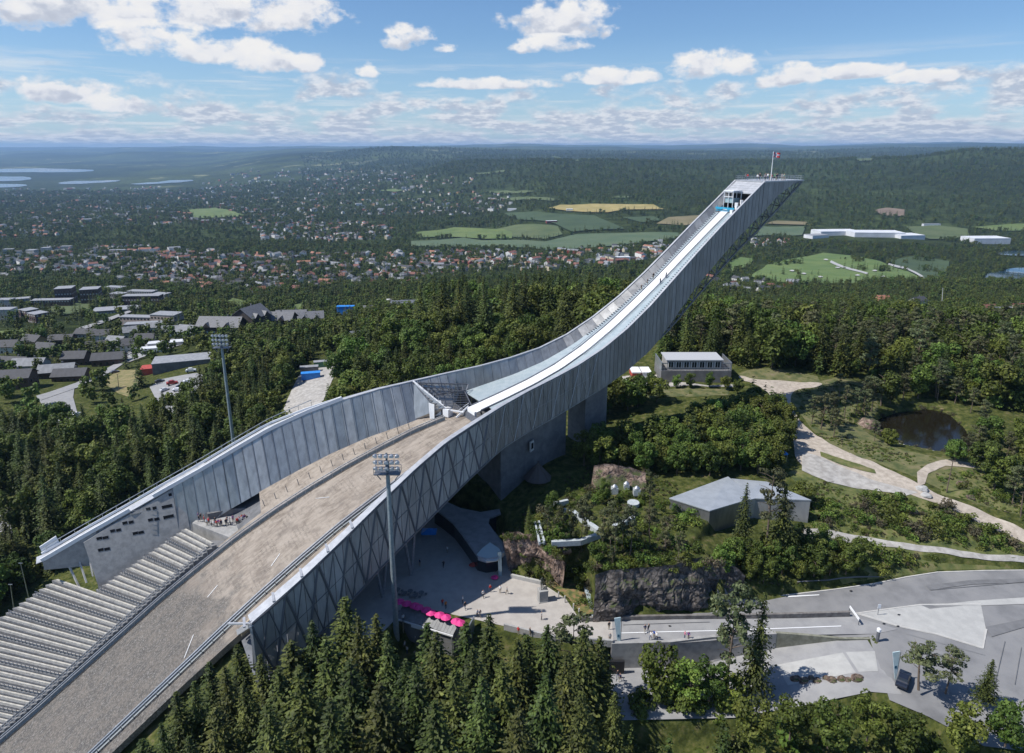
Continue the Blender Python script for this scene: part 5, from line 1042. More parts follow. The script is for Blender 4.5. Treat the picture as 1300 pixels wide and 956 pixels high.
# region planting: pixel polygon on the ground, with exclusion zones
EXCL = []
def excl(name): 
    o = bpy.data.objects[name]; return o
def excl_xy(poly, pad=1.5): EXCL.append((poly, pad))
def foot(s0, s1, ext): return [W(s0, -B(s0) - ext, 0)[:2], W(s1, -B(s1) - ext, 0)[:2], W(s1, B(s1) + ext, 0)[:2], W(s0, B(s0) + ext, 0)[:2]]
for s0, s1 in ((-108, -60), (-60, -30), (-30, -8), (-8, 16), (16, 40), (40, 62)): excl_xy(foot(s0, s1, 2))
excl_xy([W(60, -44, 0)[:2], W(150, -52, 0)[:2], W(150, 17, 0)[:2], W(60, 22, 0)[:2]], 1)
for p in (plaza_poly, upper_road, lower_road, pond_poly): excl_xy(p, 1.5)
for p in (pA, pB): excl_xy(p, 1.5)
excl_xy([(xa - 1, Yb - 2), (xb + 1, Yb - 2), (xb + 1, Yb + 10), (xa - 1, Yb + 10)])
for pp in (((936, 476), (1045, 484), (1045, 492), (1008, 494), (1012, 532), (1035, 553), (1160, 612), (1330, 690), (1330, 702), (1180, 635), (1010, 590), (1000, 535), (970, 493)), ((1018, 575), (1165, 626), (1100, 624), (1018, 600)), ((1020, 670), (1320, 706), (1320, 718), (1020, 688)),
           ((782, 470), (842, 470), (842, 494), (782, 494)), ((190, 480), (205, 476), (250, 468), (268, 476), (252, 496), (236, 520), (222, 545), (195, 520)), ((42, 496), (98, 480), (100, 532), (82, 560), (55, 530)), ((50, 500), (96, 484), (140, 462), (160, 452), (166, 462), (100, 496), (52, 514)),
           ((355, 520), (372, 492), (385, 465), (425, 448), (436, 466), (422, 500), (402, 540), (370, 545)), ((-30, 630), (16, 632), (20, 700), (-30, 700)), ((130, 480), (175, 465), (180, 485), (160, 508)), ((1165, 618), (1160, 600), (1178, 586), (1240, 586), (1240, 598), (1178, 602))): excl_xy(XP(*pp), .8)
def blocked(x, y, extra=0):
    b = np.zeros(x.shape, bool)
    for poly, pad in EXCL: b |= pdist(poly, x, y) < pad + extra
    return b
PLACED = []
def plant(poly, n, kinds, hr, label, group, gap=3.0, wid=1.0, extra=0):
    P_ = np.array(poly); rng = np.random.default_rng(len(PLACED) + n); x = rng.uniform(P_[:, 0].min(), P_[:, 0].max(), n * 30); y = rng.uniform(P_[:, 1].min(), P_[:, 1].max(), n * 30)
    ok = pmask(poly, x, y) & ~blocked(x, y, extra); x, y = x[ok], y[ok]; z = H(x, y); got = 0
    for a, b, c in zip(x, y, z):
        if got >= n: break
        if any((a - p[0]) ** 2 + (b - p[1]) ** 2 < (gap * .5 + p[2] * .5) ** 2 for p in PLACED): continue
        k = random.choices([q[0] for q in kinds], [q[1] for q in kinds])[0]; h = random.uniform(*hr)
        if k == 'spruce': h *= 1.12
        if label:
            lb = label if isinstance(label, str) else label[k]; tree(k, a, b, h, lb, group, c, wid)
        PLACED.append((a, b, gap)); got += 1
    return got
SP = lambda **k: k
g_left = 'trees behind the far wall of the jump'
# forest left of the jump, in front of the car park
plant(XP((-60, 560), (30, 545), (80, 560), (130, 540), (200, 545), (262, 500), (285, 520), (290, 590), (200, 640), (120, 680), (20, 700), (-70, 700)), 95, [('spruce', 6), ('broadleaf', 4)], (12, 17), dict(spruce='dark spruce in the wood behind the judges block', broadleaf='leafy tree in the wood behind the judges block'), 'wood behind the judges block', 4.3)
plant(XP((268, 480), (360, 440), (375, 500), (360, 560), (420, 560), (300, 600), (285, 520)), 42, [('spruce', 4), ('broadleaf', 6)], (9, 15), dict(spruce='spruce on the bank between the car park and the container yard', broadleaf='leafy tree on the bank between the car park and the container yard'), 'bank left of the container yard', 4)
plant(XP((255, 480), (280, 450), (360, 425), (430, 440), (420, 460), (370, 470), (300, 500), (270, 515)), 26, [('spruce', 5), ('broadleaf', 4), ('pine', 2)], (8, 12), dict(spruce='spruce in front of the dark timber hotel', broadleaf='leafy tree in front of the dark timber hotel', pine='pine in front of the dark timber hotel'), 'trees in front of the hotel', 4.5)
plant(XP((430, 500), (420, 470), (440, 440), (500, 425), (570, 430), (700, 440), (660, 470), (560, 500), (480, 520), (410, 545)), 95, [('broadleaf', 5), ('spruce', 3), ('bright', 1)], (9, 15), dict(spruce='spruce in the mixed wood behind the take-off', broadleaf='leafy tree in the mixed wood behind the take-off', bright='yellow green tree in the mixed wood behind the take-off'), 'mixed wood behind the take-off', 4.4)
plant(XP((520, 430), (560, 405), (620, 400), (720, 400), (800, 405), (830, 430), (760, 445), (600, 445)), 100, [('spruce', 7), ('broadleaf', 2)], (17, 24), dict(spruce='tall spruce on the ridge behind the inrun', broadleaf='leafy tree on the ridge behind the inrun'), 'spruce wood on the ridge behind the inrun', 5.2)
# right: wood behind the office building and along the track
plant(XP((840, 462), (840, 430), (900, 425), (1060, 430), (1080, 470), (1060, 478), (1035, 474), (950, 466)), 85, [('spruce', 4), ('broadleaf', 3), ('pine', 3)], (12, 19), dict(spruce='dark spruce in the wood behind the low office building', broadleaf='leafy tree in the wood behind the low office building', pine='pine in the wood behind the low office building'), 'wood behind the office building', 4.8)
plant(XP((1055, 482), (1060, 430), (1320, 430), (1380, 520), (1330, 560), (1260, 520), (1150, 500), (1110, 490)), 100, [('pine', 6), ('broadleaf', 3), ('spruce', 3)], (11, 17), dict(spruce='dark spruce in the wood beyond the pond', broadleaf='leafy tree in the wood beyond the pond', pine='pine in the wood beyond the pond'), 'wood beyond the pond', 5.2)
plant(XP((-110, 705), (40, 690), (78, 722), (0, 775), (-110, 850)), 26, [('spruce', 7), ('broadleaf', 3)], (9, 13), dict(spruce='dark spruce on the bank left of the grandstand', broadleaf='leafy tree on the bank left of the grandstand'), 'bank left of the grandstand', 3.6)
plant(XP((725, 590), (735, 530), (770, 505), (800, 512), (790, 560), (760, 600)), 22, [('broadleaf', 8)], (7, 11), 'tall leafy tree in the deep shade under the inrun', 'trees in the shade under the inrun', 3.4, extra=-1.5)
# leafy grove between museum and track
plant(XP((750, 590), (760, 540), (800, 508), (930, 505), (975, 520), (1000, 560), (985, 600), (900, 606), (800, 600)), 100, [('broadleaf', 8), ('bright', 1)], (6.5, 9.5), dict(broadleaf='leafy tree in the thick grove between the hall and the office building', bright='light green tree in the thick grove between hall and office building'), 'thick leafy grove behind the hall', 3.5)
for px, py, k, h in ((812, 492, 'bright', 4), (826, 491, 'broadleaf', 5), (840, 503, 'spruce', 4), (818, 508, 'spruce', 4.5), (800, 512, 'broadleaf', 4), (876, 492, 'broadleaf', 5), (900, 492, 'bright', 5), (920, 494, 'broadleaf', 5), (858, 493, 'bright', 4.5), (936, 500, 'broadleaf', 5)): x, y, z = X(px, py); tree(k, x, y, h, 'young tree on the grass in front of the office building', 'young trees by the office building')
# pines by the pond and the track
for px, py, h in ((1030, 538, 9), (1042, 545, 11), (1055, 540, 10), (1058, 556, 9), (1072, 530, 10), (1085, 528, 9), (1095, 522, 11), (1065, 505, 8)): x, y, z = X(px, py); tree('pine', x, y, h, 'pine in the open stand between the track and the pond', 'pines between track and pond')
for px, py, h, k in ((1245, 600, 9, 'broadleaf'), (1262, 622, 10, 'broadleaf'), (1285, 640, 10, 'pine'), (1300, 615, 11, 'broadleaf'), (1275, 590, 9, 'pine'), (1320, 640, 10, 'broadleaf'), (1250, 575, 7, 'broadleaf'), (1290, 575, 9, 'broadleaf')): x, y, z = X(px, py); tree(k, x, y, h, 'leafy tree at the right edge below the pond' if k != 'pine' else 'pine at the right edge below the pond', 'trees at the right edge by the pond')
x, y, z = X(1020, 640); tree('broadleaf', x, y, 5.5, 'round dark bush like tree at the corner of the hall', None, wid=1.3)
# museum hill
for px, py, h, k in ((695, 690, 9, 'pine'), (708, 700, 10, 'pine'), (722, 705, 11, 'pine'), (738, 700, 12, 'pine'), (745, 690, 12, 'pine'), (765, 705, 10, 'pine'), (780, 712, 10, 'pine'), (800, 705, 11, 'pine'), (825, 690, 10, 'pine'), (790, 695, 9, 'pine'), (775, 700, 11, 'pine'), (845, 700, 8, 'pine'), (860, 715, 7, 'pine'), (823, 655, 11, 'pine'), (672, 672, 6, 'spruce'), (700, 655, 6, 'broadleaf'), (765, 640, 6, 'broadleaf')):
    x, y, z = X(px, py); tree(k, x, y, h, {'pine': 'thin pine on the planted museum hill above the rock', 'spruce': 'little spruce on the museum hill near the entrance roof', 'broadleaf': 'small leafy tree on the museum hill'}[k], 'trees on the museum hill', wid=.72)
plant(XP((690, 725), (700, 690), (740, 700), (760, 715), (800, 718), (760, 735), (715, 738)), 16, [('broadleaf', 3), ('pine', 2)], (3.5, 6), dict(broadleaf='low tree on the slope left of the dark rock', pine='low pine on the slope left of the dark rock'), 'low trees left of the dark rock', 2.2)
top_tree('spruce', 950, 611, 122, 15, 'slim grey spruce in front of the notch between the two hall roofs', None, .72)
top_tree('pine', 985, 590, 121, 18, 'tall brownish pine in front of the right part of the hall', None, .95)
top_tree('spruce', 1000, 612, 121, 15, 'dark dense spruce in front of the right part of the hall', None, 1.0)
plant(XP((900, 705), (1000, 695), (1020, 690), (1090, 700), (1110, 725), (1060, 742), (990, 752), (930, 750), (905, 735)), 40, [('broadleaf', 8), ('bright', 1)], (4.5, 7.5), dict(broadleaf='leafy tree in the dark thicket between hall and road', bright='light green tree in the thicket between hall and road'), 'thicket between hall and road', 2.9, extra=0)
g_s = 'shrubs on the open meadow right of the hall'
plant(XP((1035, 640), (1150, 630), (1300, 680), (1300, 720), (1120, 730), (1040, 690)), 62, [('shrub', 5), ('bright_shrub', 3), ('dull_shrub', 3)], (1.2, 3.4), dict(shrub='dark green shrub on the meadow slope right of the hall', bright_shrub='bright green shrub on the meadow slope right of the hall', dull_shrub='brownish shrub on the meadow slope right of the hall'), g_s, 1.8)
plant(XP((640, 700), (680, 640), (760, 620), (860, 640), (890, 700), (920, 725), (760, 722), (700, 720)), 75, [('shrub', 5), ('bright_shrub', 3), ('dull_shrub', 2)], (1.0, 2.6), dict(shrub='dark green shrub on the museum hill', bright_shrub='bright green shrub on the museum hill', dull_shrub='brownish shrub on the museum hill'), 'shrubs on the museum hill', 1.6)
plant(XP((1180, 600), (1300, 610), (1300, 660), (1200, 625)), 18, [('shrub', 5), ('bright_shrub', 3)], (.8, 2), dict(shrub='dark green shrub in the grass above the gravel track', bright_shrub='bright green shrub in the grass above the gravel track'), 'shrubs above the gravel track', 1.5)
for px, py, h in ((1098, 530, 9), (1106, 522, 11), (1118, 515, 12), (1130, 512, 10), (1146, 508, 9), (1165, 506, 11), (1190, 508, 10), (1212, 512, 9), (1232, 524, 8), (1245, 545, 9), (1252, 562, 8), (1226, 584, 8), (1238, 580, 9), (1212, 586, 6), (1128, 566, 5), (1110, 560, 6)): x, y, z = X(px, py); tree(random.choice(['pine', 'pine', 'broadleaf']), x, y, h, 'tree on the far and right bank of the pond', 'trees around the pond', wid=1.1)
for i in range(16): px = 750 + i * 10.5; g_ = G(px + random.uniform(-3, 3), 722 - (px > 860) * (px - 860) * .1, 9); tree(random.choice(['shrub', 'bright_shrub', 'dull_shrub', 'shrub']), g_[0], g_[1] + random.uniform(0, 1.5), random.uniform(1.2, 2.6), 'shrub hanging over the top edge of the dark rock', 'shrubs on the top edge of the dark rock', 8.6)
for px, py in ((698, 745), (702, 735), (706, 726), (712, 738), (718, 730), (724, 722), (730, 732), (736, 724), (742, 730), (748, 740), (716, 716), (728, 712), (740, 714), (706, 716)): x, y, z = X(px, py); tree(random.choice(['shrub', 'bright_shrub', 'dull_shrub']), x, y, random.uniform(1.0, 2.2), 'shrub on the small slope between the two rock faces', 'shrubs between the rock faces', z)
for i in range(22):
    px, py = ((746 + random.uniform(-5, 5), random.uniform(718, 776)) if i % 2 else (random.uniform(655, 692), random.uniform(704, 734))); x, y, z = X(px, py); tree(random.choice(['shrub', 'dull_shrub', 'bright_shrub']), x, y - .2, random.uniform(.9, 2.0), 'shrub clinging to the steep bank beside the rock faces', 'shrubs on the steep bank by the rocks', z)
for a_, b_ in zip(smooth_poly(pond_poly, 1)[::1], range(60)):
    if random.random() < .8: tree('dull_shrub', a_[0] + random.uniform(-.4, .4), a_[1] + random.uniform(-.3, .5), random.uniform(.7, 1.5), 'clump of reeds on the rim of the pond', 'reeds on the rim of the pond', 7.0, 1.2)
for i in range(9): px = 642 + i * 8.5; g_ = G(px, 684 + max(0, px - 680) * .8, 9); tree(random.choice(['shrub', 'bright_shrub']), g_[0], g_[1] + .8, random.uniform(1.0, 2.0), 'shrub on the top edge of the brown rock', 'shrubs on the top edge of the brown rock', 8.6)
for i in range(10): px = 765 + i * 17; g_ = G(px, 784 - i * 1.9, 0); tree('bright_shrub', g_[0], g_[1], random.uniform(.6, 1.3), 'little weed bush at the foot of the dark rock', 'weed bushes at the foot of the dark rock', 0)
for px, py in ((858, 640), (868, 648), (880, 655)): x, y, z = X(px, py + 10); tree('bright_shrub', x, y, 2.6, 'vivid green bush at the left foot of the hall', 'vivid bushes by the hall')
print('trees', N_T, len(PLACED))
# ------------------------------------------------------------------ the valley: fields, lakes, towns and woods
def XX(px, py, y0=260.):
    """many sight lines onto the ground at once"""
    px = np.asarray(px, float); py = np.asarray(py, float); u = (px - 650) / FOC; v = (433.5 - py) / FOC
    fw = math.cos(PITCH) + v * math.sin(PITCH); up = v * math.cos(PITCH) - math.sin(PITCH); a = u / fw; s = up / fw
    Ys = np.exp(np.arange(math.log(y0), math.log(40000), .006)); hit = np.full(px.shape, Ys[-1]); done = np.zeros(px.shape, bool)
    for Y in Ys:
        k = ~done
        if not k.any(): break
        z = H(a[k] * Y, np.full(k.sum(), Y)); d = CH + s[k] * Y < z; i = np.where(k)[0][d]; hit[i] = Y; done[i] = True
    return a * hit, hit
FIELD = []
GOLF = []
def field(name, pts, mat, lift=None, g=None, it=0, clear=True):
    q = XX([p[0] for p in pts], [p[1] for p in pts]); poly = list(zip(q[0], q[1])); Ym = np.mean(q[1]); poly = smooth_poly(poly, it)
    o = sheet(name, poly, mat, lift or .8 + Ym * .0012, g or max(8, Ym / 90)); 
    if clear: (GOLF if name == 'golf_course' else FIELD).append(poly)
    return o
def fm(name, a, b, sc=.012, st=None): return M(name, a, b, sc, .95, stretch=st, detail=10)
f_lt = fm('bright_pasture', (.085, .13, .03), (.13, .17, .045)); f_teal = fm('bluish_crop', (.065, .105, .050), (.09, .125, .062)); f_dk = fm('dark_pasture', (.035, .062, .022), (.05, .08, .03)); f_ye = fm('ripe_corn', (.27, .22, .07), (.36, .29, .11), .02); f_br = fm('stubble', (.15, .13, .06), (.20, .165, .085))
f_ol = fm('rough_grass', (.06, .09, .028), (.10, .125, .045)); golf = fm('fairway', (.08, .135, .03), (.12, .17, .045), .02); bare = fm('bare_soil', (.15, .11, .08), (.21, .16, .12))
water = M('lake_water', (.02, .05, .09), rough=.12, spec=.6)
for nm, pts, m_ in (('pasture', [(528, 296), (577, 290), (640, 292), (650, 296), (650, 304), (562, 302), (530, 303)], f_lt),
    ('crop_field', [(522, 307), (588, 303), (650, 306), (691, 308), (727, 299), (860, 297), (869, 303), (794, 312), (697, 319), (600, 315), (522, 314)], f_teal),
    ('pasture', [(640, 272), (690, 271), (755, 275), (794, 292), (727, 296), (705, 286), (658, 281)], f_dk), ('pasture', [(600, 296), (655, 287), (708, 288), (714, 299), (690, 305), (655, 303)], f_ol),
    ('corn_field', [(694, 266), (711, 261), (750, 260), (830, 261.5), (849, 267), (790, 268), (772, 271), (722, 269.5)], f_ye), ('stubble_field', [(833, 286), (849, 277), (888, 275), (900, 280), (871, 288)], f_br),
    ('pasture', [(628, 251), (672, 251), (711, 255), (700, 257), (655, 256)], f_ol), ('pasture', [(766, 253), (785, 250.5), (806, 250.5), (795, 253)], f_ol), ('pasture', [(612, 244), (640, 243), (680, 244), (670, 246), (622, 246.5)], f_ol),
    ('pasture', [(790, 277), (830, 276), (840, 281), (815, 284)], f_dk), ('pasture', [(957, 301), (968, 289), (1023, 289), (1018, 300)], f_teal), ('pasture', [(972, 285), (985, 281.5), (1024, 283), (1026, 287)], f_br),
    ('golf_course', [(951, 353), (973, 338), (1009, 329), (1045, 322), (1085, 326), (1117, 333), (1150, 345), (1175, 358), (1150, 363), (1060, 362), (990, 360)], golf), ('golf_course', [(925, 336), (940, 328), (957, 330), (952, 338), (930, 346)], golf),
    ('golf_course', [(1125, 331), (1160, 326), (1205, 333), (1203, 352), (1188, 360), (1165, 350)], f_dk), ('pasture', [(1232, 289), (1262, 287), (1330, 287), (1330, 294), (1262, 294)], f_lt), ('pasture', [(1150, 289), (1190, 287), (1228, 292), (1232, 303), (1180, 305), (1160, 298)], f_ol),
    ('clear_cut', [(1110, 268), (1125, 265), (1148, 268), (1148, 276), (1122, 275)], bare), ('sports_ground', [(240, 268), (274, 265), (294, 269), (316, 276), (246, 279)], f_lt), ('lawn_field', [(-30, 424), (38, 421), (68, 418), (66, 424), (0, 432), (-30, 434)], f_lt),
    ('allotments', [(58, 396), (66, 390), (94, 383), (119, 386), (112, 397), (80, 402)], f_ol), ('orchard', [(285, 386), (296, 380), (318, 385), (312, 394), (292, 395)], f_lt), ('pasture', [(372, 390), (385, 385), (402, 387), (398, 393), (380, 396)], f_lt), ('pasture', [(480, 243), (500, 241), (512, 243), (500, 245)], f_lt),
    ('pasture', [(600, 221), (640, 217), (645, 219), (610, 223)], f_ol), ('ski_run', [(697, 199), (712, 201), (738, 205.5), (732, 206.5), (705, 203)], f_ol), ('clearing_far', [(1080, 203), (1100, 202), (1108, 205), (1090, 206)], f_ol)):
    field(nm, pts, m_)
for pts in ([(-60, 216), (33, 214), (118, 215.5), (120, 218.5), (60, 219.5), (-60, 219)], [(-60, 225), (20, 224), (43, 226), (35, 230), (-60, 232)], [(-60, 234.5), (32, 234), (36, 237), (10, 239), (-60, 239.5)], [(70, 232.5), (100, 230), (152, 229), (155, 231), (115, 233.5), (80, 234.5)], [(160, 234), (195, 232), (230, 229), (248, 229), (240, 232), (180, 235)]):
    field('fjord', pts, water, 6, 250, 2)
field('lake', [(1240, 360), (1250, 352), (1267, 346), (1300, 341), (1380, 340), (1380, 358), (1300, 357), (1262, 360)], water, 3, 40, 2); field('lake', [(1262, 324), (1275, 320), (1330, 319), (1330, 326), (1285, 327)], water, 3, 60, 2)
field('track', [(1128, 336), (1152, 342), (1172, 353), (1180, 362), (1176, 362), (1168, 354), (1150, 344), (1127, 338)], conc_p, 3.5, 20); field('track', [(1055, 333), (1075, 341), (1102, 349), (1100, 351), (1072, 343), (1053, 335)], conc_p, 3.6, 20, clear=False)
for px, py in ((1020, 350), (1041, 354), (1063, 342), (1005, 346), (1088, 352), (1048, 332), (1110, 346), (1120, 354)): field('sand_bunker', [(px - 4, py), (px, py - 1), (px + 4, py), (px + 1, py + 1.2)], concrete_l, 4, 20, 1, clear=False)
field('street', [(100, 418), (140, 404), (165, 395), (168, 397), (142, 408), (103, 421)], asph_p, 1.2, 12); 
# houses
paintm = {}
WALLS = {'white': (.72, .71, .68), 'cream': (.55, .48, .34), 'grey': (.33, .34, .35), 'ochre': (.42, .27, .13), 'red': (.24, .05, .035), 'brown': (.09, .06, .045)}
ROOFS = {'dark': (.055, .057, .065), 'red': (.20, .085, .065), 'grey': (.20, .21, .225), 'orange': (.29, .13, .08)}
for k, c in WALLS.items(): paintm[k] = M(k + '_boarding', tuple(x * .9 for x in c), c, .8, .8)
for k, c in ROOFS.items(): paintm['roof_' + k] = M(k + '_tiles', tuple(x * .85 for x in c), tuple(min(1, x * 1.15) for x in c), .7, .75)
def house_parts(L_, Wd, hw_, hr_, ov=.6, win=True, z=0, flat=False):
    a, b = L_ / 2, Wd / 2; wl = MB(); wl.v = [(-a, -b, -3), (a, -b, -3), (a, b, -3), (-a, b, -3), (-a, -b, hw_), (a, -b, hw_), (a, b, hw_), (-a, b, hw_), (-a, 0, hw_ + hr_), (a, 0, hw_ + hr_)]
    wl.f = [(0, 1, 5, 4), (2, 3, 7, 6), (1, 2, 6, 9, 5), (3, 0, 4, 8, 7)]; wl.mi = [0] * 4
    if win:
        n = max(2, int(L_ / 2.6))
        for fl in range(max(1, int(hw_ / 2.6))):
            zc_ = 1.3 + fl * 2.6
            for i in range(n):
                x = -a + L_ * (i + .5) / n
                for sgn in (-1, 1): wl.box((x, sgn * (b + .02), zc_), (1.0, .08, 1.2), 0, 1)
            for y in (-b * .45, b * .45):
                for sgn in (-1, 1): wl.box((sgn * (a + .02), y, zc_), (.08, 1.0, 1.2), 0, 1)
    rf = MB(); th = .25; sl_ = hr_ / b; e = b + ov; ze = hw_ - ov * sl_
    if flat: rf.box((0, 0, hw_ + .2), (L_ + .5, Wd + .5, .4)); wl.v[8] = (-a, 0, hw_); wl.v[9] = (a, 0, hw_)
    else:
        for sg_ in (-1, 1): rf.hexa([(-a - ov, sg_ * e, ze), (a + ov, sg_ * e, ze), (a + ov, 0, hw_ + hr_), (-a - ov, 0, hw_ + hr_), (-a - ov, sg_ * e, ze + th), (a + ov, sg_ * e, ze + th), (a + ov, 0, hw_ + hr_ + th), (-a - ov, 0, hw_ + hr_ + th)])
        rf.box((a * .3, b * .2, hw_ + hr_ + .2), (.7, .7, 1.6), 0, 1)
    return wl, rf
def mesh_of(mb, name, mats):
    me = bpy.data.meshes.new(name); me.from_pydata(mb.v, [], mb.f); [me.materials.append(m) for m in mats]; me.polygons.foreach_set('material_index', mb.mi); me.update(); return me
HP = {}
def house_mesh(wc, rc, shape):
    key = (wc, rc, shape)
    if key not in HP:
        L_, Wd, hh, hr = ((12, 8.5, 4.6, 3.0), (10, 8, 5.4, 3.2), (15, 9, 3.4, 2.6), (18, 10, 6.2, 2.8))[shape]; wl, rf = house_parts(L_, Wd, hh, hr); HP[key] = (mesh_of(wl, 'house_wall', [paintm[wc], glass_d]), mesh_of(rf, 'house_roof', [paintm['roof_' + rc], concrete_d]))
    return HP[key]
def house(x, y, rz, wc, rc, shape, label, group=None, sc=1.0, z=None):
    z = h1(x, y) if z is None else z; r = empty('house', (x, y, z), label, 'house', group, rz); r.scale = (sc, sc, sc)
    for n_, me in zip(('wall', 'roof'), house_mesh(wc, rc, shape)): o = bpy.data.objects.new(n_, me); COL.objects.link(o); o.parent = r
    return r
rng = np.random.default_rng(5)
def sample_px(poly, n):
    P_ = np.array(poly); x = rng.uniform(P_[:, 0].min(), P_[:, 0].max(), n * 5); y = rng.uniform(P_[:, 1].min(), P_[:, 1].max(), n * 5); k = pmask(poly, x, y); return x[k][:n], y[k][:n]
TOWN = [([(-60, 335), (60, 316), (160, 312), (260, 318), (330, 325), (420, 322), (520, 322), (560, 330), (600, 322), (640, 320), (640, 335), (600, 345), (520, 362), (400, 368), (330, 372), (230, 370), (120, 352), (60, 350), (-60, 358)], 900),
        ([(530, 322), (600, 318), (690, 322), (760, 316), (820, 306), (860, 312), (850, 325), (780, 338), (690, 345), (560, 345)], 210), ([(320, 288), (420, 279), (500, 290), (500, 304), (420, 308), (330, 305)], 180), ([(420, 256), (560, 252), (600, 264), (640, 262), (640, 270), (560, 275), (430, 272)], 130),
        ([(100, 255), (230, 250), (400, 250), (420, 262), (400, 285), (320, 285), (230, 285), (80, 290)], 380), ([(-60, 255), (100, 255), (80, 300), (-60, 305)], 200), ([(-60, 240), (100, 240), (400, 232), (560, 236), (600, 248), (400, 250), (100, 252), (-60, 254)], 300), ([(320, 215), (470, 215), (600, 225), (600, 236), (400, 232), (250, 236)], 160),
        ([(940, 306), (1000, 304), (1020, 312), (960, 318)], 12), ([(900, 352), (1010, 362), (1010, 372), (900, 368)], 26), ([(600, 245), (650, 248), (650, 262), (600, 262)], 30)]
HX, HY = [], []
for poly, n in TOWN: x, y = sample_px(poly, n); a, b = XX(x, y); HX.append(a); HY.append(b)
HX = np.concatenate(HX); HY = np.concatenate(HY); ok = np.ones(len(HX), bool)
for f in FIELD: ok &= ~pmask(f, HX, HY)
seen_ = set(); keep = []
for i in np.argsort(HY):
    k = (int(HX[i] / 22), int(HY[i] / 22))
    if ok[i] and k not in seen_: seen_.add(k); keep.append(i)
HX, HY = HX[keep], HY[keep]; HZ = H(HX, HY)
wk = ['white', 'cream', 'grey', 'ochre', 'red', 'brown']; rk = ['dark', 'red', 'grey', 'orange']
wi = rng.choice(6, len(HX), p=[.46, .18, .12, .08, .08, .08]); ri = rng.choice(4, len(HX), p=[.44, .22, .24, .10]); sh_ = rng.choice(4, len(HX), p=[.4, .3, .2, .1]); rz_ = rng.uniform(0, math.pi, len(HX))
NIND = 290
for i in range(min(NIND, len(HX))):
    house(HX[i], HY[i], rz_[i], wk[wi[i]], rk[ri[i]], int(sh_[i]), '%s house with a %s roof among the trees of the valley town' % (wk[wi[i]], {'dark': 'dark', 'red': 'red tiled', 'grey': 'grey', 'orange': 'orange tiled'}[rk[ri[i]]]), 'houses of the valley town', 1.05, HZ[i])
V, F, MI = [], [], []
allm = [paintm[k] for k in wk] + [paintm['roof_' + k] for k in rk]
for i in range(NIND, len(HX)):
    me_w, me_r = None, None; s = 1.0 + HY[i] / 7000; L_, Wd, hh, hr = ((12, 8.5, 4.6, 3.0), (10, 8, 5.4, 3.2), (15, 9, 3.4, 2.6), (24, 11, 7.5, 2.4))[sh_[i]]; a, b = L_ / 2 * s, Wd / 2 * s; hh *= s; hr *= s
    loc = [(-a, -b, -5), (a, -b, -5), (a, b, -5), (-a, b, -5), (-a, -b, hh), (a, -b, hh), (a, b, hh), (-a, b, hh), (-a, 0, hh + hr), (a, 0, hh + hr)]; ca, sa = math.cos(rz_[i]), math.sin(rz_[i]); n0 = len(V)
    V += [(HX[i] + x * ca - y * sa, HY[i] + x * sa + y * ca, HZ[i] + z) for x, y, z in loc]
    for f, m_ in (((0, 1, 5, 4), 0), ((2, 3, 7, 6), 0), ((1, 2, 6, 9, 5), 0), ((3, 0, 4, 8, 7), 0), ((4, 5, 9, 8), 1), ((6, 7, 8, 9), 1)): F.append(tuple(n0 + q for q in f)); MI.append(wi[i] if m_ == 0 else 6 + ri[i])
me = bpy.data.meshes.new('far_houses'); me.from_pydata(V, [], F); [me.materials.append(m) for m in allm]; me.polygons.foreach_set('material_index', np.array(MI, np.int32)); me.update(); o = bpy.data.objects.new('distant_town', me); COL.objects.link(o); tag(o, 'mass of tiny distant houses scattered through the valley woods', 'town', kind='stuff')
# larger buildings of the valley
def block(px, py, L_, Wd, hh, rz, wm_, rm_, label, cat='building', group=None, floors=True, y0=250., hr=0, name='apartment_block', zoff=0):
    x, y, z = X(px, py, y0); z += zoff; r = empty(name, (x, y, z), label, cat, group, rz); wl, rf = house_parts(L_, Wd, hh, hr or 3, win=False, flat=not hr, ov=1.0)
    if not hr: wl.f[2] = (1, 2, 6, 5); wl.f[3] = (3, 0, 4, 7)
    for n_, mb_, m_ in (('wall', wl, wm_), ('roof', rf, rm_)): o = bpy.data.objects.new(n_, mesh_of(mb_, n_, [m_, concrete_d])); COL.objects.link(o); o.parent = r
    if floors:
        for fl in range(int(hh / 3)):
            mb = MB(); n = max(3, int(L_ / 3))
            for i in range(n):
                xx = -L_ / 2 + L_ * (i + .5) / n; mb.box((xx, -Wd / 2 - .03, 1.6 + fl * 3), (1.6, .1, 1.3)); 
            for i in range(max(2, int(Wd / 4))):
                yy = -Wd / 2 + Wd * (i + .5) / max(2, int(Wd / 4)); mb.box((L_ / 2 + .03, yy, 1.6 + fl * 3), (.1, 1.5, 1.3)); mb.box((-L_ / 2 - .03, yy, 1.6 + fl * 3), (.1, 1.5, 1.3))
            o = bpy.data.objects.new('window_row', mesh_of(mb, 'window_row', [glass_d if fl % 2 else concrete_l])); COL.objects.link(o); o.parent = r; o['kind'] = 'stuff'
    return r
brick = M('brown_brick', (.07, .045, .042), (.11, .07, .062), .5, .85); 
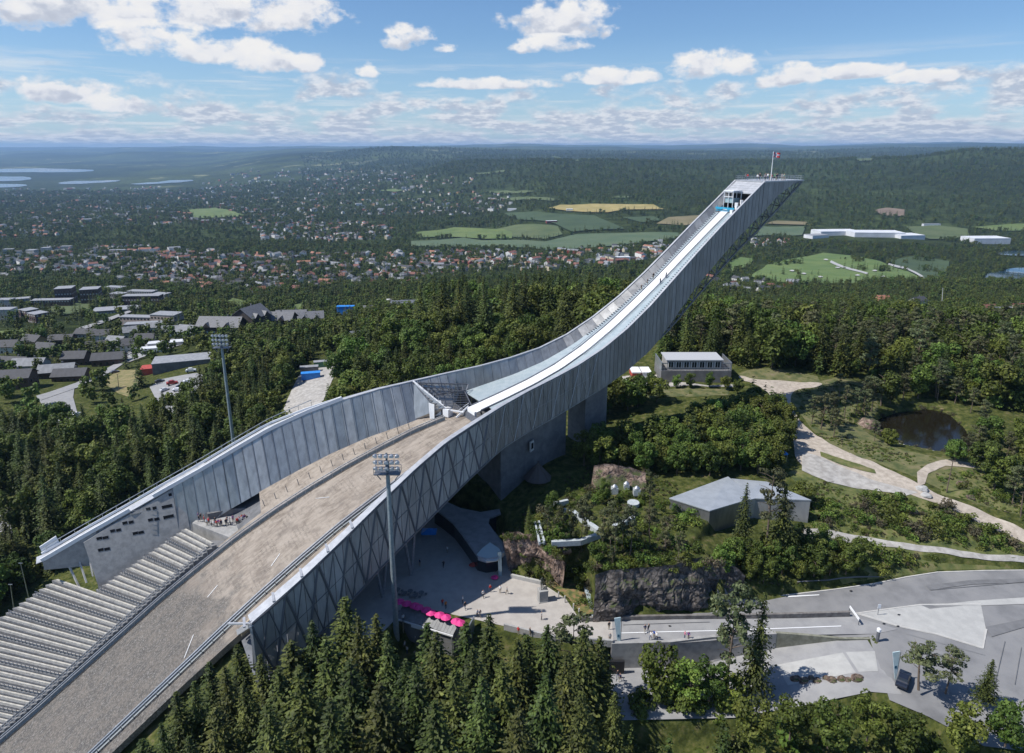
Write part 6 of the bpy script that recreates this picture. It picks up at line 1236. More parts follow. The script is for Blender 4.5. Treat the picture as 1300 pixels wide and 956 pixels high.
for px, py, L_, Wd, hh, rz, w_, rf_, lb in ((86, 386, 18, 18, 20, .3, brick, grey_roof, 'left brown brick tower block with a pale roof in the valley'), (118, 386, 19, 18, 19, .3, brick, grey_roof, 'right brown brick tower block with a pale roof in the valley'), (68, 390, 42, 11, 9, .1, brick, grey_roof, 'long low brown block left of the brick towers'), (30, 388, 16, 11, 9, .5, concrete_d, grey_roof, 'small grey block far left of the brick towers'),
    (183, 388, 40, 12, 12, .05, brick, grey_roof, 'nearer long dark block right of the brick towers'), (182, 378, 34, 12, 9, -.1, concrete_d, grey_roof, 'further long dark block right of the brick towers'), (206, 382, 18, 12, 9, -.2, concrete_d, grey_roof, 'short grey block at the right end of the dark blocks'), (148, 372, 26, 12, 9, -.2, concrete_d, grey_roof, 'grey block behind the right brick tower'), (152, 379, 18, 12, 7, -.3, concrete_d, grey_roof, 'low grey block in front of the right brick tower'),
    (38, 404, 14, 12, 9, -.5, brick, grey_roof, 'brown cube shaped block with a pale roof above the lawn'), (50, 409, 14, 12, 9, -.5, brick, grey_roof, 'second brown cube shaped block nearer the lawn'), (5, 392, 22, 12, 11, .1, concrete_l, grey_roof, 'upper white slab block at the left edge'), (5, 406, 22, 12, 11, .1, concrete_l, grey_roof, 'lower white slab block at the left edge'), (150, 396, 44, 20, 4, .35, concrete_d, grey_roof, 'very low flat roofed building below the brick towers'),
    (178, 410, 32, 9, 6, -.1, M('pinkish_render', (.42, .33, .28), (.5, .4, .34), .5), grey_roof, 'upper long pinkish school wing'), (190, 419, 34, 9, 6, .2, MATS['pinkish_render'], grey_roof, 'lower long pinkish school wing'), (213, 408, 22, 14, 7, -.15, MATS['pinkish_render'], grey_roof, 'squarer pinkish school wing at the right end')):
    block(px, py, L_, Wd, hh, rz, w_, rf_, lb)
hallw = M('white_cladding', (.62, .63, .65), (.72, .73, .75), .05, .5)
for px, py, L_, Wd, hh, rz, lb in ((1060, 298, 130, 60, 14, .1, 'left white roofed factory hall across the valley'), (1110, 300, 150, 70, 15, -.05, 'large central white roofed factory hall across the valley'), (1150, 302, 80, 60, 11, .15, 'right white roofed factory hall across the valley'), (1036, 302, 60, 40, 10, .3, 'small white hall at the left end of the factory'), (1250, 308, 110, 60, 16, .05, 'lone white hall near the lake across the valley'), (1182, 287, 60, 14, 8, 0, 'small white shed at the foot of the wooded hill'),
        (723, 268, 26, 16, 9, 0, 'white farmhouse beside the corn field'), (700, 283, 40, 16, 8, .2, 'dark red barn between the pastures'), (790, 331, 34, 14, 9, .1, 'long white building at the edge of the pale field'), (650, 267, 40, 14, 8, -.2, 'white farm buildings left of the corn field')):
    block(px, py, L_, Wd, hh, rz, paintm['red'] if 'red' in lb and 'barn' in lb else hallw, grey_roof if 'small' in lb else hallw, lb, name='factory_hall' if 'factory' in lb else 'hall', floors=False)
for px, py, L_, Wd, hh, rz, lb in ((12, 322, 22, 14, 12, .2, 'pale block at the far left of the town'), (42, 324, 24, 14, 14, -.2, 'tall pale block in the left of the town'), (60, 322, 20, 16, 16, .1, 'tallest pale block in the left of the town'), (85, 318, 26, 14, 12, .1, 'wide pale block in the left of the town'), (150, 322, 40, 12, 10, 0, 'long pale block in the middle of the town')):
    block(px, py, L_, Wd, hh, rz, concrete_l, grey_roof, lb)
# dark timber hotel with slate roofs
tim = wood_d
for px, py, L_, Wd, hh, hr, rz, nm, lb in ((284, 432, 20, 12, 6, 4.2, -.05, 'hotel_wing', 'left wing of the dark timber hotel with a broad slate roof'), (322, 428, 13, 15, 10, 5.0, 1.2, 'hotel_wing', 'tall gabled middle wing of the dark timber hotel'), (352, 425, 19, 11, 7, 3.5, -.05, 'hotel_wing', 'right wing of the dark timber hotel with dormers'), (372, 418, 16, 10, 6, 3.5, .1, 'hotel_wing', 'second right wing of the dark timber hotel'), (396, 420, 13, 12, 6, 3.2, .25, 'hotel_wing', 'small end wing of the dark timber hotel beside the blue hoarding')):
    r = block(px, py, L_ * 1.3, Wd * 1.1, hh * 1.15, rz, tim, slate, lb, 'hotel', None, False, 240., hr * 1.1, nm, 4)
    L_ *= 1.3; Wd *= 1.1; hh *= 1.15
    for sx in ((-.22,) if L_ < 16 else (-.25, .25)):
        mb = MB(); x0 = L_ * sx; b = Wd / 2 + .8; mb.v = [(x0 - 2.6, -b - .3, hh - .6), (x0 + 2.6, -b - .3, hh - .6), (x0, -b - .3, hh + 2.2), (x0 - 2.6, -b + 2.5, hh + .5), (x0 + 2.6, -b + 2.5, hh + .5), (x0, 0, hh + 2.4)]; mb.f = [(0, 1, 2), (0, 2, 5, 3), (1, 4, 5, 2)]; mb.mi = [1, 0, 0]; o = bpy.data.objects.new('dormer', mesh_of(mb, 'dormer', [slate, tim])); COL.objects.link(o); o.parent = r
    mb = MB()
    for i in range(6): mb.box((-L_ / 2 + L_ * (i + .5) / 6, -Wd / 2 - .05, hh * .45), (1.0, .12, 1.3))
    o = bpy.data.objects.new('window_row', mesh_of(mb, 'window_row', [glass_b])); COL.objects.link(o); o.parent = r; o['kind'] = 'stuff'
for px, py, L_, Wd, hh, rz, wm_, rm_, lb, nm in ((440, 408, 14, 5, 7.0, .05, blue_m, blue_m, 'bright blue sheeted box beside the timber hotel', 'blue_hoarding'), (516, 399, 20, 12, 5, .1, concrete_d, slate, 'dark building with a wide slate roof at the edge of the wood', 'service_building'), (478, 402, 18, 9, 4.5, .25, concrete_d, concrete_d, 'low dark building between the blue box and the slate roof', 'service_building'), (496, 396, 6, 6, 7, .1, concrete_d, concrete_l, 'small pale topped stair tower beside the slate roof', 'stair_tower'), (458, 437, 8, 6, 3, .5, slate, slate, 'little slate roofed shed in the mixed wood', 'shed'),
        (196, 448, 13, 5, 3.2, .30, hallw, hallw, 'nearer white site cabin beside the flat roof', 'site_cabin'), (212, 441, 20, 6, 3.5, .30, met_w2, hallw, 'longer white site cabin behind the nearer one', 'site_cabin'), (240, 462, 32, 13, 3.2, .33, concrete_d, grey_roof, 'broad flat grey roof with a pale stripe by the car park', 'flat_roofed_building'), (196, 472, 11, 7, 2.6, .33, red_m, red_m, 'red roofed shed beside the car park hedge', 'shed')):
    block(px, py, L_, Wd, hh, rz, wm_, rm_, lb, nm.split('_')[-1], None, False, 240., 0, nm, (6 if 'blue' in nm else 3) if px > 430 else 0)
for px, py, rz, wc, rc, sh2, lb in ((98, 462, .1, 'brown', 'dark', 0, 'blue grey chalet with white gable trim on the left'), (92, 482, .15, 'brown', 'dark', 2, 'long low brown roofed house above the yard'), (18, 492, .2, 'brown', 'dark', 3, 'long dark house at the left edge'), (150, 440, -.2, 'grey', 'grey', 0, 'grey roofed house behind the white cabins'), (166, 446, .3, 'white', 'dark', 1, 'white gabled house beside the street'), (186, 437, .1, 'grey', 'dark', 0, 'dark roofed house behind the white gabled one'), (20, 466, -.1, 'brown', 'dark', 2, 'low brown house among trees at the left edge'), (125, 447, .4, 'brown', 'dark', 0, 'dark house by the street bend')):
    x, y, z = X(px, py, 240); house(x, y, rz, wc, rc, sh2, lb, None, 1.0, z)
for px, py, rz, wc, rc, sh2, lb in ((1252, 405, .2, 'brown', 'red', 1, 'dark red timber house among the trees at the right edge'), (1270, 407, .1, 'white', 'grey', 0, 'white house right of the dark red one'), (1119, 387, 0, 'ochre', 'orange', 0, 'orange roofed house showing above the wood'), (1164, 391, .3, 'white', 'dark', 0, 'dark roofed house showing above the wood'), (1290, 404, .1, 'cream', 'red', 1, 'cream house at the far right edge')):
    x, y, z = X(px, py, 300); house(x, y, rz, wc, rc, sh2, lb, None, 1.1, z + 3)
for px, py, rz, wc, rc, sh2, lb in ((40, 470, .1, 'grey', 'grey', 2, 'grey roofed long house among trees on the left'), (62, 452, -.2, 'brown', 'dark', 0, 'brown house left of the blue grey chalet'), (75, 478, .3, 'brown', 'grey', 2, 'low house above the yard with a grey roof'), (132, 432, .2, 'white', 'dark', 0, 'white house behind the street bend'), (112, 428, -.1, 'grey', 'dark', 2, 'wide grey house behind the street'), (170, 428, .5, 'cream', 'grey', 0, 'cream house behind the white cabins'), (222, 425, .1, 'white', 'grey', 2, 'long white house left of the hotel'), (240, 430, -.2, 'grey', 'grey', 1, 'grey house beside the left wing of the hotel'), (12, 448, .1, 'white', 'dark', 0, 'white house at the left edge behind the brown ones'), (45, 440, -.3, 'ochre', 'dark', 0, 'ochre house among the trees on the left'), (80, 436, .1, 'brown', 'dark', 2, 'brown house in the trees behind the chalet'), (200, 420, .3, 'white', 'grey', 2, 'white flat house below the school'), (140, 462, .25, 'brown', 'dark', 2, 'dark low house at the head of the street')):
    x, y, z = X(px, py, 240); house(x, y, rz, wc, rc, sh2, lb, None, 1.05, z + .5)
sheet('yard', XP((150, 452), (190, 436), (235, 428), (240, 436), (200, 448), (160, 462)), asph_p, .5, 4)
# containers
for px, py, m_, lb, rz in ((395, 478, blue_m, 'blue container in the yard behind the jump', .25), (393, 470, concrete_d, 'dark grey container behind the blue one', .25), (410, 463, M('green_paint', (.05, .17, .10), rough=.5), 'green container at the back of the yard', .3)):
    x, y, z = X(px, py + 3, 200); r = empty('container', (x, y, z), lb, 'container', None, rz); mb = MB(); mb.box((0, 0, 1.4), (7.5, 2.8, 2.7))
    for i in range(14): mb.box((-3.6 + i * .55, -1.42, 1.4), (.2, .1, 2.4))
    o = bpy.data.objects.new('body', mesh_of(mb, 'body', [m_])); COL.objects.link(o); o.parent = r; mb = MB(); mb.box((0, 0, 2.85), (7.7, 3, .15)); o = bpy.data.objects.new('roof', mesh_of(mb, 'roof', [grey_roof if m_ != blue_m else m_])); COL.objects.link(o); o.parent = r
# ------------------------------------------------------------------ woods that nobody could count
far_sp = np.random.default_rng(3)
Vs, Fs = spruce_crown(16, 3.4, far_sp, 13, 7, 3, 1.15); cs = np_mesh('far_spruce_crown', Vs, Fs, needle)
cent = [(far_sp.normal() * 1.5, far_sp.normal() * 1.5, far_sp.uniform(3, 9.5)) for _ in range(9)]; Vb, Fb = clump_crown(cent, [far_sp.uniform(1.4, 2.3) for _ in cent], far_sp, 9, .85); cb = np_mesh('far_leaf_crown', Vb, Fb, leafg)
def src_tree(me, nm, px, py, lb):
    x, y, z = X(px, py, 260); r = empty(nm, (x, y, z), lb, 'tree'); o = bpy.data.objects.new('crown', me); COL.objects.link(o); o.parent = r
    t_ = bpy.data.objects.new('trunk', PROTO['spruce'][0][1]); COL.objects.link(t_); t_.parent = r; t_.scale = (.7, .7, .5); return o
src_s = src_tree(cs, 'spruce_tree', 470, 420, 'lone spruce beside the little slate roofed shed'); src_b = src_tree(cb, 'broadleaf_tree', 446, 424, 'leafy tree in front of the blue sheeted box')
def scatter(name, pts, scl, src, label):
    me = bpy.data.meshes.new(name); me.from_pydata([tuple(p) for p in pts], [], []); at = me.attributes.new('sc', 'FLOAT', 'POINT'); at.data.foreach_set('value', np.asarray(scl, np.float32)); ar = me.attributes.new('ro', 'FLOAT_VECTOR', 'POINT')
    rr = np.zeros((len(pts), 3), np.float32); rr[:, 2] = np.random.default_rng(1).uniform(0, 6.28, len(pts)); ar.data.foreach_set('vector', rr.ravel())
    o = bpy.data.objects.new(name, me); COL.objects.link(o); tag(o, label, 'wood', kind='stuff')
    ng = bpy.data.node_groups.new(name, 'GeometryNodeTree'); ng.interface.new_socket('Geometry', in_out='INPUT', socket_type='NodeSocketGeometry'); ng.interface.new_socket('Geometry', in_out='OUTPUT', socket_type='NodeSocketGeometry')
    n = ng.nodes; l = ng.links; gi = n.new('NodeGroupInput'); go = n.new('NodeGroupOutput'); ip = n.new('GeometryNodeInstanceOnPoints'); oi = n.new('GeometryNodeObjectInfo'); oi.inputs[0].default_value = src; oi.inputs['As Instance'].default_value = True
    a1 = n.new('GeometryNodeInputNamedAttribute'); a1.data_type = 'FLOAT'; a1.inputs[0].default_value = 'sc'; a2 = n.new('GeometryNodeInputNamedAttribute'); a2.data_type = 'FLOAT_VECTOR'; a2.inputs[0].default_value = 'ro'
    l.new(gi.outputs[0], ip.inputs['Points']); l.new(oi.outputs['Geometry'], ip.inputs['Instance']); l.new(a1.outputs[0], ip.inputs['Scale']); l.new(a2.outputs[0], ip.inputs['Rotation']); l.new(ip.outputs[0], go.inputs[0])
    md = o.modifiers.new('scatter', 'NODES'); md.node_group = ng; return o
hcell = {(int(x / 11), int(y / 11)) for x, y in zip(HX, HY)}
def wood_points(y0, y1, area, scale, amax=1.0):
    n = int(amax * (y1 * y1 - y0 * y0) / area); g = np.random.default_rng(int(y0)); y = np.sqrt(g.uniform(y0 * y0, y1 * y1, n)); x = g.uniform(-amax, amax, n) * y
    ok = np.ones(n, bool)
    for f in FIELD: ok &= ~pmask(f, x, y)
    for f in GOLF: ok &= ~(pmask(f, x, y) & (vnoise(x, y, 55, 51) < .66))
    if y0 >= 7000: ok &= x / y > -.30
    ok &= ~blocked(x, y, 1) if y0 < 400 else ok
    px, py = proj(x, y, H(x, y) + 8); ok &= (px > -180) & (px < 1480) & (py < 980)
    lf = (px < 262) & (py > 392) & (py < 500) & (y > 262) & (y < 760); ok &= ~(lf & (g.random(n) < .62))
    ok &= vnoise(x, y, 45 + y0 * .02, 21) > .14
    x, y = x[ok], y[ok]
    near_house = np.array([((int(a / 11), int(b / 11)) in hcell) or ((int(a / 11), int((b - 9) / 11)) in hcell) for a, b in zip(x, y)], bool) if len(x) else np.zeros(0, bool)
    inB = np.zeros(len(x), bool)
    for bx in BIG: inB |= (np.abs(x - bx[0]) < bx[2]) & (y > bx[1] - bx[3]) & (y < bx[1] + bx[2])
    k = ~near_house & ~inB; x, y = x[k], y[k]; return x, y, H(x, y), g
BIG = []
for o in bpy.data.objects:
    if o.type == 'EMPTY' and o.parent is None and o.name.split('.')[0] in ('apartment_block', 'factory_hall', 'hall', 'hotel_wing', 'blue_hoarding', 'service_building', 'stair_tower', 'site_cabin', 'flat_roofed_building', 'shed', 'container'):
        big_ = {'factory_hall': 90, 'hall': 60, 'apartment_block': 20, 'hotel_wing': 11, 'flat_roofed_building': 15}.get(o.name.split('.')[0], 8); BIG.append((o.location.x, o.location.y, big_, big_ * 1.9))
    elif o.type == 'EMPTY' and o.name.split('.')[0] == 'house' and o.location.y < 700: BIG.append((o.location.x, o.location.y, 9, 22))
PS, SS, PB, SB = [], [], [], []
for y0, y1, area, sc in ((275, 520, 42, 1.0), (520, 1100, 85, 1.05), (1100, 2200, 230, 1.2), (2200, 4000, 700, 1.7), (4000, 7000, 2100, 2.5), (7000, 13000, 7000, 3.2)):
    x, y, z, g = wood_points(y0, y1, area, sc); m = (g.random(len(x)) < .42 + .5 * (vnoise(x, y, 260, 33) - .5) + .2 * (x > 0) ); s = sc * g.uniform(.62, 1.15, len(x))
    zz = np.stack([x, y, z - .4], 1); PS.append(zz[m]); SS.append(s[m]); PB.append(zz[~m]); SB.append(s[~m])
scatter('conifer_forest', np.concatenate(PS), np.concatenate(SS), src_s, 'dense mass of dark conifers covering the hills and the valley')
scatter('broadleaf_forest', np.concatenate(PB), np.concatenate(SB), src_b, 'mass of rounded leafy trees filling the valley between houses and fields')
# gaps inside the near woods
x, y, z, g = wood_points(50, 330, 9, 1); 
regs = [XP((-60, 560), (30, 540), (80, 555), (130, 540), (200, 545), (262, 500), (268, 480), (360, 440), (500, 425), (700, 410), (830, 425), (700, 450), (480, 520), (300, 600), (120, 680), (20, 700), (-70, 700)), XP((840, 462), (840, 425), (1060, 425), (1400, 425), (1380, 520), (1260, 520), (1110, 490), (1060, 478), (950, 464)), XP((750, 590), (760, 540), (800, 508), (930, 505), (975, 520), (1000, 560), (985, 600), (900, 606))]
regs += [XP((-110, 705), (40, 690), (78, 722), (0, 775), (-110, 850)), [(-62, 40), (10, 40), (110, 50), (110, 76), (60, 82), (40, 88), (15, 91), (-22, 92), (-45, 84)]]
inr = np.zeros(len(x), bool)
for rg in regs: inr |= pmask(rg, x, y)
x, y, z = x[inr], y[inr], z[inr]; k = g.random(len(x)) < .5; s = g.uniform(.35, .8, len(x)); P_ = np.stack([x, y, z - .3], 1)
scatter("underwood", P_[k], s[k] * .8, src_b, "tangled young growth under the trees of the near woods"); scatter("young_conifers", P_[~k], s[~k], src_s, "young conifers filling the gaps in the near woods")
# rough growth over the open ground
src_w = [o for o in bpy.data.objects if o.name.startswith('foliage') and o.data.materials[0] is leafy][0]; src_d = [o for o in bpy.data.objects if o.name.startswith('foliage') and o.data.materials[0] is rusty][0]; src_g = [o for o in bpy.data.objects if o.name.startswith('foliage') and o.data.materials[0] is leafg][0]
opn = [XP((1030, 640), (1040, 600), (1090, 618), (1150, 630), (1200, 640), (1400, 715), (1400, 735), (1190, 724), (1070, 740), (1040, 720), (1010, 690)), XP((1185, 600), (1240, 592), (1400, 620), (1400, 690), (1195, 628)), XP((1020, 545), (1095, 560), (1180, 585), (1160, 600), (1070, 572)), XP((640, 705), (670, 640), (740, 590), (860, 615), (850, 690), (930, 720), (760, 720), (700, 735)), XP((1000, 490), (1110, 492), (1100, 540), (1030, 545)), XP((900, 705), (1060, 700), (1090, 735), (930, 760))]
opn += [[(-66, 40), (10, 40), (110, 50), (112, 82), (60, 86), (40, 90), (15, 95), (-20, 100), (-40, 96), (-48, 88)], XP((690, 750), (700, 700), (760, 715), (756, 740), (740, 745))]
g = np.random.default_rng(77); x = g.uniform(-70, 190, 90000); y = g.uniform(60, 232, 90000); inr = np.zeros(len(x), bool)
for rg in opn: inr |= pmask(rg, x, y)
inr &= ~blocked(x, y, -.6) & (vnoise(x, y, 5, 61) + .5 * vnoise(x, y, 17, 62) > .62); x, y = x[inr], y[inr]; P_ = np.stack([x, y, H(x, y) - .05], 1); q = g.random(len(x)) + (vnoise(x, y, 12, 63) - .5) * .8; s = g.uniform(.07, .26, len(x))
scatter('tall_weeds', P_[q < .38], s[q < .38], src_w, 'yellow green weeds and tall grass over the open slopes'); scatter('dry_weeds', P_[(q >= .38) & (q < .58)], s[(q >= .38) & (q < .58)], src_d, 'dry brownish weeds over the open slopes'); scatter('ground_cover', P_[q >= .58], s[q >= .58], src_g, 'dark green low growth over the open slopes')
print('weeds', len(x), 'stuff', sum(map(len, PS)), sum(map(len, PB)), len(x), 'houses', len(HX))
# ------------------------------------------------------------------ floodlight masts, flag, poles, signs
def mast(px, py, Y, zb, label, k=1.0, loc=None):
    p = GY(px, py, Y); x, y, zt = p; r = empty('floodlight_mast', (x, y, zb), label, 'floodlight mast'); mb = MB(); mb.tube([(x, y, zb), (x, y, (zb + zt) / 2), (x, y, zt - 1)], [.55, .46, .34], 12); build('pole', mb, M('mast_grey', (.22, .27, .29), (.3, .35, .37), 2, .5, .3), r)
    z0 = zt - 2.2; mb = MB(); mb.box((x, y, z0 - .9), (4.4, 1.8, .14))
    for dx in (-2.2, 0, 2.2):
        for dy in (-.9, .9): mb.bar((x + dx, y + dy, z0 - .9), (x + dx, y + dy, z0 + .2), .07)
    for dy in (-.9, .9): mb.bar((x - 2.2, y + dy, z0 + .2), (x + 2.2, y + dy, z0 + .2), .07); mb.bar((x - 2.2, y + dy, z0 - .35), (x + 2.2, y + dy, z0 - .35), .05)
    mb.bar((x - 1.2, y, z0 - 2.2), (x - 2.2, y, z0 - .9), .12); mb.bar((x + 1.2, y, z0 - 2.2), (x + 2.2, y, z0 - .9), .12); build('platform', mb, steel_d, r)
    mb = MB()
    for h in (0, 1.15, 2.3): mb.bar((x - 2.0, y - .3, z0 + h + .3), (x + 2.0, y - .3, z0 + h + .3), .12)
    mb.bar((x, y - .3, z0 - .9), (x, y - .3, z0 + 2.9), .3); build('crossbars', mb, steel_d, r)
    for h in (0, 1.15, 2.3):
        for i in range(5):
            lx = x - 1.75 + i * .875; mb = MB(); c = (lx, y - .45, z0 + h + .45); d = Vector((-.25 + .12 * i, -.75, -.5)).normalized() * .55
            mb.tube([Vector(c), Vector(c) + d * .6, Vector(c) + d], [.14, .38, .42], 10, 0); mb.tube([Vector(c) + d * 1.0, Vector(c) + d * 1.03], [.38, .38], 10, 1); build('lamp', mb, [steel, white_p], r)
    return r
mast(491, 579, 105.5, -8, 'tall grey floodlight mast standing in front of the ski jump')
mast(280, 427, 176, -22, 'tall grey floodlight mast standing beyond the far wall of the jump')
fl = GY(978, 233, 191); r = empty('flagpole', (fl[0], fl[1], 75.05), 'white flagpole with a red flag on the tower roof', 'flagpole'); mb = MB(); mb.tube([(fl[0], fl[1], 75.05), (fl[0], fl[1], 82.8)], [.13, .07], 8); build('pole', mb, white_p, r)
mb = MB(); n = 12
def fp(u, v): return (fl[0] + .1 + 1.75 * u, fl[1] + .28 * math.sin(u * 6) * u, 82.6 - 1.25 * v - .18 * u)
cols = [0, .22, .30, .42, .50, 1.0]; rows_ = [0, .36, .44, .56, .64, 1.0]
for i in range(5):
    for j in range(5):
        blue = (i == 2) or (j == 2); white = (i in (1, 3)) or (j in (1, 3)); mi = 2 if blue else (1 if white else 0)
        for q in range(3): u0, u1 = cols[i] + (cols[i + 1] - cols[i]) * q / 3, cols[i] + (cols[i + 1] - cols[i]) * (q + 1) / 3; mb.quad(fp(u0, rows_[j + 1]), fp(u1, rows_[j + 1]), fp(u1, rows_[j]), fp(u0, rows_[j]), mi)
build('flag', mb, [M('flag_red', (.55, .02, .03), rough=.7), white_p, M('flag_blue', (.01, .03, .16), rough=.7)], r)
def pole(px0, py0, px1, py1, z, label, rad=.12, mat=steel, name='pole'):
    g_ = G(px0, py0, z); t_ = GY(px1, py1, g_[1]); mb = MB(); mb.tube([(g_[0], g_[1], z - .3), (g_[0] + (t_[0] - g_[0]), g_[1], t_[2])], [rad, rad * .6], 7); mb.bar((t_[0] - .5, g_[1], t_[2]), (t_[0] + .5, g_[1], t_[2]), .12); return tag(build(name, mb, mat, loc=tuple(g_)), label, 'pole')
pole(36, 757, 26, 715, -22, 'slim leaning lamp pole left of the grandstand', name='lamp_pole'); pole(17, 770, 13, 742, -24, 'short lamp pole further left of the grandstand', name='lamp_pole')
pole(1202, 623, 1210, 585, 7, 'slender wooden pole beside the footpath below the pond', .14, bark, 'wooden_pole'); pole(1296, 655, 1299, 625, 6, 'dark pole at the right edge beside the track', .14, bark, 'wooden_pole'); pole(68, 462, 65, 437, -36, 'street lamp among the trees on the left', .12, steel, 'lamp_pole'); pole(151, 495, 149, 475, -14, 'brown wooden pole on the dry grass by the yard', .15, bark, 'wooden_pole'); pole(1196, 382, 1197, 366, -40, 'white pole above the distant wood', .2, white_p, 'lamp_pole')
def sign(px, py, z, h, w, label, mat=white_p, tilt=0.0, name='road_sign'):
    g_ = G(px, py, z); r = empty(name, tuple(g_), label, 'sign'); mb = MB(); mb.tube([(0 + g_[0], g_[1], z), (g_[0], g_[1], z + h)], .05, 6); build('post', mb, steel_d, r); mb = MB(); mb.box((g_[0], g_[1] - .07, z + h - w * .8), (w * .45 if w > 1 else w, .06, w * 1.6)); build('panel', mb, mat, r)
sign(1114, 782, -.5, 2.6, .55, 'small white road sign on the pale paved island')
g_ = G(1113, 817, -1); r = empty('bollard_light', (g_[0], g_[1], -.6), 'thick dark bollard with a white top at the wall end', 'bollard'); mb = MB(); mb.tube([(g_[0], g_[1], -.6), (g_[0], g_[1], 1.6)], .28, 12); build('column', mb, steel_d, r); mb = MB(); mb.tube([(g_[0], g_[1], 1.6), (g_[0], g_[1], 2.1), (g_[0], g_[1], 2.3)], [.36, .36, .1], 12); build('cap', mb, white_p, r)
ban = M('pale_blue_banner', (.50, .66, .70), (.62, .74, .77), 1.2, .5)
for px, py, lb, z0, h in ((784, 842, 'tall pale blue banner sign in front of the concrete retaining wall', -4.8, 9.5), (1132, 876, 'tall pale blue banner sign at the bottom beside the parked car', -2.5, 7.5)):
    g_ = G(px, py, z0); r = empty('banner_sign', tuple(g_), lb, 'sign'); mb = MB(); mb.tube([(g_[0] + .35, g_[1], z0), (g_[0] + .35, g_[1], z0 + h)], .06, 6); build('post', mb, steel, r); mb = MB(); x, y = g_[0], g_[1] - .08
    mb.hexa([(x + .1, y, z0 + 2.4), (x + .4, y, z0 + 2.0), (x + .4, y + .1, z0 + 2.0), (x + .1, y + .1, z0 + 2.4), (x - 1.0, y, z0 + h), (x + .15, y, z0 + h + .2), (x + .15, y + .1, z0 + h + .2), (x - 1.0, y + .1, z0 + h)]); b_ = build('panel', mb, ban, r)
    mb = MB(); mb.box((x - .1, y - .02, z0 + h * .62), (.35, .03, .5)); build('emblem', mb, M('dark_print', (.03, .12, .2), rough=.6), b_)
a = G(1078, 776, 0); b = G(1090, 792, 0); r = empty('barrier', tuple(a), 'short railing at the end of the low dark wall', 'barrier'); mb = MB(); mb.bar((a[0], a[1], 1), (b[0], b[1], .9), .12, .5); build('rail', mb, white_p, r); mb = MB(); mb.bar((a[0], a[1], 0), (a[0], a[1], 1), .1); mb.bar((b[0], b[1], -.2), (b[0], b[1], .9), .1); build('posts', mb, steel_d, r)
# ------------------------------------------------------------------ cars
def car_proto():
    r = empty('parked_car', (0, 0, 0), 'c', 'car'); bm = bmesh.new()
    prof = [(-2.1, .35), (-2.15, .75), (-2.0, .98), (-1.55, 1.05), (-1.0, 1.45), (.35, 1.48), (1.05, 1.02), (1.95, .88), (2.15, .62), (2.12, .35)]; rings = []
    for y, k in ((-.85, .93), (-.78, 1), (.78, 1), (.85, .93)): rings.append([bm.verts.new((x * (1 if k == 1 else .985), y * (1 if z < 1.06 else .84), .35 + (z - .35) * k)) for x, z in prof])
    for a_, b_ in zip(rings, rings[1:]):
        for i in range(len(prof)): bm.faces.new((a_[i], a_[(i + 1) % len(prof)], b_[(i + 1) % len(prof)], b_[i]))
    bm.faces.new(rings[0][::-1]); bm.faces.new(rings[-1]); bmesh.ops.recalc_face_normals(bm, faces=bm.faces[:]); me = bpy.data.meshes.new('car_body'); bm.to_mesh(me); bm.free(); cm = Mobj('car_paint', .3); me.materials.append(cm); o = bpy.data.objects.new('body', me); COL.objects.link(o); o.parent = r
    mb = MB(); mb.hexa([(-1.48, -.76, 1.06), (.98, -.76, 1.04), (.98, .76, 1.04), (-1.48, .76, 1.06), (-1.03, -.68, 1.44), (.36, -.68, 1.465), (.36, .68, 1.465), (-1.03, .68, 1.44)]); o = bpy.data.objects.new('window', mesh_of(mb, 'window', [glass_d])); COL.objects.link(o); o.parent = r; o.scale = (1.02, 1.03, 1.0)
    for x in (-1.3, 1.35):
        for y in (-.82, .82): mb = MB(); mb.tube([(x, y - .1, .33), (x, y + .1, .33)], .33, 14); o = bpy.data.objects.new('wheel', mesh_of(mb, 'wheel', [black_m])); COL.objects.link(o); o.parent = r
    return r
car0 = car_proto(); first = True
for px, py, rz, c, nm in ((203, 486, .4, (.03, .03, .035), 'black car nearest the hedge in the car park'), (209, 497, 1.0, (.5, .5, .52), 'silver car left of the grass island in the car park'), (219, 489, .5, (.30, .03, .02), 'red van in the middle of the car park'), (226, 497, .15, (.75, .75, .76), 'white car beside the grass island in the car park'), (230, 493, .3, (.02, .03, .07), 'dark blue car behind the white one in the car park'), (235, 489, .35, (.35, .37, .4), 'grey car in the car park row'), (239, 486, .35, (.7, .7, .7), 'light car at the back of the car park row'), (243, 473, .3, (.6, .62, .6), 'pale van at the far corner of the car park'), (146, 474, .8, (.1, .1, .11), 'dark car parked on the street on the left'), (97, 530, 1.3, (.85, .86, .87), 'white van standing at the lower corner of the yard'), (476, 412, .3, (.4, .03, .03), 'red car beside the dark building in the wood'), (425, 455, .2, (.7, .7, .72), 'white car at the back of the container yard'), (1146, 868, .9, (.015, .02, .035), 'dark blue car half hidden behind the broad low pine')):
    x, y, z = X(px, py) if px > 1000 else X(px, py, 200); loc = (x, y, z + .3)
    if first: o = car0; o.location = loc; o.rotation_euler = (0, 0, rz); first = False
    else: o = dup(car0, loc, rz)
    o['label'] = nm; o['category'] = 'van' if 'van' in nm else 'car'
    if 'van' in nm: o.scale = (1.15, 1.1, 1.45)
    for ch in o.children:
        if ch.name.startswith('body'): ch.color = (*c, 1)
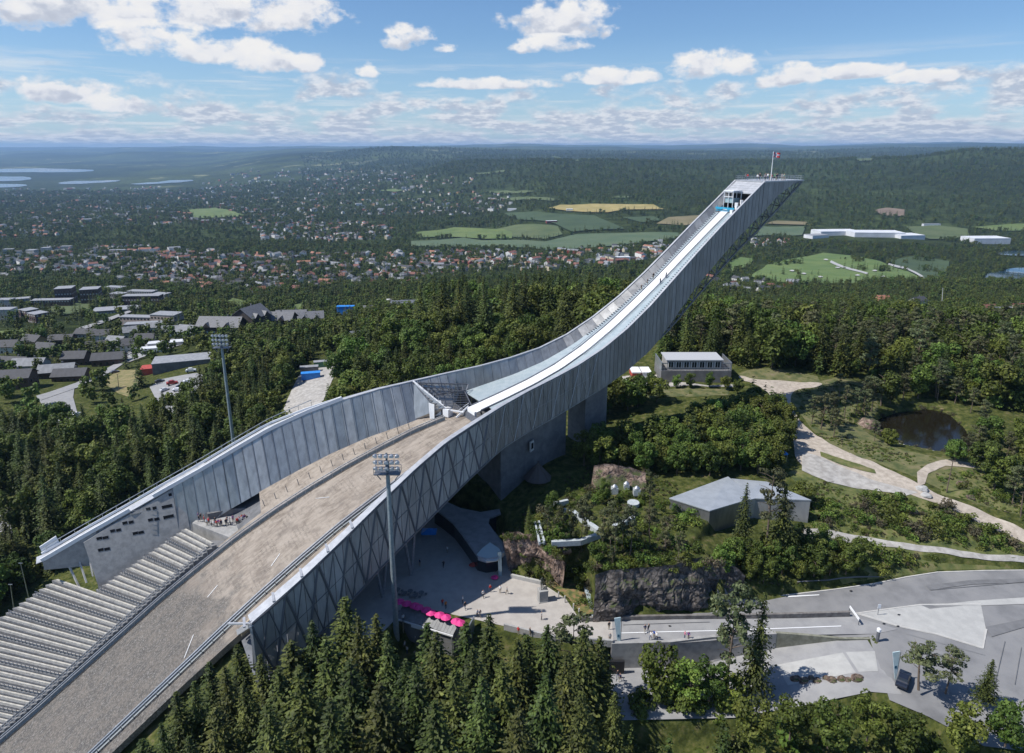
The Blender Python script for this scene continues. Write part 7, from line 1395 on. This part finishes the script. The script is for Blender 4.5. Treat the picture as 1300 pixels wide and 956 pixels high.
# ------------------------------------------------------------------ people: one continuous skinned body per pose
shirt = Mobj('shirt_cloth', .85); skin_m = M('skin', (.45, .27, .19), rough=.6); hair_m = M('hair', (.05, .03, .02), rough=.8); pants = {}
for k, c in (('dark', (.02, .022, .03)), ('blue', (.04, .07, .14)), ('tan', (.3, .25, .18))): pants[k] = M('trousers_' + k, c, rough=.85)
bronze = M('bronze', (.05, .06, .05), (.09, .10, .08), 3, .45, .6)
def figure(pose):
    J = {'pelvis': (0, 0, .95, .14), 'waist': (0, 0, 1.12, .125), 'chest': (0, .02, 1.36, .165), 'neck': (0, .01, 1.52, .06), 'jaw': (0, -.02, 1.60, .085), 'head': (0, 0, 1.70, .10)}
    E_ = [('pelvis', 'waist'), ('waist', 'chest'), ('chest', 'neck'), ('neck', 'jaw'), ('jaw', 'head')]
    st = {'stand': (.02, -.02, .05, -.05), 'walk': (.28, -.24, -.22, .24), 'point': (.05, -.05, -.5, .1)}[pose]
    for k, (sx, leg, arm) in enumerate(((-1, st[0], st[2]), (1, st[1], st[3]))):
        s = 'lr'[k]; J['hip' + s] = (sx * .10, 0, .88, .105); J['knee' + s] = (sx * .11, -leg * .55 - (.05 if pose == 'walk' else 0), .50, .068); J['ank' + s] = (sx * .11, -leg + (.06 if pose == 'walk' else 0), .10, .045); J['toe' + s] = (sx * .13, -leg - .14, .04, .04)
        J['sho' + s] = (sx * .19, .02, 1.42, .07); J['elb' + s] = (sx * .25, .02 - arm * .5, 1.14, .047); J['wri' + s] = (sx * .26, -.06 - arm * .95, .92 + (.25 if pose == 'point' and k == 0 else 0), .034); J['han' + s] = (sx * .26, -.09 - arm * 1.1, .82 + (.27 if pose == 'point' and k == 0 else 0), .03)
        E_ += [('pelvis', 'hip' + s), ('hip' + s, 'knee' + s), ('knee' + s, 'ank' + s), ('ank' + s, 'toe' + s), ('chest', 'sho' + s), ('sho' + s, 'elb' + s), ('elb' + s, 'wri' + s), ('wri' + s, 'han' + s)]
    nm = list(J); me = bpy.data.meshes.new('fig'); me.from_pydata([J[n][:3] for n in nm], [(nm.index(a), nm.index(b)) for a, b in E_], []); o = bpy.data.objects.new('fig', me); COL.objects.link(o)
    md = o.modifiers.new('skin', 'SKIN'); sv = me.skin_vertices[0].data
    for i, n in enumerate(nm): sv[i].radius = (J[n][3],) * 2; sv[i].use_root = (n == 'pelvis')
    o.modifiers.new('sub', 'SUBSURF').levels = 1
    dg = bpy.context.evaluated_depsgraph_get(); ev = o.evaluated_get(dg); m2 = bpy.data.meshes.new_from_object(ev); bpy.data.objects.remove(o); m2.polygons.foreach_set('use_smooth', [True] * len(m2.polygons)); return m2
FIG = {}
for pose in ('stand', 'walk', 'point'):
    base = figure(pose)
    for pk in pants:
        m2 = base.copy(); m2.materials.clear(); [m2.materials.append(m) for m in (skin_m, shirt, pants[pk], hair_m, black_m)]
        for p in m2.polygons:
            c = p.center; out_arm = abs(c.x) > .2 and c.z < 1.2
            p.material_index = 3 if (c.z > 1.69 or (c.z > 1.6 and c.y > .05)) else 0 if c.z > 1.49 else (0 if out_arm and c.z < 1.1 else 1) if (c.z > .96 or out_arm) else 4 if c.z < .1 else 2
        FIG[(pose, pk)] = m2
    if pose == 'point': m2 = base.copy(); m2.materials.clear(); m2.materials.append(bronze); FIG['statue'] = m2
SHC = {'white': (.75, .75, .75), 'black': (.02, .02, .025), 'red': (.5, .03, .03), 'blue': (.04, .10, .35), 'grey': (.3, .3, .31), 'pink': (.6, .2, .3), 'purple': (.22, .08, .28), 'green': (.06, .2, .08), 'orange': (.55, .2, .05), 'navy': (.02, .03, .09)}
def person(x, y, z, col, label, group=None, rz=None, pose=None, pk=None, k=1.0):
    o = bpy.data.objects.new('person', FIG[(pose or random.choice(['stand', 'walk']), pk or random.choice(list(pants)))]); COL.objects.link(o); o.location = (x, y, z); o.rotation_euler = (0, 0, rz if rz is not None else random.uniform(0, 6.28)); o.scale = (k, k, k); o.color = (*SHC[col], 1); return tag(o, label, 'person', group)
for px, py, col, lb, pose in ((458, 0, '', '', ''),)[1:] + ((622.5, 752, 'red', 'person in a red top standing alone on the sunny square', 'stand'), (635, 753, 'white', 'person in a white shirt left of the walking person in grey', 'stand'), (643.5, 754.5, 'grey', 'person in grey walking beside the white shirted person', 'walk'), (613.5, 759, 'white', 'person in a white top bending alone near the middle of the square', 'walk'), (587.5, 766, 'white', 'person in a white shirt near the end of the kiosk roof', 'stand'), (590.5, 774, 'black', 'person in black walking near the end of the kiosk roof', 'walk'), (606, 784, 'white', 'person in white in the pair by the kiosk screen', 'stand'), (609.5, 784, 'navy', 'person in dark blue in the pair by the kiosk screen', 'walk'),
        (687.5, 787, 'grey', 'person in grey standing in front of the statue', 'stand'), (673, 807, 'black', 'dark dressed person by the grey parapet', 'stand'), (658, 806, 'red', 'person in red crouched by the grey parapet', 'stand'), (568, 702, 'white', 'person in a white top in the shade of the jump', 'stand'), (563, 721, 'black', 'person in black in the shade of the jump', 'walk'), (533, 719, 'navy', 'dark figure nearest the leg of the jump', 'stand'), (616, 723, 'orange', 'person in orange by the museum door', 'stand'), (619.5, 724, 'white', 'person in white by the museum door', 'stand'),
        (562, 770, 'red', 'person in red seated group behind the parasols', 'stand'), (566, 773, 'orange', 'person in orange beside the red one behind the parasols', 'stand'), (512, 790, 'white', 'person in white under the kiosk eaves', 'stand'), (818.5, 804, 'navy', 'dark blue dressed person walking on the ramp', 'walk'), (823, 803, 'black', 'dark dressed companion beside the blue dressed walker', 'walk'), (826, 813, 'white', 'person in white in the middle of the ramp group', 'walk'), (833, 813.5, 'white', 'person in white at the right of the ramp group', 'walk'), (830, 811, 'blue', 'small figure in blue between the two in white', 'stand'),
        (869, 812, 'pink', 'person in pink on the ramp by the wall', 'stand'), (873.5, 813, 'purple', 'person in purple beside the pink one on the ramp', 'walk'), (773, 800, 'black', 'dark haired person at the left end of the ramp', 'stand'), (774, 815, 'grey', 'person in grey at the ramp corner by the banner', 'stand')):
    z = road_z(np.array([G(px, py, 0)[0]]), np.array([G(px, py, 0)[1]]))[0] if px > 770 else 0; g_ = G(px, py, z)
    person(g_[0], g_[1], z + .17 if px > 770 else .06, col, lb, pose=pose)
for px, py, col, lb in ((784, 861, 'black', 'person in black on the lower road by the doorway'), (787, 865, 'navy', 'person in dark blue beside the one in black on the lower road')): g_ = G(px, py, -4.8); person(g_[0], g_[1], -4.8, col, lb)
for i, (px, py, c) in enumerate([(524, 812, 'white'), (528, 815, 'white'), (533, 816, 'grey'), (514, 823, 'white'), (517, 830, 'white'), (527, 836, 'grey')]): x, y, z = X(px, py); person(x, y, z, c, '%s clothed person on the pavement in front of the kiosk' % c, 'people in front of the kiosk')
gp = 'crowd on the platform above the grandstand'
for i in range(34):
    u = i / 33; px = 252 + 64 * u + random.uniform(-3, 3); py = 658 + 14 * math.sin(u * 2.6) * (1 - u * .7) + random.uniform(-2.5, 3); c = random.choice(['purple', 'black', 'red', 'white', 'pink', 'navy', 'grey', 'purple', 'black']); g_ = G(px, py, zpl); person(g_[0], g_[1], zpl, c, 'person in %s on the crowded platform above the grandstand' % c, gp)
gp = 'visitors on the tower roof'
for i in range(17):
    c = random.choice(['red', 'black', 'red', 'white', 'navy', 'grey', 'green']); s_, w_ = random.uniform(-99, -89), random.uniform(-4.6, 4.6); x, y, z = W(s_, w_, 75.07); person(x, y, z, c, 'visitor in %s on the tower roof' % c, gp)
gp = 'people on the inrun stairs'
for s_, k in ((-52, -1), (-54, -1), (-56, -1), (-55, 1), (-57, 1)): x, y, z = W(s_, k * (hw(s_) + .5), TR(s_) + .15); person(x, y, z, 'black', 'dark dressed person on the stairs beside the inrun', gp)
# statue: a bronze figure with a stick and a dog on a stone block
g_ = G(689, 762, 0); r = empty('statue', (g_[0], g_[1], 0), 'bronze statue of a striding figure with a dog on a tall stone block', 'statue'); mb = MB(); mb.box((g_[0], g_[1], 1.2), (1.7, 1.5, 2.3), .25); mb.box((g_[0], g_[1], .1), (2.0, 1.8, .2), .25); mb.box((g_[0], g_[1], 2.4), (1.8, 1.6, .14), .25); build('pedestal', mb, concrete, r)
o = bpy.data.objects.new('bronze_figure', FIG['statue']); COL.objects.link(o); o.parent = r; o.location = (-.15, 0, 2.45); o.scale = (1.6,) * 3; o.rotation_euler = (0, 0, .3)
mb = MB(); x, y = g_[0] + .45, g_[1] - .1; mb.tube([(x - .3, y, 3.0), (x, y, 3.02), (x + .3, y, 3.05), (x + .42, y, 3.25), (x + .6, y, 3.2)], [.12, .15, .14, .09, .05], 8)
for dx in (-.25, .25):
    for dy in (-.08, .08): mb.tube([(x + dx, y + dy, 2.95), (x + dx + .03, y + dy, 2.47)], [.06, .03], 6)
build('bronze_dog', mb, bronze, r); mb = MB(); mb.tube([(g_[0] - .6, g_[1] - .3, 2.47), (g_[0] - .45, g_[1] - .35, 4.9)], .03, 6); build('staff', mb, bronze, r)
# small tables in the shade by the parasols
for i, (px, py) in enumerate([(505, 752), (513, 757), (521, 754), (527, 760), (535, 756)]):
    g_ = G(px, py, 0); mb = MB(); mb.tube([(g_[0], g_[1], 0), (g_[0], g_[1], .72)], .06, 6); mb.tube([(g_[0], g_[1], .72), (g_[0], g_[1], .77)], .55, 12); mb.box((g_[0] + .9, g_[1], .45), (.5, .5, .08)); mb.box((g_[0] - .9, g_[1], .45), (.5, .5, .08)); tag(build('cafe_table', mb, steel_d, loc=(g_[0], g_[1], 0)), 'dark cafe table with seats in the shade behind the parasols', 'table', 'cafe tables in the shade')
# ------------------------------------------------------------------ the air over the valley
mb = MB(); mb.box((0, 23500, -55), (220000, 52000, 650)); hz_ = build('haze', mb, [bpy.data.materials.new('haze_air')]); tag(hz_, kind='stuff'); hm = hz_.data.materials[0]; hm.use_nodes = True; t = NT(hm.node_tree); t.n.clear()
ou = t.new('ShaderNodeOutputMaterial'); pv = t.new('ShaderNodeVolumePrincipled', {'Color': (.42, .665, 1.0, 1), 'Density': 3.6e-5, 'Anisotropy': .1}); t.l.new(pv.outputs[0], ou.inputs['Volume'])
